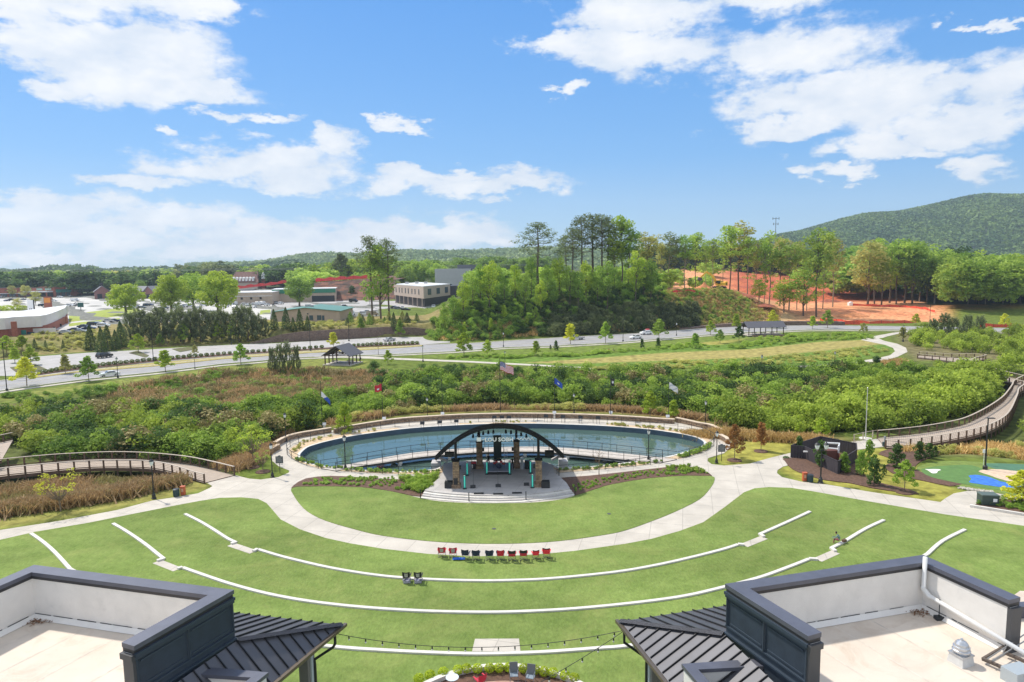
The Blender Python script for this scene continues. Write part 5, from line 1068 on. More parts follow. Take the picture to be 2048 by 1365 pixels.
# beds near the pond and stage
def bed(poly, n, hlo, hhi, seed, name, label, mt, kinds='tuft', z=.05, wide=(1, 1.5)):
    P = rand_in(poly, n, seed=seed); P[:, 2] = z; return scatter(name, label, kinds, mt, P, [r_.uniform(hlo, hhi) for _ in P], cat='bed plants', wide=wide)
bed([(600,972),(640,958),(720,957),(860,960),(872,964),(850,978),(838,990),(780,978),(700,972)], 210, .35, .6, 60, 'bed_plants', 'rows of small green grasses in the mulch bed left of the stage', F_GRS)
bed([(800,958),(872,958),(872,966),(845,986),(820,984),(815,970)], 60, .7, 1.1, 61, 'bed_shrubs', 'taller green clumps at the stage end of the left mulch bed', F_SPR, 'thick')
bed([(1150,970),(1249,950),(1324,940),(1400,940),(1420,950),(1374,950),(1290,955),(1224,966),(1150,988),(1140,975)], 150, .3, .5, 62, 'bed_plants', 'small sparse green plants in the mulch bed right of the stage', F_MID)
bed([(1320,938),(1374,933),(1402,941),(1420,950),(1380,948)], 40, .5, .8, 63, 'bed_shrubs', 'rounder green clumps at the outer end of the right mulch bed', F_SPR)
bed([(592,922),(640,936),(700,944),(884,949.5),(884,946),(700,940),(640,933),(598,918)], 80, .4, .75, 64, 'bed_plants', 'green tufts in the gravel strip left of the stage', F_GRS)
bed([(1119,945),(1200,939),(1300,929),(1330,924),(1300,926),(1200,935),(1119,941)], 60, .35, .65, 65, 'bed_plants', 'green tufts in the gravel strip right of the stage', F_GRS)
bed([(1356,919),(1395,909),(1418,899),(1422,890),(1412,895),(1390,904),(1352,914)], 50, .4, .8, 66, 'bed_plants', 'green tufts round the right end of the pond', F_GRS)
bed([(583,905),(600,887),(655,873.5),(740,863),(795,857),(740,864),(655,876),(612,888),(590,908)], 30, .3, .8, 67, 'bed_plants', 'scattered tufts in the gravel at the left end of the pond', F_OLV)
bed([(1214,849),(1299,855),(1374,865),(1412,876),(1374,867),(1299,858),(1214,851)], 40, .3, .8, 68, 'bed_plants', 'scattered tufts in the gravel behind the right of the pond', F_OLV)
bed([(940,845),(1060,844),(1060,846),(940,848)], 14, .3, .6, 69, 'bed_plants', 'small tufts in the planter at the middle of the far pond edge', F_OLV)

# ================= INDIVIDUAL TREES =================
def row(kind, fmt, lst, lab, group, name='tree', cat='tree', wide=1., nv=3, bark=None):
    wide = wide*1.3 if kind == 'young' else wide; lst = sorted(lst); n = len(lst)
    for i, t in enumerate(lst):
        px, py, top = t[:3]; f = t[3] if len(t) > 3 else fmt
        l = lab.replace('#', ordn(i)) if n > 1 else lab.replace(' #', '').replace('#', '')
        tree(kind, f, px, py, top, l, name, cat, group if n > 1 else None, v=i % nv, wide=wide*random.uniform(.92, 1.1), bark=bark)
row('young', F_LIME, [(54,774,714,F_YEL),(131,749,709,F_OLV),(178,764,712,F_MID),(331,745,700),(482,730,687,F_MID),(277,706,667),(667,697,664,F_YEL),(776,730,700),(928,713,665),(1072,713,682),(390,712,690,F_OLV)],
    'young street tree, # from the left along the near road and parking lot', 'young trees along the left part of the road', bark=STEM)
row('young', F_SPR, [(975,712,679,F_LIME),(1141,690,647,F_YEL),(1211,688,643),(1318,679,637),(1390,698,666,F_MID),(1421,671,641,F_LIME),(1440,687,659,F_MID),(1478,684,651,F_DEEP),(1472,661,627,F_LIME),(1545,657,620,F_YEL),(1625,659,632,F_LIME),(1655,657,620),(1727,668,646,F_OLV),(1832,651,627,F_YEL),(2008,657,627,F_YEL),(1805,682,654,F_OLV)],
    'young street tree, # from the left along the right part of the road', 'young trees along the right part of the road', bark=STEM)
row('scrub', F_SCR, [(1866,676,640),(1888,678,630),(1907,676,638),(1934,678,632),(1958,676,634)], 'dark young pine in the scrub by the right road bend, # from the left', 'dark pines by the right road bend', 'bushy_pine', wide=.8)
row('magnolia', F_DEEP, [(1284,697,677),(1316,697,676),(1112,702,681),(1101,700,690)], 'small dark upright evergreen bush on the roadside bank, # from the left', 'dark bushes on the roadside bank', 'evergreen_bush', 'bush')
row('young', F_LIME, [(14,712,672),(45,706,671),(30,727,695),(62,732,694)], 'bright young tree at the left end of the parking lot, # from the left', 'young trees at the left end of the lot', bark=STEM, wide=1.3)
row('young', F_LIME, [(435,684,640),(468,684,641),(370,690,648,F_SPR),(320,694,668,F_MID),(347,690,672,F_OLV),(355,692,674,F_OLV),(385,692,675,F_OLV),(800,676,640,F_MID),(722,668,640,F_MID)], 'bright young tree on the bank behind the parking lot, # from the left', 'bright young trees on the lot bank', bark=STEM, wide=.8)
row('conifer', F_CED, [(182,702,650),(204,706,655),(216,702,650),(243,696,643),(549,664,622),(573,664,620),(600,662,620),(616,668,634),(587,666,638),(588+200,662,625),(232,700,660),(70,700,678,F_PINE),(92,702,682,F_PINE),(127,700,680,F_PINE)], 'dark cone-shaped cedar standing on the bank above the parking lot, # from the left', 'dark cedars on the lot bank', 'cedar', bark=BARK)
row('scrub', F_SCR, [(x, y, t) for x, y, t in [(262,682,629),(283,684,622),(303,686,630),(322,684,618),(343,686,625),(362,686,619),(383,686,624),(402,686,618),(424,684,628),(444,682,622),(478,684,618),(497,684,614),(515,680,632),(460,680,630),(531,676,640)]], 'dark bushy pine in the long row behind the parking lot, # from the left', 'row of dark bushy pines', 'bushy_pine', wide=.8)
row('scrub', F_SCR, [(545,748,698),(561,752,692),(576,750,688),(594,746,694)], 'dark pine in the clump beside the left picnic shelter, # from the left', 'dark pines beside the left shelter', 'bushy_pine', wide=.48)
row('magnolia', F_DEEP, [(1752,748,715)], 'large dark rounded bush beside the curved far path', None, 'round_bush', 'bush', wide=1.6)
row('shade', F_LIME, [(252,630,566)], 'broad light green shade tree on the grass corner of the commercial car park', None, 'shade_tree', wide=1.25)
row('shade', F_LIME, [(343,628,548),(388,622,541,F_SPR),(437,632,544)], 'large rounded shade tree, # from the left of the trio before the warehouse', 'trio of shade trees', 'shade_tree', wide=1.05)
row('shade', F_MID, [(599,615,556)], 'dense round green tree behind the green-roofed building', None, 'shade_tree', wide=1.1)
row('shade', F_SPR, [(812,582,527),(845,580,515),(876,580,528)], 'round leafy tree behind the office building, # from the left', 'round trees behind the office', 'shade_tree', wide=1.0)
row('broad', F_SPR, [(762,640,492)], 'tall leafy tree left of the office building', None, wide=1.25)
row('young', F_LIME, [(740,612,575,F_SPR),(705,600,572,F_CED),(684,580,508,F_PINE)], 'mid-sized tree in the yard left of the office, # from the left', 'trees in the office yard')
row('pine', F_PINE, [(745,640,474),(779,640,481)], 'tall thin dark pine rising behind the leafy tree near the office, # from the left', 'two dark pines near the office', 'pine_tree')
row('broad', F_MID, [(52,600,570,F_OLV),(25,596,572,F_OLV),(35,620,596,F_OLV),(72,612,584,F_OLV),(182,590,566,F_SPR),(318,588,552,F_SPR),(283,592,560)], 'small tree in the shopping car park, # from the left', 'trees in the shopping car park', wide=1.7)
for i, (a, b) in enumerate(((12, 610), (40, 610))): tree('ball', F_BOX, a, b+13, b+1, ('left' if i == 0 else 'right')+' clipped round bush behind the white-fascia building', 'clipped_bush', 'bush', 'clipped round bushes', wide=2.2)
# the tall trees on the knoll
def knoll(px, dy): 
    base = float(interp(px, [(850, 250), (942, 246), (1133, 261), (1283, 271), (1407, 289), (1490, 299), (1640, 312), (1800, 335), (2100, 380)])); Y = base+dy; d = ray(px, 540); t = Y/d.y; return Vector((d.x*t, Y, Tz(d.x*t, Y)))
def ktree(kind, fmt, px, dy, top, label, name='tree', group=None, v=0, wide=1., bark=None):
    b = knoll(px, dy); z = CH+ray(px, top).z*(b.y/ray(px, top).y); return tree(kind, fmt, px, 0, 0, label, name, 'tree', group, v, wide, base=b, bark=bark, hm=max(4, z-b.z))
for i, (px, dy, tp, w) in enumerate([(1076,28,446,1.35),(1146,32,456,.9),(1163,36,432,.9),(1186,40,428,1.15),(1203,34,432,1.0),(1216,38,440,.9),(1132,40,470,.8)]):
    ktree('pine', F_PINE, px, dy, tp, f'tall dark pine on the wooded knoll', 'pine_tree', 'tall pines on the knoll', i % 4, w*1.25)
kp = sorted([1076, 1146, 1163, 1186, 1203, 1216, 1132]); 
for o in [o for o in COL.objects if o.get('group') == 'tall pines on the knoll']:
    px = pxof(o.location.x, o.location.y); k = min(range(7), key=lambda j: abs(kp[j]-px)); o['label'] = f'tall dark pine with a bare trunk on the wooded knoll, {ordn(k)} pine from the left'
L_ = [(885,14,606),(905,20,590),(925,24,560),(944,30,545),(960,34,530),(978,28,520),(992,38,524),(1008,32,548),(1030,36,530),(1050,26,540),(1062,40,512),(1095,34,530),(1104,26,556),(1118,38,510),(1140,30,530),(1156,26,545),(1172,34,520),(1195,30,540),(1228,32,470),(1243,38,433),(1258,34,455),(1272,30,500),(1288,36,520),(1302,28,515),(1215,26,520),(1080,22,560)]
for i, (px, dy, tp) in enumerate(sorted(L_)):
    ktree('lanky' if tp < 480 else 'broad', [F_SPR, F_MID, F_LIME][i % 3], px, dy*(.95 if tp < 480 else .55), tp, f'leafy green tree on the wooded knoll, {ordn(i)} leafy one from the left', 'tree', 'leafy trees on the knoll', i % 4, (.7+.35*random.random()) if tp >= 480 else 1.25)
L_ = [(1322,58,486,F_OLV,.8),(1412,52,482,F_SPR,.8),(1446,66,474,F_MID,.8),(1512,58,484,F_OLV,.8),(1530,44,488,F_MID,.75),(1596,46,484,F_OLV,.8),(1616,36,492,F_SPR,.8),(1648,40,480,F_MID,.85),(1298,46,462,F_OLV,1.6),(1338,60,468,F_PINE,1.5),(1370,52,470,F_MID,1.3),(1392,62,466,F_SPR,1.1),(1425,66,474,F_SPR,1),(1460,44,452,F_SPR,1.3),(1478,60,446,F_OLV,1.4),(1496,50,470,F_SPR,1),(1540,48,466,F_SPR,1.1),(1562,62,470,F_OLV,1),(1580,38,476,F_SPR,1.2),(1636,14,456,F_SPR,1.3),(1668,48,478,F_OLV,1.1),(1610,20,530,F_SPR,1.2),(1570,26,560,F_LIME,1.6),(1340,40,540,F_LIME,1.5),(1440,44,560,F_LIME,1.5),(1520,30,560,F_LIME,1.4),(1380,46,556,F_SPR,1.5),]
for i, (px, dy, tp, f, w) in enumerate(sorted(L_, key=lambda t: t[0])):
    ktree('lanky' if tp < 500 else 'broad', f, px, dy, tp, f'slender forest-edge tree beside the red clearing, {ordn(i)} from the left', 'tree', 'slender trees along the clearing', i % 5, w*(1.02 if tp < 500 else 1.2), bark=BARKL if i % 3 else BARK)
L_ = [(1738,50,492,F_OLV,1.3),(1752,58,486,F_SPR,1.2),(1766,46,512,F_LIME,1.1),(1782,60,492,F_SPR,1.2),(1796,48,486,F_SPR,1.3),(1812,56,490,F_MID,1.2),(1828,44,488,F_MID,1.2),(1842,58,496,F_SPR,1.1),(1858,50,506,F_MID,1.2),(1872,40,498,F_SPR,1.1),(1888,54,500,F_DEEP,1.2),(1905,46,505,F_MID,1.2),(1922,52,498,F_DEEP,1.2),(1940,30,520,F_SPR,1.2),(1956,44,510,F_LIME,1.3),(1975,24,530,F_LIME,1.3),(1992,36,515,F_SPR,1.3),(2010,22,525,F_SPR,1.3),(2030,30,520,F_LIME,1.3),(2046,18,540,F_SPR,1.3),(2066,26,520,F_MID,1.3),(1962,14,560,F_OLV,1.2),(2026,8,575,F_LIME,1.2)]
for i, (px, dy, tp, f, w) in enumerate(sorted(L_, key=lambda t: t[0])):
    dy = dy-max(0, (px-1880)/160*22); tp -= 8; ktree('lanky' if i % 3 == 1 else 'broad', f, px, dy, tp, f'tall tree at the front of the right-hand wood, {ordn(i)} from the left', 'tree', 'front trees of the right wood', i % 5, w*1.12, bark=BARKL)
# low young pines and saplings on the knoll's left slope
r2 = random.Random(21); sp = sorted((r2.uniform(880, 1080), r2.uniform(2, 20)) for _ in range(20))
for i, (px, dy) in enumerate(sp):
    b = knoll(px, dy); tree('young', [F_SPR, F_LIME, F_MID][i % 3], 0, 0, 0, f'light green sapling on the left slope of the knoll, {ordn(i)} from the left', 'sapling', 'tree', 'saplings on the knoll slope', i % 3, .85, base=b, hm=r2.uniform(3, 6.5), bark=STEM)
sp = sorted((r2.uniform(690, 850), r2.uniform(4, 16)) for _ in range(14))
for i, (px, dy) in enumerate(sp):
    Y = float(interp(px, [(600, 258), (850, 270)]))+dy; X = (px-1024)/FPX*Y; b = Vector((X, Y, Tz(X, Y))); tree('conifer', [F_PINE, F_MID, F_OLV][i % 3], 0, 0, 0, f'small bushy evergreen above the retaining wall, {ordn(i)} from the left', 'evergreen_bush', 'bush', 'evergreens above the retaining wall', i % 3, 1.5, base=b, hm=r2.uniform(2, 5))
# park trees
row('sparse', F_LIME, [(506,931,842)], 'yellow-green multi-branched tree beside the left end of the stone wall', None, wide=1.0, bark=STEM)
row('sparse', F_SPR, [(526,942,895)], 'small light green tree in a mulch ring near the left pond path', None, wide=.9, bark=STEM)
row('sparse', F_YEL, [(122,1026,932)], 'wide sparse yellow-green tree growing in the brown marsh grass', None, wide=1.15, bark=STEM)
row('young', F_RED, [(1469,920,848),(1522,902,843)], 'young tree with coppery new leaves in a mulch ring, # of two from the left', 'coppery young trees', wide=.75, bark=STEM)
row('young', F_LIME, [(1599,878,846),(1642,876,836),(1300,838,782),(1347,842,800)], 'bright young tree at the edge of the thicket, # from the left', 'bright young trees at the thicket edge', bark=STEM)
row('magnolia', F_SPR, [(690,872,808,F_LIME)], 'bright green rounded bush tree behind the stone wall', None, wide=1.1)
row('magnolia', F_DEEP, [(1598,918,872),(1640,936,882),(1688,950,906,F_MID),(1721,955,903,F_MID),(1748,975,918),(1738,930,880,F_MID),(1768,952,930)], 'evergreen planted in the mulch bed round the timber enclosure, # from the left', 'evergreens round the enclosure', 'evergreen_tree')
row('magnolia', F_DEEP, [(1793,937,888),(1838,922,882),(1858,918,886),(1870,914,892)], 'dark glossy evergreen beside the start of the long boardwalk, # from the left', 'dark evergreens beside the boardwalk', 'evergreen_tree', wide=1.3)
row('young', F_SPR, [(1809,984,920)], 'slim young tree with light green leaves on the dry lawn by the putting green', None, wide=1.0, bark=STEM)
row('young', F_YEL, [(2044,1022,944)], 'yellow-green young tree at the right frame edge in the kerbed bed', None, wide=1.3, bark=STEM)
row('bare', F_RED, [(1198,963,890),(944,962,905),(688,712,680,F_OLV),(757,712,670,F_OLV),(1706,908,868)], 'thin nearly bare sapling, # from the left among the bare saplings', 'nearly bare saplings', 'bare_sapling', bark=STEM)
for i, (a, b, c) in enumerate([(1572,921,913)]): tree('ball', F_DEEP, a, b, c, 'small round dark bush at the left corner of the timber enclosure', 'round_bush', 'bush', wide=1.6)
for i, (a, b) in enumerate([(505,935),(526,944),(1469,921),(1522,903),(1809,985)]):
    p = G(a, b, .03); p.z = Tz(p.x, p.y)+.06; lb = ['beneath the yellow-green tree by the left stone wall', 'beneath the small light green tree near the left pond path', 'beneath the left coppery tree', 'beneath the right coppery tree', 'beneath the slim tree on the dry lawn'][i]
    m = MB().lathe([(1.0, -.08), (.95, .03), (.6, .07), (.0, .1)], 16); tag(m.build('mulch_ring', MULCH, loc=p), 'dark mulch ring '+lb, 'mulch ring')
# hedge of clipped balls beside the lot
hl = []
for px in list(np.arange(80, 645, 11.5))+list(np.arange(708, 842, 9.0)):
    py = float(interp(px, [(80,748),(154,737.5),(239,729),(304,722),(393,714.5),(478,707.5),(581,701.5),(649,696.5),(739,692),(839,688.5)])); hl.append((px, py))
for i, (px, py) in enumerate(hl):
    b = G(px, py, .2); tree('ball', F_HDG, 0, 0, 0, f'clipped round hedge shrub between the parking lot and the road, {ordn(i)} from the left', 'hedge_shrub', 'shrub', 'clipped hedge shrubs beside the lot', i % 3, 1.25, base=b, hm=random.uniform(1.0, 1.25))
hb = [(838,1366),(860,1359),(887,1353),(916,1349),(933,1346),(955,1346),(979,1345),(998,1344.5),(1018,1344),(1048,1346),(1070,1348),(1088,1352),(1106,1354),(1130,1360),(1149,1365)]
for i, (px, py) in enumerate(hb):
    tree('ball', F_BOX, 0, 0, 0, f'bright yellow-green box shrub in the curved patio planter, {ordn(i)} from the left', 'box_shrub', 'shrub', 'box shrubs round the patio', i % 3, 1.1, base=G(px, py, .12), hm=.62)

# ================= FAR WOODS, HILLS =================
def far_wood(pts_px_y, n, hlo, hhi, seed, name, label, mt, kinds=('broad', 'shade'), wide=(1.2, 2.0), thin=.35):
    r = np.random.default_rng(seed); px = r.uniform(pts_px_y[0], pts_px_y[1], n); Y = r.uniform(pts_px_y[2], pts_px_y[3], n); X = (px-1024)/FPX*Y; P = np.column_stack([X, Y, T(X, Y)]); Qs = []; ts = []
    for p, h in zip(P, r.uniform(hlo, hhi, n)):
        k = kinds[random.randrange(len(kinds))]; (Q, t), _ = proto(k, 20+random.randrange(2)); sel = np.random.default_rng(random.randrange(9999)).random(len(Q)) < thin; Q = Q[sel]; t = t[sel]
        c0 = Q.mean(1, keepdims=True); Q = c0+(Q-c0)*(thin**-.5)*1.05; a = random.uniform(0, 6.28); c, s = math.cos(a), math.sin(a); w = h*random.uniform(*wide); V = np.empty_like(Q)
        V[..., 0] = (Q[..., 0]*c-Q[..., 1]*s)*w+p[0]; V[..., 1] = (Q[..., 0]*s+Q[..., 1]*c)*w+p[1]; V[..., 2] = Q[..., 2]*h+p[2]-.1*h; Qs.append(V); ts.append(np.clip(t+random.gauss(0, .25), 0, 1))
    me = quad_mesh(name, np.concatenate(Qs), np.concatenate(ts), mt); o = bpy.data.objects.new(name, me); COL.objects.link(o); return tag(o, label, 'woodland', kind='stuff')
far_wood((-350, 620, 640, 720), 230, 12, 29, 71, 'far_woodland', 'dark mixed woodland behind the shopping strip', F_DEEP)
far_wood((-350, 620, 650, 740), 90, 17, 29, 72, 'far_woodland', 'lighter green crowns showing among the dark woodland on the left', F_SPR)
far_wood((-300, 520, 660, 740), 60, 18, 27, 73, 'far_woodland', 'bare olive-brown crowns in the left woodland', F_OLV, ('broad',))
far_wood((360, 470, 640, 700), 20, 24, 33, 74, 'far_pines', 'tall dark pines standing out behind the warehouse', F_SCR, ('broad', 'pine'))
far_wood((560, 1100, 700, 1000), 260, 14, 24, 75, 'far_woodland', 'woodland behind the office and warehouse', F_MID)
far_wood((600, 760, 520, 620), 40, 12, 24, 76, 'far_woodland', 'light green trees on the bank behind the office yard', F_SPR)
far_wood((620, 760, 560, 640), 26, 16, 26, 761, 'far_woodland', 'yellow-green trees left of the office', F_LIME, ('broad',))
far_wood((950, 1320, 320, 420), 70, 8, 14, 77, 'far_woodland', 'light green trees on the back of the knoll', F_SPR)
far_wood((1300, 1760, 640, 900), 300, 16, 28, 78, 'far_woodland', 'dark woodland behind the red clearing', F_DEEP)
far_wood((1700, 2300, 430, 760), 420, 20, 32, 79, 'far_woodland', 'deep woodland on the right below the mountain', F_MID)
far_wood((1860, 2300, 375, 450), 130, 20, 30, 80, 'far_woodland', 'shaded dark green trees in the right wood', F_DEEP)
far_wood((1890, 2300, 335, 395), 110, 20, 32, 81, 'far_woodland', 'light green young trees at the front of the right wood', F_SPR, ('broad', 'lanky'), (1.1, 1.6), .75)
far_wood((1300, 1420, 420, 560), 12, 8, 15, 82, 'far_woodland', 'thin light trees scattered before the red clearing', F_SPR)
def hill(name, label, ridge, y0, y1, colmat, nblob, size, seed, deep=480):
    # solid hill body plus a mass of tree crowns on it; ridge given as (px, py) of the skyline at distance y1
    rx = [p[0] for p in ridge]; rz = [CH+ray(p[0], p[1]).z*(y1/ray(p[0], p[1]).y) for p in ridge]
    nx, ny = 160, 24; vs = []; fs = []
    def hz(px, Y):
        top = np.interp(px, rx, rz); t = np.clip((Y-y0)/(y1-y0), 0, 1); b = np.clip((Y-y1)/deep, 0, 1); f = np.sin(t*math.pi/2)**1.15*(1-b*b*.8)
        return np.maximum(-5, (top+18*np.sin(px*.021+Y*.003)*np.sin(Y*.004+px*.008)*np.sin(t*3.14))*f)
    PX = np.linspace(rx[0], rx[-1], nx); YY = np.linspace(y0, y1+deep, ny)
    for Y in YY:
        for px in PX: vs.append(((px-1024)/FPX*Y, Y, float(hz(px, Y))))
    for j in range(ny-1):
        for i in range(nx-1): a = j*nx+i; fs.append((a, a+1, a+nx+1, a+nx))
    m = MB(); m.add(vs, fs); o = struct(m.build(name, mat('hill_soil', (.035, .06, .025), .95, var=.3, scale=.02), smooth=True))
    r = np.random.default_rng(seed); px = r.uniform(rx[0], rx[-1], nblob); Y = y0+(y1-y0+120)*r.random(nblob)**.8; X = (px-1024)/FPX*Y; Z = hz(px, Y); s = size*r.uniform(.6, 1.25, nblob)
    # each crown: a lumpy dome of 16 facets
    k = 12; d = r.normal(size=(nblob, k, 3)); d[..., 2] = np.abs(d[..., 2])*.9+.1; d /= np.linalg.norm(d, axis=-1)[..., None]
    C = np.stack([X, Y, Z], -1)[:, None]+d*s[:, None, None]*np.array([1, 1, 1.15]); C = C.reshape(-1, 3); Nn = d.reshape(-1, 3); S_ = np.repeat(s*.52, k); Q = leaf_quads(C, S_, Nn, .45, .7)
    t = np.clip(np.repeat(.45+.16*r.normal(size=nblob)+.28*np.sin(px*.03+np.sin(Y*.006))*np.sin(Y*.01+px*.01), k)+r.normal(0, .08, nblob*k), 0, 1)
    me = quad_mesh('hill_forest', Q, t, colmat); o = bpy.data.objects.new('hill_forest', me); COL.objects.link(o); tag(o, label, 'forest', kind='stuff')
F_MTN = foliage('mountain_forest', (.026, .075, .024), (.15, .24, .055), .1)
hill('mountain', 'forest covering the mountain on the right', [(1380,516),(1470,504),(1560,476),(1640,457),(1720,438),(1800,426),(1880,410),(1930,400),(1960,396),(2048,396),(2150,400),(2350,420),(2700,480)], 1500, 2500, F_MTN, 34000, 7, 91)
hill('hill', 'pale green forest on the distant hills behind the office', [(380,532),(520,528),(600,520),(680,516),(730,512),(800,508),(900,506),(980,504),(1060,506),(1150,503),(1250,508),(1350,512),(1500,514)], 1500, 2600, foliage('far_hill_forest', (.10, .19, .06), (.28, .38, .12), .2), 9000, 9, 92)
hill('hill', 'low dark forest on the far skyline at the left', [(-900,556),(-300,553),(0,547),(150,547),(300,543),(450,538),(600,537)], 1100, 1900, F_MTN, 3500, 9, 93, 480)

# ================= STREET FURNITURE, PEOPLE, VEHICLES =================
LGLS = mat('lamp_glass', (.75, .78, .80), .25); 
def lamp_proto(double=False):
    r = thing('lamp_post', 'lamp', 'lamp post', (0, 0, 0), group='black lantern lamp posts')
    MB().lathe([(.26, 0), (.26, .08), (.2, .12), (.19, .45), (.13, .52), (.12, .62), (.075, .7)], 12).build('base', BLACK, r)
    m = MB().tube([(0, 0, .6), (0, 0, 3.75)], [.07, .055], 10); m.lathe([(.08, 1.4), (.08, 1.46)], 10); m.lathe([(.09, 3.55), (.09, 3.62)], 10); m.build('pole', BLACK, r)
    xs = (-.42, .42) if double else (0,)
    if double: MB().tube([(-.42, 0, 3.8), (-.25, 0, 3.62), (.25, 0, 3.62), (.42, 0, 3.8)], .035, 8).build('arm', BLACK, r)
    for x in xs:
        MB().lathe([(.08, 3.75), (.13, 3.8), (.2, 4.05), (.22, 4.25)], 12, (x, 0, 0)).build('globe', LGLS, r)
        MB().lathe([(.26, 4.25), (.25, 4.3), (.14, 4.42), (.05, 4.5), (.02, 4.62)], 12, (x, 0, 0)).build('cap', BLACK, r)
    return r
L1 = lamp_proto(); 
lamps = [((545,955),(545,884),'beside the historical marker near the left pond path'),((308,998),(302,915),'in front of the left boardwalk'),((572,884),(572,824),'behind the left end of the stone wall'),((855,836),(855,794),'behind the stone wall left of the big flag'),((1148,830),(1148,786),'behind the stone wall between the blue flag and the dark flag'),((1411,852),(1411,800),'behind the right end of the stone wall'),((1297,921),(1296,856),'at the right end of the footbridge'),((691,940),(691,868),'at the left end of the footbridge'),((1433,927),(1433,860),'on the dry lawn right of the pond'),
 ((236,757),(234,714),'beside the white car on the left road'),((390,739),(390,709),'on the verge between two young trees on the left road'),((846,724),(846,690),'beside the footpath right of the left shelter'),((1007,695),(1007,664),'behind the road in front of the knoll'),((1010,732),(1010,702),'beside the footpath above the big flag'),((1353,672),(1353,645),'in front of the bank, left of the right shelter'),((1523,752),(1523,709),'sunk in the thicket with only its globe showing'),((1669,738),(1669,702),'beside the curved far path'),((1806,684),(1806,650),'beside the path end near the right road bend')]
for i, ((bx, by), (tx, ty), wh) in enumerate(lamps):
    b = G(bx, by); b.z = max(0.03, Tz(b.x, b.y)) if b.y < 230 else Tz(b.x, b.y); depth = (b-Vector((0, 0, CH))).dot(CF); h = (by-ty)/FPX*depth
    o = L1 if i == 0 else copy_tree(L1); o.location = b; s = h/4.62; o.scale = (max(s, .8), max(s, .8), s); o['label'] = 'black lantern lamp post '+wh
L2 = lamp_proto(True); b = G(1641, 966, .05); L2.location = b; L2.scale = (1.3, 1.3, 1.12); L2['label'] = 'black lamp post with two lanterns in front of the timber enclosure'; L2['group'] = 'black lantern lamp posts'
def tall_light(px, py, top, label, two=False):
    b = G(px, py); b.z = Tz(b.x, b.y)+.05; depth = (b-Vector((0, 0, CH))).dot(CF); h = (py-top)/FPX*depth
    r = thing('light_pole', label, 'light pole', b, group='tall black light poles'); MB().lathe([(.28, 0), (.28, .5), (.16, .6)], 10).build('base', BLACK, r); MB().tube([(0, 0, .5), (0, 0, h)], [.11, .07], 8).build('pole', BLACK, r)
    MB().box((.35, 0, h+.02), (.9, .34, .1)).build('lamp_head', BLACK, r)
    if two: MB().box((-.35, 0, h-.2), (.8, .3, .1)).build('lamp_head', BLACK, r)
for a in [(14,783,686,'tall black light pole at the left frame edge beside the road'),(307,724,646,'tall black light pole on the hedge strip behind two lot trees'),(621,703,650,'tall black light pole on the hedge strip left of the parked silver car',),(1970,941,836,'tall black light pole standing on the putting green'),(463,690,645,'tall dark light pole on the bank behind the lot'),(1246,684,640,'tall black pole with a pale banner beside the two white cars'),(698,683,630,'tall dark pole in front of the retaining wall'),(1859,655,608,'tall thin light pole beside the right road bend')]: tall_light(*a)
# flags
def flag_mesh(w, h, droop, seed=0, nx=18, ny=8):
    vs = []; r = random.Random(seed)
    for j in range(ny+1):
        for i in range(nx+1):
            u = i/nx; v = j/ny; vs.append((u*w*.92, .12*math.sin(u*7+v*1.2+seed)*u*w*.6, -v*h*(1-.12*u)-droop*u*w*(.6+.4*u)+.06*math.sin(u*9)*h))
    return vs, [(j*(nx+1)+i, j*(nx+1)+i+1, (j+1)*(nx+1)+i+1, (j+1)*(nx+1)+i) for j in range(ny) for i in range(nx)], nx, ny
FR = mat('flag_red', (.60, .03, .05), .7); FW = mat('flag_white', (.80, .80, .80), .7); FB = mat('flag_navy', (.02, .035, .20), .7); FB2 = mat('flag_royal_blue', (.03, .09, .45), .7); FK = mat('flag_black', (.02, .02, .025), .7)
def flagpole(px, py, top, label, rad=.06, mt=None):
    b = G(px, py, .1); depth = (b-Vector((0, 0, CH))).dot(CF); h = (py-top)/FPX*depth; b.z = .0
    r = thing('flagpole', label, 'flagpole', b); MB().tube([(0, 0, -.5), (0, 0, h)], [rad, rad*.6], 8).build('pole', mt or BLACK, r); MB().lathe([(.0, h), (.09, h+.06), (.0, h+.16)], 8).build('finial', mt or BLACK, r); return r, h
def flag(pole, h, zt, w, hh, droop, colf, label, seed=0, rz=0, nx=26, ny=13):
    vs, fs, nx, ny = flag_mesh(w, hh, droop, seed, nx, ny); m = MB(); i0 = 0
    m.v = vs; m.mats = [FR, FW, FB, FB2, FK, mat('flag_grey', (.5, .53, .6), .7)]
    for k, f in enumerate(fs): m.f.append(f); m.m.append(m.mats.index(colf((k % nx)/nx, (k//nx)/ny, nx, ny)))
    o = m.build('flag', loc=pole.location+Vector((.06, 0, zt))); o.rotation_euler = (0, 0, rz); tag(o, label, 'flag'); return o
def usa(u, v, nx, ny):
    if u < .4 and v < 7/13: return FW if (int(u*nx) % 2 == 0 and int(v*ny) % 2 == 1) else FB
    return FR if int(v*13+.001) % 2 == 0 else FW
p, h = flagpole(1001, 832, 716, 'tallest black flagpole behind the stone wall carrying the stars and stripes'); flag(p, h, h-.5, 2.6, 1.55, .45, usa, 'stars and stripes flag flying on the tallest pole behind the pond', 1, -.1)
p, h = flagpole(645, 862, 762, 'leftmost thin black flagpole behind the stone wall'); flag(p, h, h-1.6, 1.5, .9, 1.1, lambda u, v, a, b: FW if u+v*.4 < .62 else FB2, 'drooping white and blue flag on the leftmost pole', 2, .2)
p, h = flagpole(766, 847, 758, 'thin black flagpole behind the stone wall carrying the red flag'); flag(p, h, h-.7, 1.6, 1.3, .3, lambda u, v, a, b: FW if (.35 < u < .62 and .4 < v < .62) else FR, 'red flag with a small pale emblem blowing left', 3, math.pi-.3)
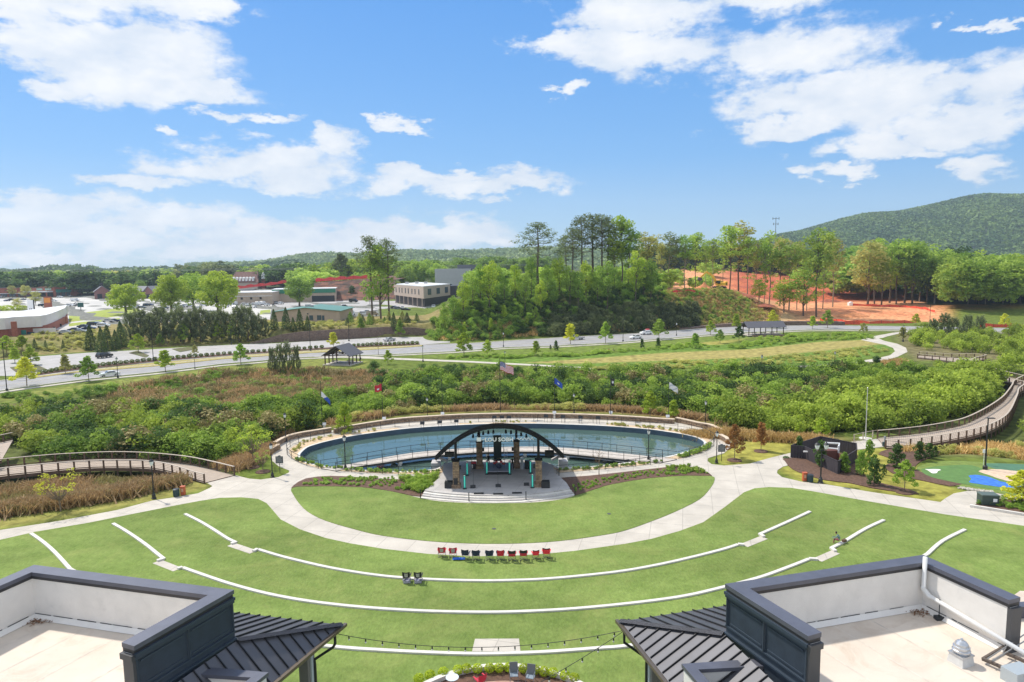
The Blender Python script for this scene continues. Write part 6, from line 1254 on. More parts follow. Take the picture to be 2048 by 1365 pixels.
p, h = flagpole(1109, 834, 752, 'thin black flagpole behind the stone wall carrying the royal blue flag'); flag(p, h, h-.2, 1.5, 1.1, .8, lambda u, v, a, b: FW if (.35 < u < .6 and .35 < v < .6) else FB2, 'royal blue flag with a small pale emblem', 4, .1)
p, h = flagpole(1221, 838, 750, 'thin black flagpole behind the stone wall carrying the black flag'); flag(p, h, h-.4, .9, 1.4, .3, lambda u, v, a, b: FW if (.3 < u < .7 and .3 < v < .6) else FK, 'black flag with a white disc hanging limp', 5, .6)
p, h = flagpole(1337, 843, 755, 'thin black flagpole behind the stone wall carrying the pale flag'); flag(p, h, h-.7, 1.7, 1.1, .65, lambda u, v, a, b: FW if (u+v) % .5 < .3 else m_grey, 'pale grey-white flag on the rightmost black pole', 6, .1) if 0 else None
mg = mat('flag_grey', (.5, .53, .6), .7); flag(p, h, h-.7, 1.7, 1.1, .65, lambda u, v, a, b: FW if (u*1.1+v*.8) % .6 < .38 else mg, 'pale grey-white flag on the rightmost black pole', 6, .1)
p, h = flagpole(885, 838, 758, 'bare thin black flagpole left of the tallest flagpole')
ALU = mat('silver_aluminium', (.70, .70, .71), .35, metal=.4)
p, h = flagpole(1731, 877, 774, 'silver flagpole on a pale base beside the start of the long boardwalk', .085, ALU); flag(p, h, h-.5, .55, 2.3, .5, lambda u, v, a, b: FW if v > .5 or u > .4 else mg, 'pale flag hanging limp down the silver flagpole', 7, 1.2)
MB().lathe([(.9, 0), (.9, .12), (.0, .14)], 16).build('base', CONC2, p)
# small round stone markers standing on the wall
for i, (a, b) in enumerate([(648,853),(768,841),(885,831),(1109,829),(1222,829),(1336,837)]):
    q = G(a, b+8, .1); t = thing('flag_marker', f'small pale plaque at the foot of the flagpoles, {ordn(i)} from the left', 'plaque', (q.x, q.y+.3, 0), group='plaques at the flagpoles'); MB().box((0, 0, .5), (.3, .25, 1.0)).build('pedestal', CONC2, t); MB().box((0, -.05, 1.12), (.62, .06, .45), rx=-.4).build('plaque', WHT, t)
# black interpretive panels along the railing
for i, (a, b) in enumerate([(845,861),(880,859),(913,857),(989,849),(1004,849),(1018,849),(1092,846.5),(1126,847.5),(1161,849),(1196,850)]):
    q = G(a, b-1.5, .03); t = thing('reading_panel', f'black reading panel on two legs along the far pond railing, {ordn(i)} from the left', 'panel', q, group='reading panels along the pond'); MB().box((-.22, 0, .5), (.05, .05, 1)).box((.22, 0, .5), (.05, .05, 1)).build('leg', BLACK, t); MB().box((0, 0, 1.12), (.75, .05, .5), rx=-.5).build('panel', BLACK, t)
# historical marker signs
def marker(px, py, label):
    q = G(px, py, .03); t = thing('historical_marker', label, 'sign', q); MB().tube([(0, 0, 0), (0, 0, 1.35)], .04, 8).build('post', BLACK, t)
    M2 = mat('marker_slate', (.07, .08, .09), .5); m = MB().box((0, 0, 1.8), (.98, .08, .95)); m.tube([(-.18, -.04, 2.3), (-.18, .04, 2.3)], .01, 4); m.lathe([(.0, 2.27), (.2, 2.28), (.18, 2.38), (.0, 2.44)], 10); m.build('plate', M2, t)
    l = MB(); [l.box((0, -.05, 1.5+.1*k), (.8-.1*(k % 3), .01, .035)) for k in range(8)]; l.build('text_lines', mat('marker_text', (.35, .36, .35), .6), t)
marker(560, 946.5, 'dark plaque sign on a post beside the left pond path'); marker(1443, 923, 'dark plaque sign on a post on the dry lawn right of the pond')
# bins and brick-red book boxes
def bin_(px, py, label):
    q = G(px, py, .04); t = thing('litter_bin', label, 'litter bin', q); MB().lathe([(.3, 0), (.33, .05), (.36, .8), (.38, .84), (.38, .9)], 16).build('body', mat('dark_green_slats', (.02, .05, .055), .5), t); MB().tube([(0, 0, .88), (0, 0, .93)], [.40, .30], 16).build('lid', BLACK, t)
    m = MB(); [m.box((.362*math.cos(a), .362*math.sin(a), .44), (.02, .03, .74), rz=a) for a in [k*math.pi/9 for k in range(18)]]; m.build('slats', mat('bin_slat', (.03, .075, .08), .5), t)
bin_(353, 993, 'dark green slatted litter bin on the path left of the great lawn'); bin_(1620, 964, 'dark green slatted litter bin beside the orange box near the enclosure')
def obox(px, py, label):
    q = G(px, py, .04); t = thing('recycling_box', label, 'recycling box', q); O = mat('orange_red_plastic', (.52, .12, .045), .5); MB().box((0, 0, .5), (.5, .4, 1.0), taper=.94).build('body', O, t); MB().box((0, -.02, 1.04), (.54, .46, .09)).build('lid', O, t); MB().box((0, -.215, .62), (.28, .02, .4)).build('label_panel', mat('pale_orange_panel', (.62, .35, .22), .6), t)
obox(366.5, 990, 'orange-red recycling box beside the bin on the left path'); obox(1609, 962, 'orange-red recycling box in front of the timber enclosure')
# timber enclosure with pipes inside
en = thing('timber_enclosure', 'dark timber plank enclosure with open top and white pipes inside', 'enclosure'); FENC = mat('dark_stained_planks', (.05, .042, .05), .85, var=.25, scale=2, stretch=(4, 4, .4), bump=.4)
ce = [G2(a, b, 0) for a, b in [(1581,916),(1609,918.5),(1675,950),(1713,925),(1712,912),(1640,897)]]
ht = 1.75
for i in range(6):
    a, b = ce[i], ce[(i+1) % 6]; L_ = math.hypot(b[0]-a[0], b[1]-a[1]); k = max(2, int(L_/.32)); m = MB()
    for j in range(k):
        p = (a[0]+(b[0]-a[0])*(j+.5)/k, a[1]+(b[1]-a[1])*(j+.5)/k); m.box((p[0], p[1], ht/2), (L_/k*.95, .05, ht+random.uniform(-.02, .02)), rz=math.atan2(b[1]-a[1], b[0]-a[0]))
    m.beam((*a, ht+.03), (*b, ht+.03), .12, .05); m.build('plank_wall', FENC, en)
cxm = sum(c[0] for c in ce)/6; cym = sum(c[1] for c in ce)/6
MB().tube([(cxm-3.4, cym-.2, 1.2), (cxm-1.2, cym-.8, 1.2), (cxm-1.2, cym-.8, .3)], .12, 8).tube([(cxm+.2, cym+1.6, 1.9), (cxm+2.1, cym+1.0, 1.9), (cxm+1.3, cym-.4, 1.9), (cxm+1.3, cym-.4, .2)], .13, 8).tube([(cxm+.2, cym+.2, 1.5), (cxm+1.5, cym-.3, 1.5)], .11, 8).build('pipes', PVC, en)
MB().box((cxm, cym, .7), (2.2, 1.2, 1.4)).box((cxm+1.6, cym-.9, .5), (.9, .8, 1.0)).build('pump_housing', mat('pump_red_brown', (.16, .06, .045), .7), en)
# mulch beds and putting green on the right
sheet('planting_bed', [(1579,916),(1570,922),(1585,938),(1612,949),(1650,960),(1700,966),(1745,976),(1800,984),(1838,988),(1815,978),(1770,968),(1735,955),(1720,935),(1716,922)], .09, MULCH, sm=2)
sheet('planting_bed', [(1757,908),(1775,899),(1800,897),(1880,902),(1860,915),(1838,925),(1830,938),(1860,950),(1900,962),(1925,968),(1900,972),(1850,962),(1800,952),(1775,940),(1772,930),(1790,920)], .09, MULCH, sm=2)
PUT = mat('putting_turf', (.10, .20, .05), .9, var=.12, scale=1.2, bump=.3); FRG = mat('fringe_turf', (.16, .22, .04), .95, var=.2, scale=1.5, bump=.6)
sheet('fringe_turf', [(1833,938),(1845,930),(1880,923),(1920,922),(1980,926),(2048,928),(2200,930),(2300,1000),(2048,992),(1990,985),(1930,975),(1880,965),(1845,952)], .08, FRG, sm=2)
sheet('putting_green', [(1843,939),(1875,933),(1930,930),(1955,934),(1975,944),(2010,962),(2048,975),(2200,990),(2200,996),(2048,984),(1980,978),(1930,969),(1880,959),(1852,950)], .10, PUT, sm=2)
sheet('putting_green', [(1972,927),(2048,929),(2200,935),(2200,955),(2048,946),(1990,938)], .101, mat('putting_turf_blue_green', (.07, .17, .10), .9, var=.1, scale=1), sm=2)
sheet('sand_patch', [(1957,943),(1970,939.5),(2000,939),(2048,944),(2150,950),(2150,975),(2048,966),(2010,961),(1980,951)], .12, mat('tan_sand', (.62, .47, .34), .95, var=.15, scale=2, bump=.3), sm=2)
sheet('blue_turf', [(1937,952),(1945,950.5),(1957,950.5),(1980,955),(2000,963),(2025,968),(2060,977),(2060,982),(2020,977),(1985,972),(1950,967),(1938,964),(1943,958)], .122, mat('blue_turf_water_hazard', (.04, .17, .60), .8, var=.25, scale=2), sm=2)
sheet('white_sand', [(1850,938.5),(1856,941),(1863,946),(1868,947),(1874,946),(1876,942),(1882,940.5),(1878,939),(1866,938.5),(1856,939)], .124, mat('white_sand_turf', (.8, .78, .72), .9), sm=2)
sheet('flower_bed', [(1950,1010),(1960,1002),(1968,996),(2010,998),(2048,1006),(2200,1030),(2200,1050),(2048,1027),(1995,1017)], .14, MULCH, sm=1)
tag(ribbon(W2([(1940,1013),(1990,1021),(2048,1030.5),(2200,1056)], .1), .3, 0, .3, CONC2).build('bed_kerb'), 'raised concrete kerb along the bed at the right frame edge', 'kerb')
bed([(1950,1010),(1965,997),(2010,999),(2048,1007),(2150,1024),(2100,1034),(2048,1026),(1995,1016)], 130, .25, .5, 92, 'bed_plants', 'low green plants in the kerbed bed at the right frame edge', F_MID, 'thick', .14)
rk = MB(); rr = random.Random(8)
for i in range(150):
    t = rr.random(); a = Vector((1918, 975.5)).lerp(Vector((1985, 984)), t); q = G(a.x+rr.uniform(-4, 4), a.y+rr.uniform(-1.6, 1.6), .1); s = rr.uniform(.08, .22); rk.box(q, (s*1.3, s, s*.7), rz=rr.uniform(0, 3), rx=rr.uniform(-.4, .4), taper=.7)
tag(rk.build('river_rock', mat('pale_river_rock', (.50, .46, .40), .9, var=.3, scale=3)), 'band of pale river rocks between the putting green and the path', 'rocks', kind='stuff')
q = G(1975, 1008, .14); tb = thing('transformer_box', 'dark green utility box in the kerbed bed at the right', 'utility box', q, -.15); DG = mat('utility_green', (.035, .06, .05), .5)
MB().box((0, 0, .55), (1.7, 1.2, 1.1)).build('body', DG, tb, bevel=.03); MB().box((0, 0, 1.13), (1.8, 1.3, .1), taper=.95).build('lid', mat('utility_lid', (.10, .13, .11), .5), tb); MB().box((.45, -.61, .6), (.4, .02, .35)).build('warning_label', WHT, tb)
q = G(1943, 940, .1); MBs = thing('hole_sign', 'small white sign on a thin post beside the light pole on the putting green', 'sign', G(1967, 930, .1)); MB().tube([(0, 0, 0), (0, 0, 1.6)], .03, 6).build('post', WHT, MBs); MB().box((0, 0, 1.85), (.4, .04, .5)).build('plate', WHT, MBs)
q = G(1769, 893, .05); bb = thing('bollard_post', 'grey timber gate post with a small dark bin at the boardwalk entrance', 'post', q); MB().box((0, 0, .75), (.22, .22, 1.5)).build('post', mat('grey_post', (.3, .31, .32), .8), bb); MB().box((-.2, -.25, .4), (.4, .35, .6)).build('dog_waste_bin', mat('dark_green_slats', (.02, .05, .055), .5), bb)
# patio at the bottom edge
pc = Vector((-1.0, 36.0)); pR = (Vector(G2(1000, 1341))-pc).length
arc = [(pc.x+pR*math.sin(a), pc.y+pR*math.cos(a)) for a in np.linspace(-1.5, 1.5, 60)]
tag(ribbon(arc, .34, 0, .42, WALLC).build('planter_wall'), 'curved white planter wall round the patio at the bottom of the view', 'planter wall')
arc2 = [(pc.x+(pR-.75)*math.sin(a), pc.y+(pR-.75)*math.cos(a)) for a in np.linspace(-1.5, 1.5, 60)]
struct(ribbon(arc2, 1.15, 0, .14, MULCH).build('patio_bed'))
PAV = mat('patio_pavers', (.36, .20, .15), .85, col2=(.45, .33, .26), scale=1.2); brick_rows(PAV, .4, .2) if 0 else None
struct(MB().prism([(pc.x+(pR-1.3)*math.sin(a), pc.y+(pR-1.3)*math.cos(a)) for a in np.linspace(0, 6.28, 60)[:-1]], 0, .12, PAV).build('patio_paving'))
def patio_chair(px, py, rz, label):
    q = G(px, py, .12); t = thing('patio_chair', label, 'chair', q, rz, group='grey mesh patio chairs'); F_ = mat('grey_chair_frame', (.20, .22, .25), .5, metal=.3); Ms = mat('grey_mesh', (.16, .18, .19), .8)
    MB().box((0, 0, .44), (.54, .5, .04)).build('seat', mat('grey_blue_mesh', (.22, .27, .32), .8), t); MB().box((0, .27, .78), (.54, .05, .66), rx=-.18).build('backrest', Ms, t)
    for x in (-.26, .26):
        MB().tube([(x, -.25, 0), (x, -.22, .44), (x, -.2, .66)], .018, 6).build('leg', F_, t); MB().tube([(x, .34, 0), (x, .22, .44)], .018, 6).build('leg', F_, t); MB().tube([(x, -.22, .66), (x, .24, .68)], .022, 6).build('armrest', F_, t)
patio_chair(1028, 1362, .05, 'grey mesh patio chair, left one of the pair at the bottom edge'); patio_chair(1061, 1366, -.25, 'grey mesh patio chair turned slightly, right one of the pair at the bottom edge')
q = G(936, 1420, .12); t = thing('parasol', 'white parasol top cut off by the bottom frame edge', 'parasol', q); MB().tube([(0, 0, 0), (0, 0, 1.75)], .03, 8).build('pole', BLACK, t); MB().lathe([(.75, 1.28), (.5, 1.42), (.05, 1.6)], 12).build('canopy', WHT, t)
q = G(905, 1376, .12); t = thing('cafe_table', 'small blue-white metal table beside the white parasol', 'table', q); MB().lathe([(.0, .7), (.42, .7), (.42, .73), (.0, .73)], 18).build('tabletop', mat('pale_blue_metal', (.62, .70, .76), .4), t); MB().tube([(0, 0, 0), (0, 0, .7)], .03, 8).lathe([(.24, 0), (.22, .03), (.0, .04)], 12).build('pedestal', mat('dark_table_leg', (.08, .1, .12), .5), t)
# camp chairs
def camp_chair(px, py, seat, back, label, rz=0, s=1., mesh=False, arm=None, cooler=None):
    q = G(px, py, .08); t = thing('camp_chair', label, 'camp chair', q, rz, 'folding camp chairs on the lawn', s); FRM = mat('chair_frame_steel', (.12, .12, .13), .4, metal=.4)
    # a fold-out sling chair seen from behind: tapered back, bucket seat, four crossing legs
    m = MB(); n = 6; vs = []
    for i in range(n+1):
        v = i/n; w = .52+.10*v; z = .42+.52*v; y = -.28-.12*v
        for k in range(5): u = k/4-.5; vs.append((u*w, y+.06*(1-4*u*u)*-1, z+(.05*abs(u)*2 if i == n else 0)))
    fs = [(a*5+k, a*5+k+1, (a+1)*5+k+1, (a+1)*5+k) for a in range(n) for k in range(4)]; m.add(vs, fs, back)
    if mesh: m.m = [0]*len(m.f); m.mats = [back, mat('grey_mesh_panel', (.42, .40, .38), .8)]; m.m = [1 if (1 <= (j//4) <= 4 and 1 <= j % 4 <= 2) else 0 for j in range(len(m.f))]
    m.build('backrest', back, t)
    m = MB(); vs = []
    for i in range(6):
        v = i/5; 
        for k in range(5): u = k/4-.5; vs.append((u*.56, -.26+.52*v, .44-.09*(1-4*u*u)*math.sin(v*3.1)))
    m.add(vs, [(a*5+k, a*5+k+1, (a+1)*5+k+1, (a+1)*5+k) for a in range(5) for k in range(4)], seat); m.build('seat', seat, t)
    for sx in (-1, 1):
        MB().tube([(sx*.27, -.27, .40), (sx*.24, -.02, .0)] if 0 else [(sx*.30, -.30, .02), (sx*.30, .26, .46)], .013, 5).build('leg', FRM, t); MB().tube([(sx*.30, .28, .02), (sx*.29, -.28, .46), (sx*.31, -.40, .95)], .013, 5).build('leg', FRM, t)
        m = MB(); m.face([(sx*.27, -.34, .66), (sx*.36, -.34, .66), (sx*.38, .26, .62), (sx*.28, .26, .62)]); m.face([(sx*.27, -.34, .665), (sx*.28, .26, .625), (sx*.38, .26, .625), (sx*.36, -.34, .665)]); m.build('armrest', arm or seat, t)
        MB().tube([(sx*.31, .24, .46), (sx*.31, .25, .63)], .013, 5).build('arm_post', FRM, t)
    MB().tube([(-.30, -.30, .03), (.30, .28, .03)], .012, 5).tube([(.30, -.30, .03), (-.30, .28, .03)], .012, 5).tube([(-.30, -.29, .03), (.30, -.31, .44)], .012, 5).tube([(.30, -.29, .03), (-.30, -.31, .44)], .012, 5).build('cross_brace', FRM, t)
    return t
CR_ = mat('chair_red', (.62, .025, .05), .8); CRD = mat('chair_dark_red', (.55, .03, .06), .8); CN = mat('chair_navy', (.02, .03, .07), .8); CK = mat('chair_black', (.02, .02, .022), .8); CBR = mat('chair_bright_red', (.9, .04, .07), .8)
cc = [(884,1113,CR_,CRD,'dark red folding chair with a mesh back, farthest left in the row',True),(906,1114,CR_,CRD,'dark red folding chair with a mesh back, second from the left in the row',True),(932,1118,CN,CN,'navy folding chair with the blue blanket beside it',False),(952,1119,CN,CN,'navy folding chair right of the blue blanket chair',False),(979,1119,CN,CN,'black-navy folding chair with square back and side pouch left of the red-backed one',False),(1001,1119,CN,CR_,'folding chair with red back and black seat at the middle of the row',False),(1024,1120,CRD,CK,'red folding chair with black back, left of two alike',False),(1047,1119,CRD,CK,'red folding chair with black back, right of two alike',False),(1071,1117,CBR,CK,'bright red low folding chair second from the right in the row',False),(1093,1115,CBR,CK,'bright red folding chair with a black top band, farthest right in the row',False)]
for i, (a, b, s_, bk, lb, ms) in enumerate(cc):
    o = camp_chair(a, b, s_, bk, lb, rz=[.05, .1, -.15, .0, .0, .02, 0, 0, .12, -.1][i], mesh=ms, s=(.98 if i == 8 else 1.1))
    if i > 5: 
        lo = [c for c in COL.objects if c.parent == o and c.name.startswith('backrest')][0]; lo.data.materials.append(CRD if i < 8 else CBR); lo.data.polygons.foreach_set('material_index', [1 if j//4 < (3 if i < 8 else 5) else 0 for j in range(len(lo.data.polygons))])
camp_chair(960, 1372, CRD, CRD, 'dark red folding chair beside the white parasol at the bottom edge', rz=.6)
for px in (814, 837): camp_chair(px, 1163, CK, CK, ('left' if px == 814 else 'right')+' black folding chair of the pair standing by the second seat wall', mesh=True, s=1.05)
bl = MB(); q = G(917, 1119, .1); rr = random.Random(2); vs = [(i/10*1.15-.55, j/6*.5-.25, .04+.05*abs(math.sin(i*1.3+j*.9))) for j in range(7) for i in range(11)]; bl.add(vs, [(j*11+i, j*11+i+1, (j+1)*11+i+1, (j+1)*11+i) for j in range(6) for i in range(10)])
tag(bl.build('blanket', mat('royal_blue_cloth', (.02, .13, .55), .85), loc=q), 'crumpled royal blue blanket on the grass left of the navy chairs', 'blanket')
for i, (px, lb) in enumerate(((810, 'left'), (832, 'right'))):
    q = G(px+4, 1166, .08); m = MB(); rr = random.Random(i); vs = [(a/6*.75-.35, b/4*.4-.2, .28+.10*math.sin(a*1.4+b+i)) for b in range(5) for a in range(7)]; m.add(vs, [(b*7+a, b*7+a+1, (b+1)*7+a+1, (b+1)*7+a) for b in range(4) for a in range(6)]); m.add([(x, y, .02) for x, y, z in vs], [], None)
    m.box((0, 0, .14), (.6, .3, .24), rz=.1); tag(m.build('bag', mat('grey_lilac_cloth' if i else 'pale_lilac_cloth', (.40, .38, .48), .85), loc=q), f'pale cloth bag under the {lb} chair of the black pair', 'bag')
for i, (a, b) in enumerate([(988, 1058), (1218, 1028)]): tag(MB().lathe([(.22, .0), (.22, .02), (.0, .025)], 12).build('drain_cover', mat('drain_grey', (.07, .08, .07), .7), loc=G(a, b, .075)), ['small dark drain cover on the stage lawn near its centre', 'small dark drain cover on the right of the stage lawn'][i], 'drain cover')

# ---- people (skinned bodies) ----
SKIN = mat('skin', (.42, .24, .16), .6)
def person(loc, rz, joints, edges, rad, label, mats, head, hair=(.03, .02, .015), hands=()):
    me = bpy.data.meshes.new('person'); me.from_pydata([Vector(j) for j in joints], edges, []); o = bpy.data.objects.new('person', me); COL.objects.link(o)
    sk = o.modifiers.new('skin', 'SKIN'); me.skin_vertices.new(name='') if not me.skin_vertices else None
    for i, r in enumerate(rad): me.skin_vertices[0].data[i].radius = (r, r*.9)
    me.skin_vertices[0].data[0].use_root = True; sub = o.modifiers.new('sub', 'SUBSURF'); sub.levels = 2; sub.render_levels = 2
    bpy.context.view_layer.update(); dg = bpy.context.evaluated_depsgraph_get(); m2 = bpy.data.meshes.new_from_object(o.evaluated_get(dg)); bpy.data.objects.remove(o)
    for q in (mats[0], mats[1], SKIN): m2.materials.append(q)
    hp = Vector(joints[0])
    for p in m2.polygons: p.material_index = mats[2](p.center); p.use_smooth = True
    b = bpy.data.objects.new('person', m2); COL.objects.link(b); b.location = loc; b.rotation_euler = (0, 0, rz); tag(b, label, 'person')
    hx, hy, hz = head; m = MB(); m.lathe([(.0, -.125), (.05, -.115), (.075, -.06), (.082, .0), (.075, .07), (.04, .115), (.0, .125)], 12, head); m.box((hx, hy+.085, hz-.01), (.025, .03, .04)); h_ = m.build('head', SKIN, b, smooth=True)
    m = MB(); m.lathe([(.088, .0), (.09, .05), (.07, .11), (.03, .135), (.0, .14)], 12, (hx, hy-.012, hz)); m.box((hx, hy-.05, hz-.02), (.13, .07, .12)); m.build('hair', mat('dark_hair', hair, .8), b, smooth=True)
    return b
def sit_joints(lean=.15):   # facing +Y, seat at z=0; pelvis root
    J = [(0, 0, .10), (0, .0, .28), (0, lean*.6, .48), (0, lean, .60)]; E_ = [(0, 1), (1, 2), (2, 3)]; Rd = [.15, .14, .15, .055]
    for s in (-1, 1):
        k = len(J); J += [(s*.19, lean*.6, .50), (s*.24, lean+.10, .26), (s*.14, lean+.32, .24), (s*.12, lean+.40, .22)]; E_ += [(2, k), (k, k+1), (k+1, k+2), (k+2, k+3)]; Rd += [.062, .045, .034, .028]
        k = len(J); J += [(s*.10, .05, .09), (s*.13, .46, .12), (s*.12, .50, -.30), (s*.12, .64, -.36)]; E_ += [(0, k), (k, k+1), (k+1, k+2), (k+2, k+3)]; Rd += [.095, .07, .045, .035]
    return J, E_, Rd
def stand_joints():
    J = [(0, 0, .95), (0, 0, 1.15), (0, .0, 1.38), (0, .02, 1.50)]; E_ = [(0, 1), (1, 2), (2, 3)]; Rd = [.14, .125, .14, .055]
    for s in (-1, 1):
        k = len(J); J += [(s*.19, 0, 1.40), (s*.24, .03, 1.12), (s*.20, .25, 1.05), (s*.15, .34, 1.06)]; E_ += [(2, k), (k, k+1), (k+1, k+2), (k+2, k+3)]; Rd += [.06, .045, .033, .028]
        k = len(J); J += [(s*.10, 0, .88), (s*.11, .02, .48), (s*.12, -.02, .08), (s*.13, .14, .04)]; E_ += [(0, k), (k, k+1), (k+1, k+2), (k+2, k+3)]; Rd += [.09, .065, .045, .04]
    return J, E_, Rd
def shirtpants(zc_, arm=.0):
    def f(c): return 2 if abs(c.x) > .17 and c.z < zc_+.16+arm and c.y > .18 and c.z > zc_-.05 else (1 if c.z < zc_ else 0)
    return f
C_ = lambda n, c: mat(n, c, .85)
J, E_, Rd = sit_joints(.25); q = G(1670, 1088, .08)
person(Vector((q.x+.4, q.y, .36)), .9, J, E_, Rd, 'person in a grey-green shirt and shorts sitting bent forward on the seat wall', (C_('grey_green_shirt', (.16, .24, .22)), C_('maroon_shorts', (.20, .05, .07)), lambda c: 1 if c.z < .17 and c.y < .45 else (2 if c.z < .2 else 0)), (0, .31, .74))
t = thing('ukulele_bag', 'brown bag lying on the seat wall beside the seated person', 'bag', (q.x+.95, q.y+.15, .32), .4); MB().box((0, 0, 0), (.42, .3, .26)).build('body', mat('brown_bag', (.14, .08, .05), .8), t, bevel=.05); MB().tube([(-.15, 0, .12), (0, 0, .26), (.15, 0, .12)], .015, 6).build('strap', mat('brown_bag', (.14, .08, .05), .8), t)
J, E_, Rd = sit_joints(.1); q = G(722, 722, .15); person(Vector((q.x, q.y, .5)), 1.3, J, E_, Rd, 'person in dark clothes sitting at a table under the left picnic shelter', (C_('black_cloth', (.02, .02, .03)), C_('dark_jeans', (.03, .035, .05)), shirtpants(.12)), (0, .13, .74))
for k, (a, b, lb, c) in enumerate([(1218, 703, 'person in a red top sitting on the grass bank, left of the two', (.45, .06, .05)), (1227, 703, 'person in a pale top sitting on the grass bank, right of the two', (.6, .5, .45))]):
    J, E_, Rd = sit_joints(.1); J = [(x, y, max(z, -.02)) for x, y, z in J]; q = G(a, b, 0); q.z = Tz(q.x, q.y)+.08; person(q, 2.8, J, E_, Rd, lb, (C_('top_%d' % k, c) if 0 else mat(['red_top', 'pale_top'][k], c, .85), C_('dark_jeans', (.03, .035, .05)), shirtpants(.12)), (0, .13, .74))
for k, (a, b, lb, sc) in enumerate([(977, 934, 'person dressed in black standing at the back of the stage left of the drum riser', (.02, .02, .025)), (1025, 940, 'person in dark clothes standing right of the drum riser', (.03, .035, .03))]):
    J, E_, Rd = stand_joints(); q = G(a, b, SZ); person(q, 3.0, J, E_, Rd, lb, (mat(['black_cloth', 'charcoal_cloth'][k], sc, .85), C_('dark_jeans', (.03, .035, .05)), shirtpants(.92)), (0, .03, 1.66))
# ---- stage gear ----
TEAL = mat('teal_tube_light', (.10, .70, .55), .4, emit=.45); TEALB = mat('teal_housing', (.02, .30, .26), .5, emit=None)
for i, (a, b, wh) in enumerate([(929.5,978,'front left of the stage'),(934.5,951,'standing behind the front left one'),(974,949,'left corner of the drum riser'),(1019,949,'right corner of the drum riser'),(1061,947,'standing behind the front right one'),(1065,976,'front right of the stage')]):
    q = G(a, b, SZ); t = thing('light_tower', 'black light tower with a glowing teal tube, '+wh, 'light tower', q, group='teal light towers'); MB().lathe([(.26, 0), (.26, .05), (.06, .08)], 10).build('base', BLACK, t); MB().box((0, .05, .85), (.26, .14, 1.6)).build('housing', TEALB, t); MB().box((0, -.035, .85), (.075, .03, 1.35)).build('tube', TEAL, t); MB().tube([(0, 0, 1.62), (0, 0, 1.8)], .13, 10).build('lamp_head', BLACK, t); MB().box((0, -.13, 1.68), (.16, .03, .1)).build('lens', WHT, t)
dr = thing('drum_riser', 'wide grey-blue drum riser platform in the middle of the stage', 'riser', G(996.5, 943, SZ)); MB().box((0, .4, .42), (2.75, 3.7, .12)).build('deck', mat('riser_deck', (.22, .235, .29), .6), dr); MB().box((0, -1.43, .2), (2.72, .03, .38)).build('front_skirt', BLACK, dr)
for x in (-1.3, 1.3):
    for y in (-1.4, .4): MB().box((x, y, .18), (.08, .08, .36)).build('leg', BLACK, dr)
MB().box((0, -1.46, .40), (2.8, .03, .04)).build('edge_trim', mat('silver_edge', (.6, .6, .62), .4, metal=.6), dr)
dk = thing('drum_kit', 'red and dark drum kit on the riser with cymbals', 'drum kit', G(998, 936, SZ+.48)); RD = mat('drum_red', (.45, .05, .05), .35)
MB().tube([(0, -.35, .32), (0, .1, .32)], .32, 16).build('bass_drum', mat('dark_blue_drum', (.02, .03, .07), .4), dk)
for x, y, z, r_0 in ((-.32, -.1, .72, .17), (.3, -.1, .72, .17), (-.6, .15, .5, .18), (.62, .15, .42, .22)): MB().lathe([(r_0, 0), (r_0, .24), (.0, .24)], 14, (x, y, z)).build('tom_drum', RD, dk)
for x, y in ((-.7, -.1), (.7, -.1), (0, .4)): MB().tube([(x, y, 0), (x, y, 1.15)], .015, 5).build('stand', BLACK, dk); MB().lathe([(.26, 1.13), (.05, 1.16), (.0, 1.17)], 14, (x, y, 0)).build('cymbal', mat('brass', (.55, .42, .18), .3, metal=.8), dk)
for i, (a, b, w, h_, wh) in enumerate([(901,972,.95,.75,'left of the front left pier'),(1094,972,.95,.8,'right of the front right pier')]):
    t = thing('subwoofer', 'large black speaker cabinet '+wh, 'speaker', G(a-3, b+3, SZ)); MB().box((0, 0, h_/2), (1.0, .8, h_)).build('cabinet', BLACK, t, bevel=.03); MB().box((0, -.41, h_/2), (.86, .02, h_-.14)).build('grille', mat('speaker_grille', (.035, .035, .038), .8), t)
for i, (a, b, wh) in enumerate([(912, 972, 'against the foot of the front left pier'), (1079, 968, 'against the foot of the front right pier')]):
    t = thing('loudspeaker', 'black upright speaker '+wh, 'speaker', G(a, b+4, SZ)); MB().box((0, 0, .75), (.5, .42, 1.0)).build('cabinet', BLACK, t, bevel=.02); MB().box((0, -.22, .75), (.42, .02, .9)).build('grille', mat('speaker_grille', (.035, .035, .038), .8), t); MB().box((0, 0, .12), (.5, .4, .24)).build('foot', BLACK, t)
for i, (a, b) in enumerate([(946, 976), (996.5, 974), (1053, 971)]):
    t = thing('monitor_wedge', f'black floor monitor wedge at the front of the stage, {ordn(i)} from the left', 'speaker', G(a, b, SZ), group='floor monitor wedges'); m = MB(); m.add([(-.32, -.22, 0), (.32, -.22, 0), (.32, .22, 0), (-.32, .22, 0), (-.32, -.1, .38), (.32, -.1, .38), (.32, .22, .12), (-.32, .22, .12)], [(3, 2, 1, 0), (0, 1, 5, 4), (4, 5, 6, 7), (6, 2, 3, 7), (0, 4, 7, 3), (1, 2, 6, 5)]); m.build('cabinet', BLACK, t); MB().box((0, .08, .26), (.55, .3, .02), rx=-.68).build('grille', mat('speaker_grille', (.035, .035, .038), .8), t)
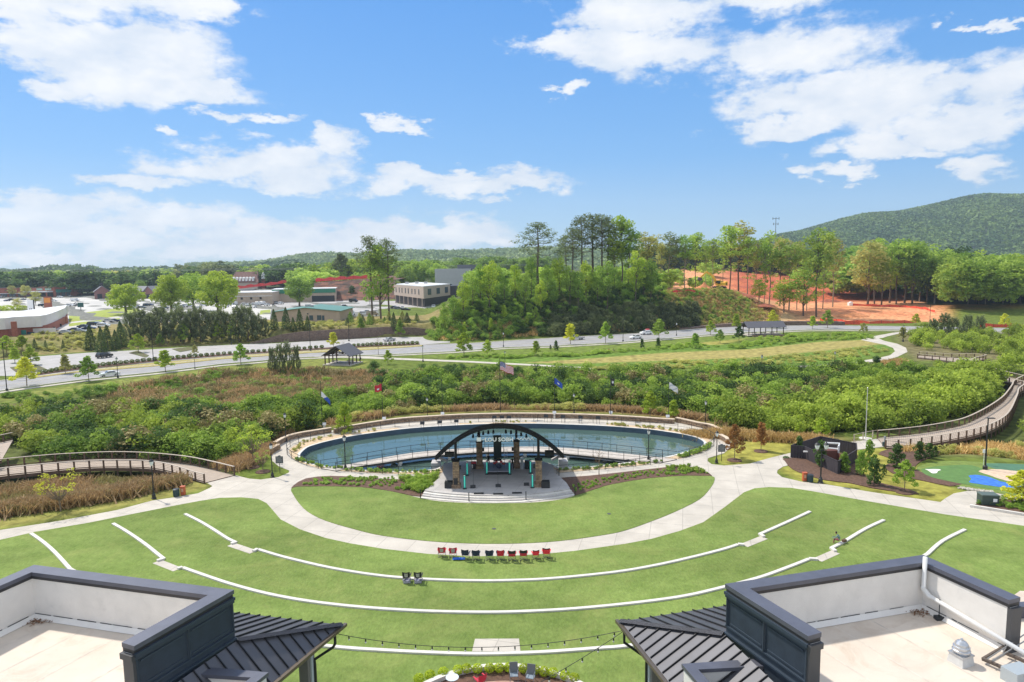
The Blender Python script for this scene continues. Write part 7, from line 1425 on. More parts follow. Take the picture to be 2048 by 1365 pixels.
for i, (a, b) in enumerate([(947, 974), (996, 972)]):
    t = thing('microphone_stand', f'thin black microphone stand behind the floor monitors, {"left" if i == 0 else "middle"} one', 'microphone stand', G(a, b-3, SZ), group='microphone stands'); MB().lathe([(.15, 0), (.15, .03), (.02, .04)], 10).build('base', BLACK, t); MB().tube([(0, 0, .03), (0, 0, 1.5), (0, -.25, 1.65)], .014, 6).build('pole', BLACK, t); MB().tube([(0, -.25, 1.65), (0, -.4, 1.7)], [.025, .03], 8).build('microphone', BLACK, t)
for i, (a, b, wd) in enumerate([(957.5,989.2,'left'),(996.5,990.2,'middle'),(1034,988.2,'right')]):
    t = tag(MB().box((0, 0, .07), (1.15, .22, .14), rx=0).build('footlight_bar', BLACK, loc=G(a, b-1, SZ)), f'low black bar on the front stage edge, {wd} one', 'stage bar', 'low bars on the stage edge')
for i, (a, b) in enumerate([(841,997),(938,1003.5),(1052,1001),(1150,990.5),(873,955),(1118,956)]):
    t = thing('bollard', ['black post at the left end of the stage steps', 'black handrail post on the stage steps, left of centre', 'black handrail post on the stage steps, right of centre', 'black post at the right end of the stage steps', 'black post at the back left of the stage', 'black post at the back right of the stage'][i], 'post', G(a, b, .07), group='black posts round the stage'); MB().box((0, 0, .5), (.1, .1, 1.0)).build('shaft', BLACK, t); MB().box((0, 0, 1.02), (.13, .13, .05)).build('cap', BLACK, t)
t = thing('guitar_case_stack', 'dark red and white gear cases beside the rear left pier', 'gear case', G(948, 938, SZ)); MB().box((0, 0, .35), (.5, .5, .7)).build('case', mat('dark_case', (.03, .025, .03), .6), t, bevel=.04); MB().box((-.05, 0, .85), (.7, .5, .25)).build('red_bag', CRD, t, bevel=.06); MB().box((-.2, -.27, .4), (.14, .05, .5)).build('white_stripe', WHT, t)
t = thing('keyboard_rig', 'silver rack case with white top beside the rear right pier', 'gear rack', G(1044, 938, SZ)); MB().box((0, 0, .7), (.42, .5, 1.4)).build('rack', mat('silver_rack', (.42, .44, .46), .4, metal=.5), t); MB().box((0, 0, 1.55), (.4, .4, .12)).build('white_box', WHT, t); MB().box((.75, .1, .55), (.8, .6, 1.1)).build('amplifier', BLACK, t, bevel=.05)
t = thing('step_ladder', 'pale aluminium ladder leaning beside the dark screen panel', 'ladder', G(1011.5, 926, SZ)); 
for x in (-.2, .2): MB().beam((x, 0, 0), (x, .25, 1.9), .05, .07).build('rail', ALU, t)
for k in range(6): MB().beam((-.2, .03+.04*k, .25+.3*k), (.2, .03+.04*k, .25+.3*k), .05, .04).build('rung', ALU, t)
for i, (a, b, s) in enumerate([(920, 929, 1), (1072, 927, -1)]):
    pass
for i, (px_, py_, wh) in enumerate([(920.5, 975, 'front left pier'), (1069, 972.5, 'front right pier'), (967, 936, 'rear left pier'), (1026, 935, 'rear right pier')]):
    q = G(px_, py_, SZ); t = thing('wall_speaker', 'small black speaker clamped to the '+wh, 'speaker', (q.x, q.y-.1, SZ+2.5), group='small speakers on the piers'); MB().box((0, 0, 0), (.3, .3, .45)).build('cabinet', BLACK, t, bevel=.02); MB().box(((.25 if i % 2 else -.25), 0, 0), (.25, .06, .06)).build('bracket', BLACK, t)
for i, sx in enumerate((-1, 1)):
    q = arc_pt(sx*.78, .45, -.6); t = thing('hanging_speaker', 'black speaker box hanging under the '+('left' if sx < 0 else 'right')+' flank of the canopy', 'speaker', (q.x, q.y, q.z-.9), group='speakers hanging from the canopy'); MB().box((0, 0, 0), (1.2, .7, .6)).build('cabinet', BLACK, t, bevel=.03); MB().tube([(0, 0, .3), (0, 0, .95)], .03, 6).build('hanger', BLACK, t)
# ---- string lights ----
def strand(a, b, sag, n, label, name='string_lights'):
    t = thing(name, label, 'string lights', group='string lights between the two buildings'); a = Vector(a); b = Vector(b)
    P = [a.lerp(b, i/60)+Vector((0, 0, -4*sag*(i/60)*(1-i/60))) for i in range(61)]; MB().tube(P, .012, 5).build('cord', BLACK, t)
    sk = MB().tube([(0, 0, 0), (0, 0, -.10)], [.02, .032], 7).build('socket', BLACK, t); bu = MB().lathe([(.0, -.19), (.03, -.17), (.035, -.14), (.02, -.10)], 8).build('bulb', mat('clear_bulb', (.8, .78, .7), .2), sk)
    for i in range(n):
        f = (i+.7)/(n+.3); q = a.lerp(b, f)+Vector((0, 0, -4*sag*f*(1-f))); o = sk if i == 0 else sk.copy()
        if i: COL.objects.link(o); o.parent = t; c = bu.copy(); COL.objects.link(c); c.parent = o
        o.location = q
lt = BL['tip']; rt_ = BR_['tip']
strand((lt.x-.1, lt.y-.3, 13.05), (rt_.x+.1, rt_.y-.3, 13.05), .62, 17, 'long strand of bare bulbs sagging across the gap between the two porch roofs')
e2 = G(930, 1440, 11.9); strand((rt_.x+.1, rt_.y-.25, 13.0), (e2.x, e2.y, 11.9), .18, 9, 'short strand of bare bulbs running from the right porch roof towards the bottom edge')
# ---- picnic shelters ----
def shelter(cx, cy, z, L_, Wd, rz, label, h=2.7, roofc=(.10, .10, .12)):
    t = thing('picnic_shelter', label, 'shelter', (cx, cy, z), rz); PST = mat('shelter_brown', (.075, .035, .03), .7); RF = mat('shelter_shingle', roofc, .8, var=.12, scale=3)
    MB().box((0, 0, .06), (L_+1.2, Wd+1.2, .24)).build('slab', CONC, t)
    for x in (-L_/2, -L_/6, L_/6, L_/2):
        for y in (-Wd/2, Wd/2): m = MB().box((x, y, h/2+.1), (.24, .24, h)); m.beam((x, y, h-.5), (x+(.6 if x < 0 else -.6), y, h+.1), .12); m.build('post', PST, t)
    pk = h+Wd*.36
    for sgn in (-1, 1): 
        y = sgn*(Wd/2+.7); m = MB(); zb = h-.15; m.add([(-L_/2-.9, y, zb), (L_/2+.9, y, zb), (L_/2+.9, 0, pk), (-L_/2-.9, 0, pk), (-L_/2-.9, y, zb+.14), (L_/2+.9, y, zb+.14), (L_/2+.9, 0, pk+.14), (-L_/2-.9, 0, pk+.14)], [(0, 1, 2, 3), (7, 6, 5, 4), (0, 4, 5, 1), (1, 5, 6, 2), (3, 7, 4, 0)] if sgn < 0 else [(3, 2, 1, 0), (4, 5, 6, 7), (1, 5, 4, 0), (2, 6, 5, 1), (0, 4, 7, 3)]); m.build('roof', RF, t)
    for x in (-L_/2, L_/2, 0):
        m = MB(); m.beam((x, -Wd/2-.5, h), (x, Wd/2+.5, h), .18, .22); m.beam((x, -Wd/2-.4, h), (x, 0, pk-.2), .16, .2); m.beam((x, Wd/2+.4, h), (x, 0, pk-.2), .16, .2); m.beam((x, 0, h), (x, 0, pk-.2), .14); m.beam((x, 0, h+.1), (x, Wd/4, h+Wd*.16), .12); m.beam((x, 0, h+.1), (x, -Wd/4, h+Wd*.16), .12); m.build('truss', PST, t)
    for y in (-Wd/2, Wd/2): MB().beam((-L_/2-.5, y, h+.05), (L_/2+.5, y, h+.05), .2, .24).build('beam', PST, t)
    return t
def ptable(loc, rz, label):
    t = thing('picnic_table', label, 'picnic table', loc, rz, group='picnic tables under the shelters'); D = mat('grey_table', (.32, .32, .33), .6); MB().box((0, 0, .74), (1.8, .75, .06)).build('tabletop', D, t)
    for y in (-.7, .7): MB().box((0, y, .45), (1.8, .28, .05)).build('bench_seat', D, t)
    for x in (-.6, .6): MB().box((x, 0, .37), (.08, .1, .7)).box((x, 0, .4), (.06, 1.5, .06)).build('leg', BLACK, t)
s1 = G(686, 728, 0); shelter(s1.x, s1.y, .05, 6.6, 7.4, R(76), 'open gabled picnic shelter with dark posts beside the footpath on the left'); 
ptable((s1.x-2.2, s1.y-.2, .22), .4, 'picnic table on the left under the left shelter, where a person sits'); ptable((s1.x+2.0, s1.y+.3, .22), .4, 'empty picnic table on the right under the left shelter')
s2 = G(1526, 670, .3); shelter(s2.x, s2.y, .35, 13, 5.2, R(4), 'long gabled picnic shelter with brown posts near the right road', h=3.0, roofc=(.085, .08, .10))
tag(MB().box((0, 0, .3), (14.5, .5, 1.0)).build('stone_bench_wall', STONE, loc=(s2.x+2, s2.y-3.9, -.1)), 'low stone wall along the front of the right picnic shelter', 'stone wall')
for i, dx in enumerate((-3.4, 0, 3.4)): ptable((s2.x+dx, s2.y, .6), .1, ['left', 'middle', 'right'][i]+' picnic table under the long right shelter')
# ---- cars ----
TYR = mat('tyre_black', (.02, .02, .02), .8); RIM = mat('alloy_rim', (.45, .45, .47), .35, metal=.7); CGL = mat('car_glass', (.02, .03, .04), .08, spec=.8); TL = mat('tail_lamp_red', (.35, .02, .02), .4); HL = mat('headlamp', (.75, .75, .72), .2)
PROF = {'sedan': [(-2.35,.35),(-2.38,.75),(-2.2,.95),(-1.55,1.0),(-.95,1.40),(.25,1.43),(1.05,1.02),(2.1,.88),(2.36,.68),(2.36,.35)], 'suv': [(-2.3,.4),(-2.36,.9),(-2.25,1.15),(-2.0,1.68),(-1.7,1.75),(.4,1.73),(1.1,1.18),(2.1,1.05),(2.35,.85),(2.35,.4)],
 'pickup': [(-2.8,.5),(-2.85,1.05),(-.75,1.08),(-.6,1.75),(-.3,1.82),(.8,1.8),(1.35,1.22),(2.5,1.12),(2.75,.95),(2.75,.5)], 'van': [(-2.8,.4),(-2.85,1.0),(-2.8,2.2),(-2.6,2.35),(1.3,2.3),(2.0,1.4),(2.7,1.15),(2.85,.8),(2.85,.4)]}
GL = {'sedan': [(-1.42,1.03),(-.92,1.36),(.22,1.38),(.92,1.03)], 'suv': [(-2.0,1.2),(-1.85,1.62),(.32,1.64),(.95,1.2)], 'pickup': [(-.62,1.15),(-.5,1.7),(.72,1.72),(1.18,1.2)], 'van': [(.3,1.4),(.3,2.0),(1.25,2.05),(1.8,1.42)]}
CARM = {}
def car_parts(kind):
    if kind in CARM: return CARM[kind]
    P = PROF[kind]; w = .9 if kind in ('sedan',) else 1.0; g = GL[kind]; zb = min(p[1] for p in g)
    m = MB(); n = len(P); vs = []
    for y, k in ((-w, 0), (w, 0)):
        for x, z in P: ti = (w*.82 if z > zb+.1 else w); vs.append((x, math.copysign(ti, y), z))
    m.add(vs, [tuple(range(n)), tuple(range(2*n-1, n-1, -1))]+[(i, i+n, (i+1) % n+n, (i+1) % n) for i in range(n)]); body = m.build('body', None)
    m = MB()
    for s in (-1, 1): q = [(x, s*(w*.83+.012 if z > zb+.1 else w+.006), z) for x, z in g]; m.face(q if s < 0 else q[::-1])
    i0 = [i for i in range(n-1) if P[i][1] > zb+.1 and P[i+1][1] <= zb+.1][0]; a, b = P[i0], P[i0+1]; i1 = [i for i in range(n-1) if P[i][1] <= zb+.1 and P[i+1][1] > zb+.1][0]; c, d = P[i1], P[i1+1]
    def strip(a, b, o): dx, dz = b[0]-a[0], b[1]-a[1]; L_ = math.hypot(dx, dz); nx, nz = -dz/L_*o, dx/L_*o; A = (a[0]+dx*.1+nx, a[1]+dz*.1+nz); B = (a[0]+dx*.9+nx, a[1]+dz*.9+nz); q = [(A[0], -w*.74, A[1]), (A[0], w*.74, A[1]), (B[0], w*.78, B[1]), (B[0], -w*.78, B[1])]; m.face(q)
    strip(a, b, .015)
    if kind != 'van': strip(c, d, .015)
    glass = m.build('window', CGL); m = MB(); lx = P[-2][0]
    wheels = MB().tube([(0, -.12, 0), (0, .12, 0)], .34 if kind == 'sedan' else .38, 14).build('wheel', TYR); rim = MB().tube([(0, -.13, 0), (0, .13, 0)], .2, 10).build('rim', RIM)
    h = MB().box((lx-.02, -w*.7, P[-2][1]+.06), (.1, .3, .14)).build('headlight', HL); t = MB().box((P[0][0]-.01, -w*.78, P[1][1]-.02), (.1, .2, .18)).build('tail_light', TL)
    CARM[kind] = (body.data, glass.data, wheels.data, rim.data, h.data, t.data, w)
    for o in (body, glass, wheels, rim, h, t): bpy.data.objects.remove(o)
    return CARM[kind]
CARC = {'white': (.78, .79, .80), 'silver': (.45, .46, .48), 'black': (.02, .02, .022), 'dark blue': (.02, .04, .10), 'grey': (.16, .17, .18), 'red': (.40, .02, .02), 'blue': (.05, .12, .30), 'tan': (.40, .34, .26), 'green': (.03, .07, .05)}
CARN = 0
def car(kind, col, loc, rz, label, group=None, detail=True, s=1.):
    bd, gl, wh, ri, hd, tl, w = car_parts(kind); mt = mat('car_paint_'+col.replace(' ', '_'), CARC[col], .25, metal=.15 if col != 'white' else 0, spec=.6)
    nm = {'sedan': 'parked_car', 'suv': 'parked_suv', 'pickup': 'pickup_truck', 'van': 'van'}[kind]; r = thing(nm, label, {'sedan': 'car', 'suv': 'car', 'pickup': 'pickup truck', 'van': 'van'}[kind], loc, rz, group, s)
    def ob(n, d, p=r, l=None, link=None):
        o = bpy.data.objects.new(n, d); COL.objects.link(o); o.parent = p
        if l: o.location = l
        return o
    key = (kind, col)
    if key not in CARM: d2 = bd.copy(); d2.materials.clear(); d2.materials.append(mt); CARM[key] = d2
    ob('body', CARM[key]); ob('window', gl)
    xs = (-1.42, 1.42) if kind in ('sedan', 'suv') else (-1.75, 1.75)
    for x in xs:
        for y in (-w+.06, w-.06):
            q = ob('wheel', wh, r, (x, y, .34)); 
            if detail: ob('rim', ri, q)
    if detail:
        for y in (0, w*1.4): ob('headlight', hd, r, (0, y, 0))
        for y in (0, w*1.56): ob('tail_light', tl, r, (0, y, 0))
    return r
def rdir(a, b): A = G(*a); B = G(*b); return math.atan2(B.y-A.y, B.x-A.x)
q = G(219, 753, .07); car('sedan', 'white', q, rdir((171,756),(300,743))+math.pi, 'white sedan driving on the near road on the left')
car('suv', 'black', G(209, 716, .08), 1.2, 'black-green car parked alone in the lot near the left')
car('sedan', 'silver', G(779, 682.5, .08), .9, 'small dark silver car parked alone at the right end of the lot')
q = G(1153, 680, .07); car('pickup', 'silver', q, rdir((1112,684),(1200,679))+math.pi, 'silver pickup truck driving on the road in front of the knoll')
car('sedan', 'white', G(1271, 678, .07), rdir((1249,680),(1300,676))+math.pi, 'white hatchback following on the near side of the road')
car('suv', 'white', G(1292, 669.5, .07), rdir((1249,672),(1300,669))+math.pi, 'white car with a red load on the far side of the road'); 
tag(MB().box((0, 0, 0), (1.5, 1.3, .35), taper=.8).build('kayak_load', mat('red_tarp', (.55, .04, .05), .6), loc=G(1293, 669.5, 0)+Vector((.4, 0, 2.0))), 'red covered load on the roof of the white car', 'roof load')

# ================= COMMERCIAL AREA =================
ZC = 4.62
def GC(px, py, z=ZC): return G(px, py, z)
rc = random.Random(77)
def place_cars(lst, where, group, rz=None):
    for i, t in enumerate(sorted(lst)):
        px, py, kind, col = t[:4]; car(kind, col, GC(px, py), (rz if rz is not None else rc.choice([.2, 1.4, 1.7, -.2])) , f'{col} {"car" if kind in ("sedan", "suv") else kind} {where}, {ordn(i)} from the left', group, detail=False)
C1 = [(5,596,'suv','silver'),(14,603,'sedan','dark blue'),(22,601,'sedan','black'),(30,594,'sedan','silver'),(38,592,'suv','grey'),(46,601,'sedan','dark blue'),(58,594,'sedan','blue'),(8,588,'sedan','white'),(70,600,'suv','silver'),(100,600,'suv','black'),(108,603,'sedan','white'),(120,596,'suv','white'),(128,592,'sedan','silver'),(136,588,'sedan','white'),(142,594,'sedan','grey'),(150,590,'suv','white'),(158,592,'sedan','black'),(84,613,'suv','black'),(94,616,'sedan','silver'),(140,613,'suv','white'),(148,609,'sedan','silver'),(156,613,'sedan','grey'),(178,590,'sedan','silver'),(186,591,'suv','dark blue'),(150,603,'van','white')]
place_cars(C1, 'in the shopping strip car park', 'cars in the shopping strip car park')
C2 = [(150,663,'sedan','dark blue'),(160,666,'sedan','silver'),(168,656,'sedan','dark blue'),(178,660,'sedan','dark blue'),(187,652,'suv','black'),(196,650,'sedan','white'),(207,655,'suv','white'),(216,645,'sedan','silver'),(228,644,'sedan','dark blue'),(130,668,'sedan','silver')]
place_cars(C2, 'parked beside the white-fascia building', 'cars beside the white-fascia building', .3)
C3 = [(262,620,'suv','silver'),(268,617,'suv','white'),(276,616,'sedan','black'),(284,617,'sedan','grey'),(293,613,'suv','black'),(300,612,'sedan','dark blue'),(322,619,'sedan','green'),(330,618,'sedan','dark blue'),(352,616,'suv','white'),(364,616,'suv','silver'),(372,614,'suv','white'),(380,615,'sedan','silver'),(408,613,'suv','white'),(396,618,'sedan','white')]
place_cars(C3, 'parked under the trio of shade trees', 'cars near the shade trees')
C4 = [(446,611,'van','white'),(456,611,'pickup','white'),(466,612,'suv','white'),(476,610,'van','white'),(487,611,'pickup','white'),(497,612,'suv','white'),(507,611,'pickup','white'),(517,611,'van','white'),(526,610,'van','white'),(534,612,'suv','white'),(552,608,'suv','silver'),(562,609,'suv','white'),(452,615,'sedan','white'),(470,616,'sedan','silver'),(508,616,'sedan','white')]
place_cars(C4, 'in the fleet row before the beige warehouse', 'white fleet vehicles', 1.5)
C5 = [(641,599,'pickup','black'),(650,601,'suv','red'),(660,600,'suv','white'),(676,599,'van','white'),(685,601,'suv','silver'),(628,603,'suv','white'),(707,605,'van','black'),(640,601,'van','grey'),(684,624,'pickup','white'),(695,633,'pickup','white'),(690,622,'suv','silver'),(688,616,'pickup','black'),(702,631,'van','white'),(728,630,'suv','white'),(735,626,'sedan','silver'),(745,632,'van','tan'),(789,617,'sedan','black'),(797,620,'suv','grey'),(805,618,'sedan','silver'),(812,622,'sedan','black'),(867,616,'suv','white'),(860,618,'sedan','silver')]
place_cars(C5, 'in the office and works yard', 'vehicles in the works yard')
BRK = mat('red_brick', (.30, .09, .06), .9, col2=(.38, .14, .09), scale=1.5); RBR = mat('brown_roof_tile', (.20, .11, .09), .9, var=.15, scale=1); FAS = mat('white_stucco_fascia', (.74, .70, .66), .8, var=.04, scale=.5); TEALF = mat('teal_awning', (.03, .22, .19), .7); GRNM = mat('green_metal_roof', (.10, .24, .19), .5, var=.08, scale=1); BEI = mat('beige_metal_siding', (.48, .38, .29), .7, var=.07, scale=.6); GREY = mat('grey_shingle', (.20, .20, .22), .85, var=.1, scale=2); WIN = mat('window_blue_dark', (.05, .09, .12), .15, spec=.8); DOOR = mat('dark_opening', (.02, .025, .03), .6); WMET = mat('white_metal_roof', (.70, .70, .70), .5)
def frame3(px0, py0, px1, py1, z=ZC):      # front edge -> origin, direction, length
    a = G(px0, py0, z); b = G(px1, py1, z); return a, math.atan2(b.y-a.y, b.x-a.x), (Vector((b.x-a.x, b.y-a.y))).length
def hgt(px, pytop, base): d = ray(px, pytop); return CH+d.z*(base.y/d.y)-base.z
# round-cornered building with white fascia (left edge)
r0 = thing('bank_building', 'low brown brick building with a tall curved white fascia at the left edge', 'building')
ft = [(-160,690),(0,682),(36,678),(60,676),(98,672),(137,652)]
Fp = [G2(a, b, ZC-1.5) for a, b in ft]; Fp = smooth(Fp, 4, False); bk = [(Fp[-1][0]*(Fp[-1][1]+26)/Fp[-1][1], Fp[-1][1]+26), (Fp[0][0]+0, Fp[0][1]+40)]
zt = CH+ray(60, 654).z*(G(60, 676, 3).y/ray(60, 654).y); ztop = CH+ray(60, 634).z*(G(60, 676, 3).y/ray(60, 634).y)
cc_ = Vector((sum(p[0] for p in Fp)/len(Fp), sum(p[1] for p in Fp)/len(Fp)+15))
MB().prism(Fp+bk, 1.0, zt+.3, BRK).build('wall', parent=r0)
ou = [(p[0]+(p[0]-cc_.x)*.03, p[1]-1.2) for p in Fp]; MB().prism(ou+[(bk[0][0]+.3, bk[0][1]), bk[1]], zt, ztop+.3, FAS, bottom=True).build('fascia', parent=r0)
MB().prism([(p[0], p[1]+.4) for p in ou]+[(bk[0][0]+.5, bk[0][1]-.5), (bk[1][0], bk[1][1]-.5)], ztop+.3, ztop+.34, WMET).build('roof', parent=r0)
for px, py, w, tp in ((36,680,1.3,643),(97,671,1.2,640),(135,654,1.6,634)):
    q = G(px, py, ZC-1.5); MB().box((q.x, q.y-1.3, (1+hgt(px, tp, q)+q.z)/2), (w, 1.2, hgt(px, tp, q)+q.z-1), mt=BRK).build('brick_pier', parent=r0)
for px, py, w, h, m_ in ((50,677,1.6,2.5,TEALF),(63,676,2.6,1.7,WIN),(78,675,3.6,1.7,WIN),(107,668,2.0,2.2,WIN),(120,661,2.0,2.2,DOOR)): q = G(px, py, ZC-1.5); MB().box((q.x, q.y-.35, q.z+h/2+.5), (w, .3, h), rz=.1).build('window', m_, r0)
MB().box((G(74,676,3).x, G(74,676,3).y-.2, 3+1.9), (14, .3, 3.2), rz=.08).build('stone_front', FAS, r0)
# shopping strip
def strip(px0, py0, px1, py1, top, depth, mw, label, name='shop_building', roof=None, rt=.3):
    a, rz, L_ = frame3(px0, py0, px1, py1); r = thing(name, label, 'building', a, rz); h = hgt(px0, top, a); MB().box((L_/2, depth/2, h/2), (L_, depth, h), mt=mw).build('wall', parent=r); MB().box((L_/2, depth/2, h+rt/2), (L_+.5, depth+.5, rt)).build('roof', roof or WMET, r); return r, L_, h
s, L_, h = strip(-120, 596, 52, 594, 578, 30, BRK, 'long red brick shop unit at the far left of the shopping strip', roof=GREY)
for k in range(10): MB().box((4+k*L_/10, -.1, 1.6), (L_/14, .2, 2.6)).build('shop_window', WIN, s)
MB().box((L_/2, -1.5, 3.2), (L_, 3, .4)).build('canopy', WMET, s)
s, L_, h = strip(52, 594, 110, 594, 577, 28, BRK, 'brick shop unit with a projecting white canopy and green sign panels', roof=RBR)
MB().prism([(0, 0), (L_*.95, 0), (L_*.95, -7), (L_*.15, -7)], 4.3, 5.3, WMET, bottom=True).build('canopy', parent=s); MB().box((L_*.55, -.1, 2), (L_*.8, .2, 3.6)).build('shop_front', DOOR, s)
for x in (.2, .95): MB().box((L_*x, -6.5, 2.1), (.8, .8, 4.2)).build('brick_column', BRK, s)
for k in (.12, .5, .8): MB().box((L_*k, -.3, h-1), (L_*.2, .3, 1.6)).build('sign_panel', mat('pale_green_sign', (.28, .42, .36), .6), s)
s, L_, h = strip(110, 594, 157, 592, 575, 28, BRK, 'orange-red brick shop unit with teal awnings', roof=BRK)
for k in (.15, .36, .57): MB().box((L_*k, -1, 5.2), (L_*.19, 2.2, 2.2), rx=.35).build('awning', TEALF, s); MB().box((L_*k, -.1, 2), (L_*.18, .2, 3.6)).build('shop_window', WIN, s)
MB().box((L_*.62, -.2, h-1.2), (6, .2, 1)).build('sign_panel', WHT, s)
# gabled service buildings
def gable(px0, py0, px1, py1, eave, peak, depth, mw, mr, label, name='gabled_building', cat='building', axis='x'):
    a, rz, L_ = frame3(px0, py0, px1, py1); r = thing(name, label, cat, a, rz); he = hgt(px0, eave, a); hp = hgt(px0, peak, a); MB().box((L_/2, depth/2, he/2), (L_, depth, he), mt=mw).build('wall', parent=r)
    m = MB()
    if axis == 'y':      # gable faces the viewer
        m.add([(0, 0, he), (L_, 0, he), (L_/2, 0, hp), (0, depth, he), (L_, depth, he), (L_/2, depth, hp)], [(0, 1, 2)], mw); m.build('gable', parent=r); m = MB(); m.face([(0, depth, he), (L_/2, depth, hp), (L_, depth, he)], mw); m.build('gable', parent=r); m = MB(); e = .8
        for s_, t_ in (((-e, he-.3), (L_/2, hp+.25)), ((L_/2, hp+.25), (L_+e, he-.3))): m.add([(s_[0], -e, s_[1]), (t_[0], -e, t_[1]), (t_[0], depth+e, t_[1]), (s_[0], depth+e, s_[1]), (s_[0], -e, s_[1]-.3), (t_[0], -e, t_[1]-.3), (t_[0], depth+e, t_[1]-.3), (s_[0], depth+e, s_[1]-.3)], [(0, 1, 2, 3), (7, 6, 5, 4), (4, 5, 1, 0), (2, 6, 7, 3), (0, 3, 7, 4), (1, 5, 6, 2)])
        m.build('roof', mr, r)
    else:
        m.add([(0, 0, he), (0, depth, he), (0, depth/2, hp), (L_, 0, he), (L_, depth, he), (L_, depth/2, hp)], [(2, 1, 0)], mw); m.build('gable', parent=r); m = MB(); m.face([(L_, 0, he), (L_, depth, he), (L_, depth/2, hp)], mw); m.build('gable', parent=r); m = MB(); e = .8
        for s_, t_ in (((-e, he-.3), (depth/2, hp+.2)), ((depth/2, hp+.2), (depth+e, he-.3))): m.add([(-e, s_[0], s_[1]), (L_+e, s_[0], s_[1]), (L_+e, t_[0], t_[1]), (-e, t_[0], t_[1]), (-e, s_[0], s_[1]-.3), (L_+e, s_[0], s_[1]-.3), (L_+e, t_[0], t_[1]-.3), (-e, t_[0], t_[1]-.3)], [(0, 1, 2, 3), (7, 6, 5, 4), (0, 4, 5, 1), (1, 5, 6, 2), (2, 6, 7, 3), (3, 7, 4, 0)])
        m.build('roof', mr, r)
    return r, L_, he, hp
BRK2 = mat('mauve_brick', (.26, .13, .12), .9, var=.12, scale=2)
r, L_, he, hp = gable(190, 599, 221, 598, 584, 573, 22, BRK2, GREY, 'grey-roofed brick garage with open bay, left of a pair joined by long roofs', axis='y')
MB().box((L_*.32, -.05, 2.2), (L_*.3, .2, 4)).build('garage_bay', DOOR, r); MB().box((L_*.75, -.05, 2), (L_*.2, .2, 3.4)).build('window', WIN, r); MB().box((L_*.5, 10, hp+1), (2.4, 2.4, 2.6)).build('cupola', DOOR, r)
r, L_, he, hp = gable(221, 598, 290, 598, 582, 574, 18, BRK2, GREY, 'long grey-roofed brick service building behind the broad shade tree'); MB().box((L_/2, -.05, 2), (L_*.8, .2, 3)).build('window', WIN, r)
r, L_, he, hp = gable(288, 598, 308, 598, 584, 573, 22, BRK2, GREY, 'grey-roofed brick garage with a small gable, right of the pair', axis='y'); MB().box((L_*.5, -.05, 2), (L_*.5, .2, 3.2)).build('garage_bay', DOOR, r)
# beige warehouse with white roof bands and green stripe
s, L_, h = strip(440, 611, 545, 609, 587, 34, BEI, 'long beige metal warehouse with flat white roof behind the fleet row')
MB().box((L_/2, -.3, h-2.2), (L_, .5, .35)).build('white_band', WMET, s)
for k in (.25, .42, .6, .78): MB().box((L_*k, -.12, h-3.6), (1.3, .2, 1.3)).build('vent_window', DOOR, s)
for k in (.12, .3, .5, .7, .9): MB().box((L_*k, -.12, h/2-.6), (.25, .2, h-1.2)).build('downpipe', BEI, s)
s, L_, h = strip(545, 606, 672, 603, 580, 24, BEI, 'beige warehouse wing with a broad green fascia stripe', roof=WMET); MB().box((L_/2, -.4, h-1.4), (L_, .7, 2.6)).build('green_fascia', mat('green_fascia', (.03, .20, .12), .6), s); MB().box((L_*.8, -.1, 2), (L_*.36, .2, 4)).build('open_bay', DOOR, s)
# green-roofed building in front
a = G(547, 645, ZC-.3); b = G(680, 643, ZC-.3); r = thing('green_roofed_building', 'low beige building with a wide shallow green metal gable roof', 'building', a, math.atan2(b.y-a.y, b.x-a.x)); L_ = (b-a).length; he = hgt(547, 624, a); hp = hgt(600, 616.5, a); dp = 26
MB().box((L_/2, dp/2, he/2-.6), (L_, dp, he+1.2), mt=BEI).build('wall', parent=r); m = MB(); xr = L_*.48
m.add([(0, 0, he), (L_, 0, he), (xr, 0, hp)], [(0, 1, 2)], BEI); m.build('gable', parent=r); m = MB(); m.add([(0, dp, he), (L_, dp, he), (xr, dp, hp)], [(2, 1, 0)], BEI); m.build('gable', parent=r); m = MB(); e = .7
for p_, q_ in (((-e, he), (xr, hp+.2)), ((xr, hp+.2), (L_+e, he))): m.add([(p_[0], -e, p_[1]), (q_[0], -e, q_[1]), (q_[0], dp+e, q_[1]), (p_[0], dp+e, p_[1]), (p_[0], -e, p_[1]-.25), (q_[0], -e, q_[1]-.25), (q_[0], dp+e, q_[1]-.25), (p_[0], dp+e, p_[1]-.25)], [(0, 1, 2, 3), (7, 6, 5, 4), (4, 5, 1, 0), (2, 6, 7, 3), (0, 3, 7, 4), (1, 5, 6, 2)])
m.build('roof', GRNM, r)
for x, w, h_, z in ((.16, 1.4, 2.2, 1.4), (.57, 1.6, 2.0, 1.7), (.69, 1.8, 2.0, 1.7), (.75, 1.0, 2.4, 1.4), (.52, .6, .5, 3.4)): MB().box((L_*x, -.08, z), (w, .15, h_)).build('window', WIN, r)
MB().box((L_*.45, 8, hp+.5), (2, 2, 1.2)).box((L_*.52, 7, hp+.3), (1.2, 1.2, 1)).build('roof_unit', mat('galv_unit', (.4, .4, .4), .5), r)
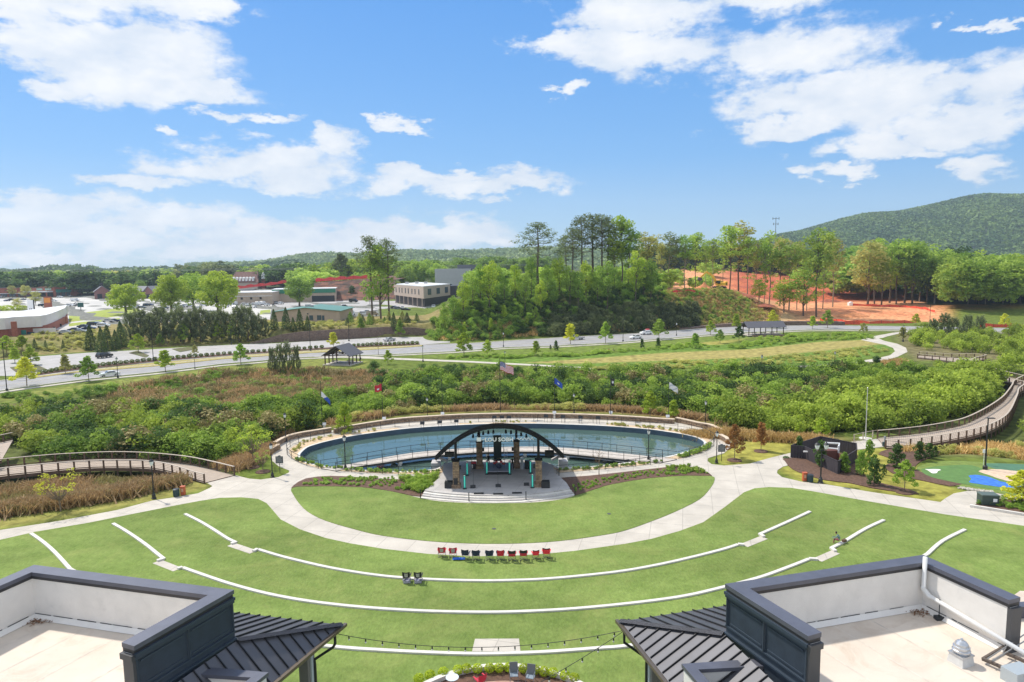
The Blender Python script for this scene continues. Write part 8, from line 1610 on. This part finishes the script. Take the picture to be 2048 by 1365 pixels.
# modern two-storey office
cA = G(789, 606, ZC); cB = G(848, 616, ZC); cC = G(901, 607, ZC); cD = cA+(cC-cB); off_ = thing('office_building', 'modern two-storey beige office with a dark ground floor', 'building')
q = [(p.x, p.y) for p in (cA, cB, cC, cD)]; z1 = ZC+hgt(848, 598, cB); z2 = ZC+hgt(848, 574, cB); sh = .9
MB().prism([(p[0]*(1-.006), p[1]+1.8) for p in q], ZC-1, z1, mat('dark_ground_floor', (.045, .04, .04), .6)).build('ground_floor', parent=off_); OFB = mat('office_panel', (.50, .40, .33), .7, var=.05, scale=1)
MB().prism(q, z1, z2, OFB, bottom=True).build('upper_wall', parent=off_); MB().prism([(p[0], p[1]) for p in q], z2, z2+.35, WMET).build('roof', parent=off_)
def wins(a, b, ts, zc, w, h_, nm='window', m_=WIN):
    d = (b-a); L_ = d.length; rz = math.atan2(d.y, d.x)
    for t in ts: p = a.lerp(b, t); MB().box((p.x, p.y, zc), (w, .3, h_), rz=rz).build(nm, m_, off_)
wins(cA, cB, [.08, .2, .3, .42, .52, .64, .74, .86], (z1+z2)/2+.2, 1.3, 3.0); wins(cB, cC, [.2, .52, .84], (z1+z2)/2+.2, 5.2, 3.4)
for t in (.05, .2, .35, .5, .65, .8, .95): p = cA.lerp(cB, t); MB().box((p.x, p.y+.1, (ZC+z1)/2), (.5, .5, z1-ZC)).build('column', OFB, off_)
for x, y in ((8, 10), (14, 12), (20, 9)): MB().box((cA.x+x, cA.y+y-8, z2+.9), (2, 1.6, 1.2)).build('roof_unit', mat('galv_unit', (.4, .4, .4), .5), off_)
p = cC; MB().box((p.x+6, p.y+14, (ZC+z2)/2-1), (14, 16, z2-ZC)).build('dark_wing', mat('dark_wing_panel', (.06, .06, .065), .6), off_)
# tall grey building behind
a = dist_pt(880, 520, 6); r = thing('grey_tower_building', 'tall plain grey-white building rising behind the office', 'building', (a.x, a.y, 4)); wz = CH+ray(905, 538).z*520/ray(905, 538).y; W_ = (dist_pt(940, 520, 0)-dist_pt(868, 520, 0)).x
MB().box((W_/2-4, 10, (wz-4)/2), (W_, 20, wz-4), mt=mat('light_grey_panel', (.42, .43, .44), .7, var=.04, scale=.3)).build('wall', parent=r); MB().box((W_*.75, 10, wz-4+1.2), (W_*.55, 14, 3.6)).build('rooftop_screen', mat('dark_grey_screen', (.13, .14, .16), .6), r)
for x in (.25, .7): MB().box((W_*x, -.1, (wz-4)*.42), (4, .2, 1.6)).build('window', WIN, r)
# church
a = dist_pt(458, 640, 9); b = dist_pt(514, 640, 9); zg = Tz(a.x, 640); r = thing('church', 'large church with a steep brown tiled roof, white dormers and a small turret', 'church', (a.x, 640, zg)); L_ = b.x-a.x; top_ = CH+ray(480, 544).z*640/ray(480, 544).y-zg; ev = CH+ray(480, 566).z*640/ray(480, 566).y-zg
MB().box((L_/2, 10, ev/2), (L_, 20, ev), mt=mat('church_stone', (.50, .42, .34), .8, var=.06, scale=1)).build('wall', parent=r); m = MB(); m.add([(-1, -1, ev), (L_+1, -1, ev), (L_-2.5, 9, top_), (2.5, 9, top_), (L_+1, 20, ev), (-1, 20, ev)], [(0, 1, 2, 3), (3, 2, 4, 5), (1, 4, 2), (0, 3, 5)]); m.build('roof', RBR, r)
for k in range(7): m = MB(); x = 3.2+k*(L_-6)/6.5; zz = ev+(top_-ev)*.28; m.box((x, 1.2, zz), (1.5, 3, 2.8)); m.add([(x-1, -.5, zz+1.4), (x+1, -.5, zz+1.4), (x, -.5, zz+2.5), (x-1, 4, zz+1.4), (x+1, 4, zz+1.4), (x, 4, zz+2.5)], [(0, 1, 2), (0, 2, 5, 3), (1, 4, 5, 2)]); m.build('dormer', WHT, r)
m = MB().box((L_+3.5, 6, ev*.7), (3.2, 3.2, ev*1.4)); m.build('turret', BRK, r); MB().box((L_+3.5, 6, ev*1.4+1.6), (3.0, 3.0, 3.2)).build('belfry', WHT, r); MB().lathe([(2.2, 0), (.1, 3.2)], 4, (L_+3.5, 6, ev*1.4+3.2)).build('spire', WMET, r)
MB().box((L_/2, -1.5, 2.2), (L_*.8, 3, .5)).build('porch_roof', WHT, r)
# signs
def pylon(px, py, top, w, label, col, panel, txt=None, tcol=None):
    a = GC(px, py); h = hgt(px, top, a); r = thing('pylon_sign', label, 'sign', a); MB().box((0, 0, h/2), (w, .8, h), mt=col).build('pylon', parent=r); MB().box((0, -.45, h*.72), (w*.85, .12, h*.38)).build('panel', panel, r)
    if txt: text_mesh('lettering', txt, w*.5, tcol, r, (0, -.55, h*.66))
    return r
pylon(97, 619, 594, 4.4, 'brick pylon sign with an orange panel at the car park entrance', BRK, mat('orange_sign', (.75, .28, .05), .5), None, None)
a = GC(62, 623); r = thing('roadside_sign', 'white upright roadside sign behind the white-fascia building', 'sign', a); MB().box((0, 0, 3.2), (3.4, .4, 6.4)).build('panel', WHT, r); MB().box((2, .1, 3.2), (.4, .5, 6.6)).build('edge', BLACK, r); [MB().box((-.4+.9*k, -.22, 1.4), (.5, .05, .5)).build('pictogram', BLACK, r) for k in (0, 1)]
a = GC(162, 622); r = thing('roadside_sign', 'small dark green sign on a post at the car park exit', 'sign', a); MB().box((0, 0, 3.4), (3.4, .3, 2.6)).build('panel', mat('dark_green_sign', (.02, .10, .09), .5), r); MB().box((0, 0, 1), (.3, .2, 2.2)).build('post', BLACK, r)
a = dist_pt(294, 660, 0); zz = CH+ray(294, 566).z*660/ray(294, 566).y; r = thing('letter_sign', 'tall yellow letter sign rising above the trees behind the service buildings', 'sign', (a.x, 660, zz)); YL = mat('yellow_letters', (.75, .50, .03), .5); BX = 3.1
for k in range(4): MB().box((-4.8+k*3.2, 0, .9), (2.6, .5, 2.8)).box((-4.8+k*3.2, -.1, .3), (1.2, .5, 1)).build('letter_block', YL, r)
MB().box((-3, .3, -6), (.4, .4, 12)).box((3, .3, -6), (.4, .4, 12)).build('post', BLACK, r)
# orange-red construction mesh fences
def mesh_fence(pts, h, label, mt=None, zf=None):
    m = MB(); P = []
    for a, b in pts: P.append(GT(a, b) if zf is None else dist_pt(a, zf, CH+ray(a, b).z*zf/ray(a, b).y))
    out = []
    for p, q in zip(P, P[1:]):
        n = max(1, int((q-p).length/2.2)); out += [p.lerp(q, i/n) for i in range(n)]
    out.append(P[-1])
    for i, (p, q) in enumerate(zip(out, out[1:])):
        a = h*(.85+.2*math.sin(i*1.7)); b = h*(.85+.2*math.sin((i+1)*1.7)); m.face([p, q, q+Vector((0, .15, b)), p+Vector((0, .15, a))]); m.face([p+Vector((0, .03, 0)), p+Vector((0, .18, a)), q+Vector((0, .18, b)), q+Vector((0, .03, 0))])
    r = thing('construction_fence', label, 'mesh fence'); m.build('mesh', mt, r); st = MB()
    for k, p in enumerate(out[::2][:90]): st.box((p.x, p.y, p.z+h*.5), (.08, .08, h*1.15))
    st.build('stakes', WOODD, r)['kind'] = 'stuff'
    return r
OR_ = mat('safety_orange_mesh', (.75, .10, .05), .8, var=.2, scale=3); ORR = mat('safety_red_mesh', (.70, .06, .06), .8, var=.2, scale=3)
mesh_fence([(470,579),(500,575),(540,571),(572,566)], 2.6, 'red mesh fence climbing behind the beige warehouse', ORR, 560); mesh_fence([(630,564),(680,560),(720,558),(760,556)], 2.6, 'red mesh fence on the cut bank behind the works yard', ORR, 500)
mesh_fence([(1566,651),(1600,650),(1660,649.5),(1720,650)], 1.8, 'orange-red mesh fence along the road below the cleared ground', OR_)
mesh_fence([(1640,642),(1690,646),(1740,648),(1820,647),(1840,644)], 1.3, 'orange mesh fence round the pale dirt pad', OR_)
mesh_fence([(1345,590),(1375,588),(1392,590),(1400,594)], 1.8, 'bright red mesh fence on top of the bank left of the excavator', ORR)
mesh_fence([(1700,612),(1740,613),(1800,615),(1850,619),(1870,626)], 1.2, 'orange mesh fence in front of the right wood', OR_)
mesh_fence([(1960,656),(2000,655),(2060,657),(2150,660)], 1.6, 'orange mesh fence at the right frame edge by the road', OR_)
# cut bank behind the yard
cb_ = MB(); P0_ = [(628,566),(680,562),(730,559),(790,560)]; P1_ = [(620,596),(680,594),(735,596),(790,598)]
top = [dist_pt(a, 505, CH+ray(a, b).z*505/ray(a, b).y) for a, b in P0_]; bot = [dist_pt(a, 470, 4.5) for a, b in P1_]
tv = []
for k in range(13):
    for i in range(len(top)): tv.append(bot[i].lerp(top[i], k/12)+Vector((0, math.sin(i*3+k)*1.2, 0)))
n = len(top); cb_.add(tv, [(k*n+i, k*n+i+1, (k+1)*n+i+1, (k+1)*n+i) for k in range(12) for i in range(n-1)]); bk_ = [t+Vector((0, 120, 1)) for t in top]; cb_.add(top+bk_, [(i, i+1, n+i+1, n+i) for i in range(n-1)])
struct(cb_.build('cut_bank', mat('red_cut_bank', (.06, .038, .028), .95, col2=(.20, .085, .05), scale=.16, contrast=(.42,.58), bump=.8, bscale=1), smooth=True))
# dirt heaps, excavator
def heap(px, py, w, h, label, mt, seed=0):
    q = knoll(px, 30) if py < 604 and px < 1500 else GT(px, py); m = MB(); vs = []; rr = random.Random(seed); n = 22
    for j in range(n+1):
        for i in range(n+1):
            x = i/n*2-1; y = j/n*2-1; d = min(1, math.hypot(x, y)); vs.append((x*w/2, y*w/3, h*(1-d)**1.1*(1+.25*math.sin(x*7+seed)*math.cos(y*6))+(-.5 if d >= 1 else 0)+rr.uniform(-.05, .05)*h*(1-d)))
    m.add(vs, [(j*(n+1)+i, j*(n+1)+i+1, (j+1)*(n+1)+i+1, (j+1)*(n+1)+i) for j in range(n) for i in range(n)]); o = m.build('dirt_heap', mt, smooth=True, loc=q); tag(o, label, 'dirt heap')
DRT = mat('orange_dirt', (.55, .22, .09), .95, var=.25, scale=.8, bump=.8, bscale=3); DRR = mat('dark_red_dirt', (.33, .10, .055), .95, var=.25, scale=.8, bump=.8, bscale=3)
heap(1408, 592, 11, 2.8, 'orange dirt heap under the excavator bucket', DRT, 1); heap(1480, 603, 16, 1.8, 'dark red dirt windrow right of the excavator', DRR, 2); heap(1515, 612, 16, 1.6, 'dark red dirt windrow sloping down the bank', DRR, 3); heap(1660, 605, 14, 2, 'low red dirt heap on the far clearing', DRR, 4); heap(1345, 585, 14, 1.6, 'orange dirt heap at the left of the bank top', DRT, 5); heap(1700, 632, 18, 1.6, 'pale orange dirt heap on the pad', DRT, 6)
q = knoll(1440, 29); ex = thing('excavator', 'yellow excavator with raised arm digging on top of the bank', 'excavator', q+Vector((0, 0, .4)), 0, s=1.12); CY = mat('machine_yellow', (.85, .48, .04), .5, var=.1, scale=3)
for y in (-1.3, 1.3):
    m = MB(); n = 14; prof = [(-2.2+.45*math.sin(a)*-1 if 0 else 0, 0) for a in range(0)]
    pts = [(-2.0, .0), (2.0, .0), (2.45, .25), (2.45, .75), (2.0, 1.0), (-2.0, 1.0), (-2.45, .75), (-2.45, .25)]; m.add([(x, y-.3, z) for x, z in pts]+[(x, y+.3, z) for x, z in pts], [tuple(range(8)), tuple(range(15, 7, -1))]+[(i, i+8, (i+1) % 8+8, (i+1) % 8) for i in range(8)]); m.build('track', mat('track_black', (.04, .035, .03), .8), ex)
MB().box((.6, 0, 1.9), (4.2, 2.7, 1.3)).build('body', CY, ex, bevel=.12); MB().box((2.5, 0, 2.1), (1.1, 2.7, 1.7)).build('counterweight', CY, ex, bevel=.2); MB().box((-.9, -.8, 2.7), (1.6, 1.1, 1.7)).build('cab', CY, ex, bevel=.08); MB().box((-.95, -.82, 2.85), (1.64, 1.14, 1.0)).build('cab_glass', CGL, ex)
MB().beam((-1.2, .2, 2.1), (-3.2, .2, 5.6), .55, .9).beam((-3.2, .2, 5.6), (-5.6, .2, 7.0), .5, .75).build('boom', CY, ex); MB().beam((-5.6, .2, 7.1), (-8.2, .2, 4.6), .4, .6).build('stick', CY, ex)
m = MB(); m.add([(-8.9, -.5, 4.9), (-7.6, -.5, 4.6), (-7.4, -.5, 3.6), (-8.6, -.5, 3.3), (-9.3, -.5, 3.9), (-8.9, .9, 4.9), (-7.6, .9, 4.6), (-7.4, .9, 3.6), (-8.6, .9, 3.3), (-9.3, .9, 3.9)], [(0, 1, 2, 3, 4), (9, 8, 7, 6, 5)]+[(i, i+5, (i+1) % 5+5, (i+1) % 5) for i in range(5)]); m.build('bucket', mat('bucket_steel', (.10, .08, .07), .6), ex)
MB().tube([(-1.6, .2, 2.0), (-3.0, .2, 4.4)], .12, 6).tube([(-4.4, .2, 6.9), (-6.3, .2, 6.9)], .12, 6).build('hydraulic_cylinder', mat('cylinder_chrome', (.5, .5, .5), .3, metal=.8), ex)
# cell mast and power lines
a = dist_pt(1549, 900, 0); zt_ = CH+ray(1549, 436).z*900/ray(1549, 436).y; r = thing('cell_mast', 'thin mast with antenna arms above the trees before the mountain', 'mast', (a.x, 900, 10)); h = zt_-10; MB().tube([(0, 0, 0), (0, 0, h)], [.6, .35], 8).build('pole', mat('grey_mast', (.14, .15, .16), .6), r)
for k, z in enumerate((h-1, h-8)): MB().box((0, 0, z), (9-2*k, .5, .5)).box((-4+k, 0, z), (.6, .6, 3)).box((4-k, 0, z), (.6, .6, 3)).box((0, 0, z), (.6, .6, 3)).build('antenna_arm', mat('grey_mast', (.14, .15, .16), .6), r)
for k, py in enumerate((541, 543.5)):
    A = dist_pt(-100, 560, CH+ray(-100, py).z*560/ray(-100, py).y); B = dist_pt(1150, 620, CH+ray(1150, py-14).z*620/ray(1150, py-14).y); m = MB(); m.tube([A.lerp(B, i/40)+Vector((0, 0, -1.5*4*(i/40)*(1-i/40))) for i in range(41)], .09, 4); tag(m.build('power_line', mat('cable_grey', (.25, .26, .28), .6)), ['upper', 'lower'][k]+' power line crossing in front of the far woods on the left', 'power line')
for i, (px, py, c) in enumerate([(1715,574,WHT),(1700,612,WHT)]):
    q = GT(px, py); tag(MB().box((0, 0, .9), (4-2*i, 2, 1.8)).box((1.4-i, 0, 1.9), (1.2, 1.8, .6)).build('site_container', c, loc=q), ['small white site trailer at the far edge of the red clearing', 'small white equipment box on the red slope'][i], 'container')
# ================= HAZE =================
mh = bpy.data.materials.new('haze_air'); mh.use_nodes = True; nt = mh.node_tree; nt.nodes.clear(); o_ = nt.nodes.new('ShaderNodeOutputMaterial'); v = nt.nodes.new('ShaderNodeVolumePrincipled'); v.inputs['Color'].default_value = (.70, .85, 1, 1); v.inputs['Density'].default_value = .00013; v.inputs['Anisotropy'].default_value = .2; nt.links.new(v.outputs[0], o_.inputs['Volume'])
hz_ = MB().box((0, 50, 160), (9000, 6600, 340)).build('haze', mh); hz_['kind'] = 'stuff'; hz_['label'] = 'thin bluish air haze over the whole valley'
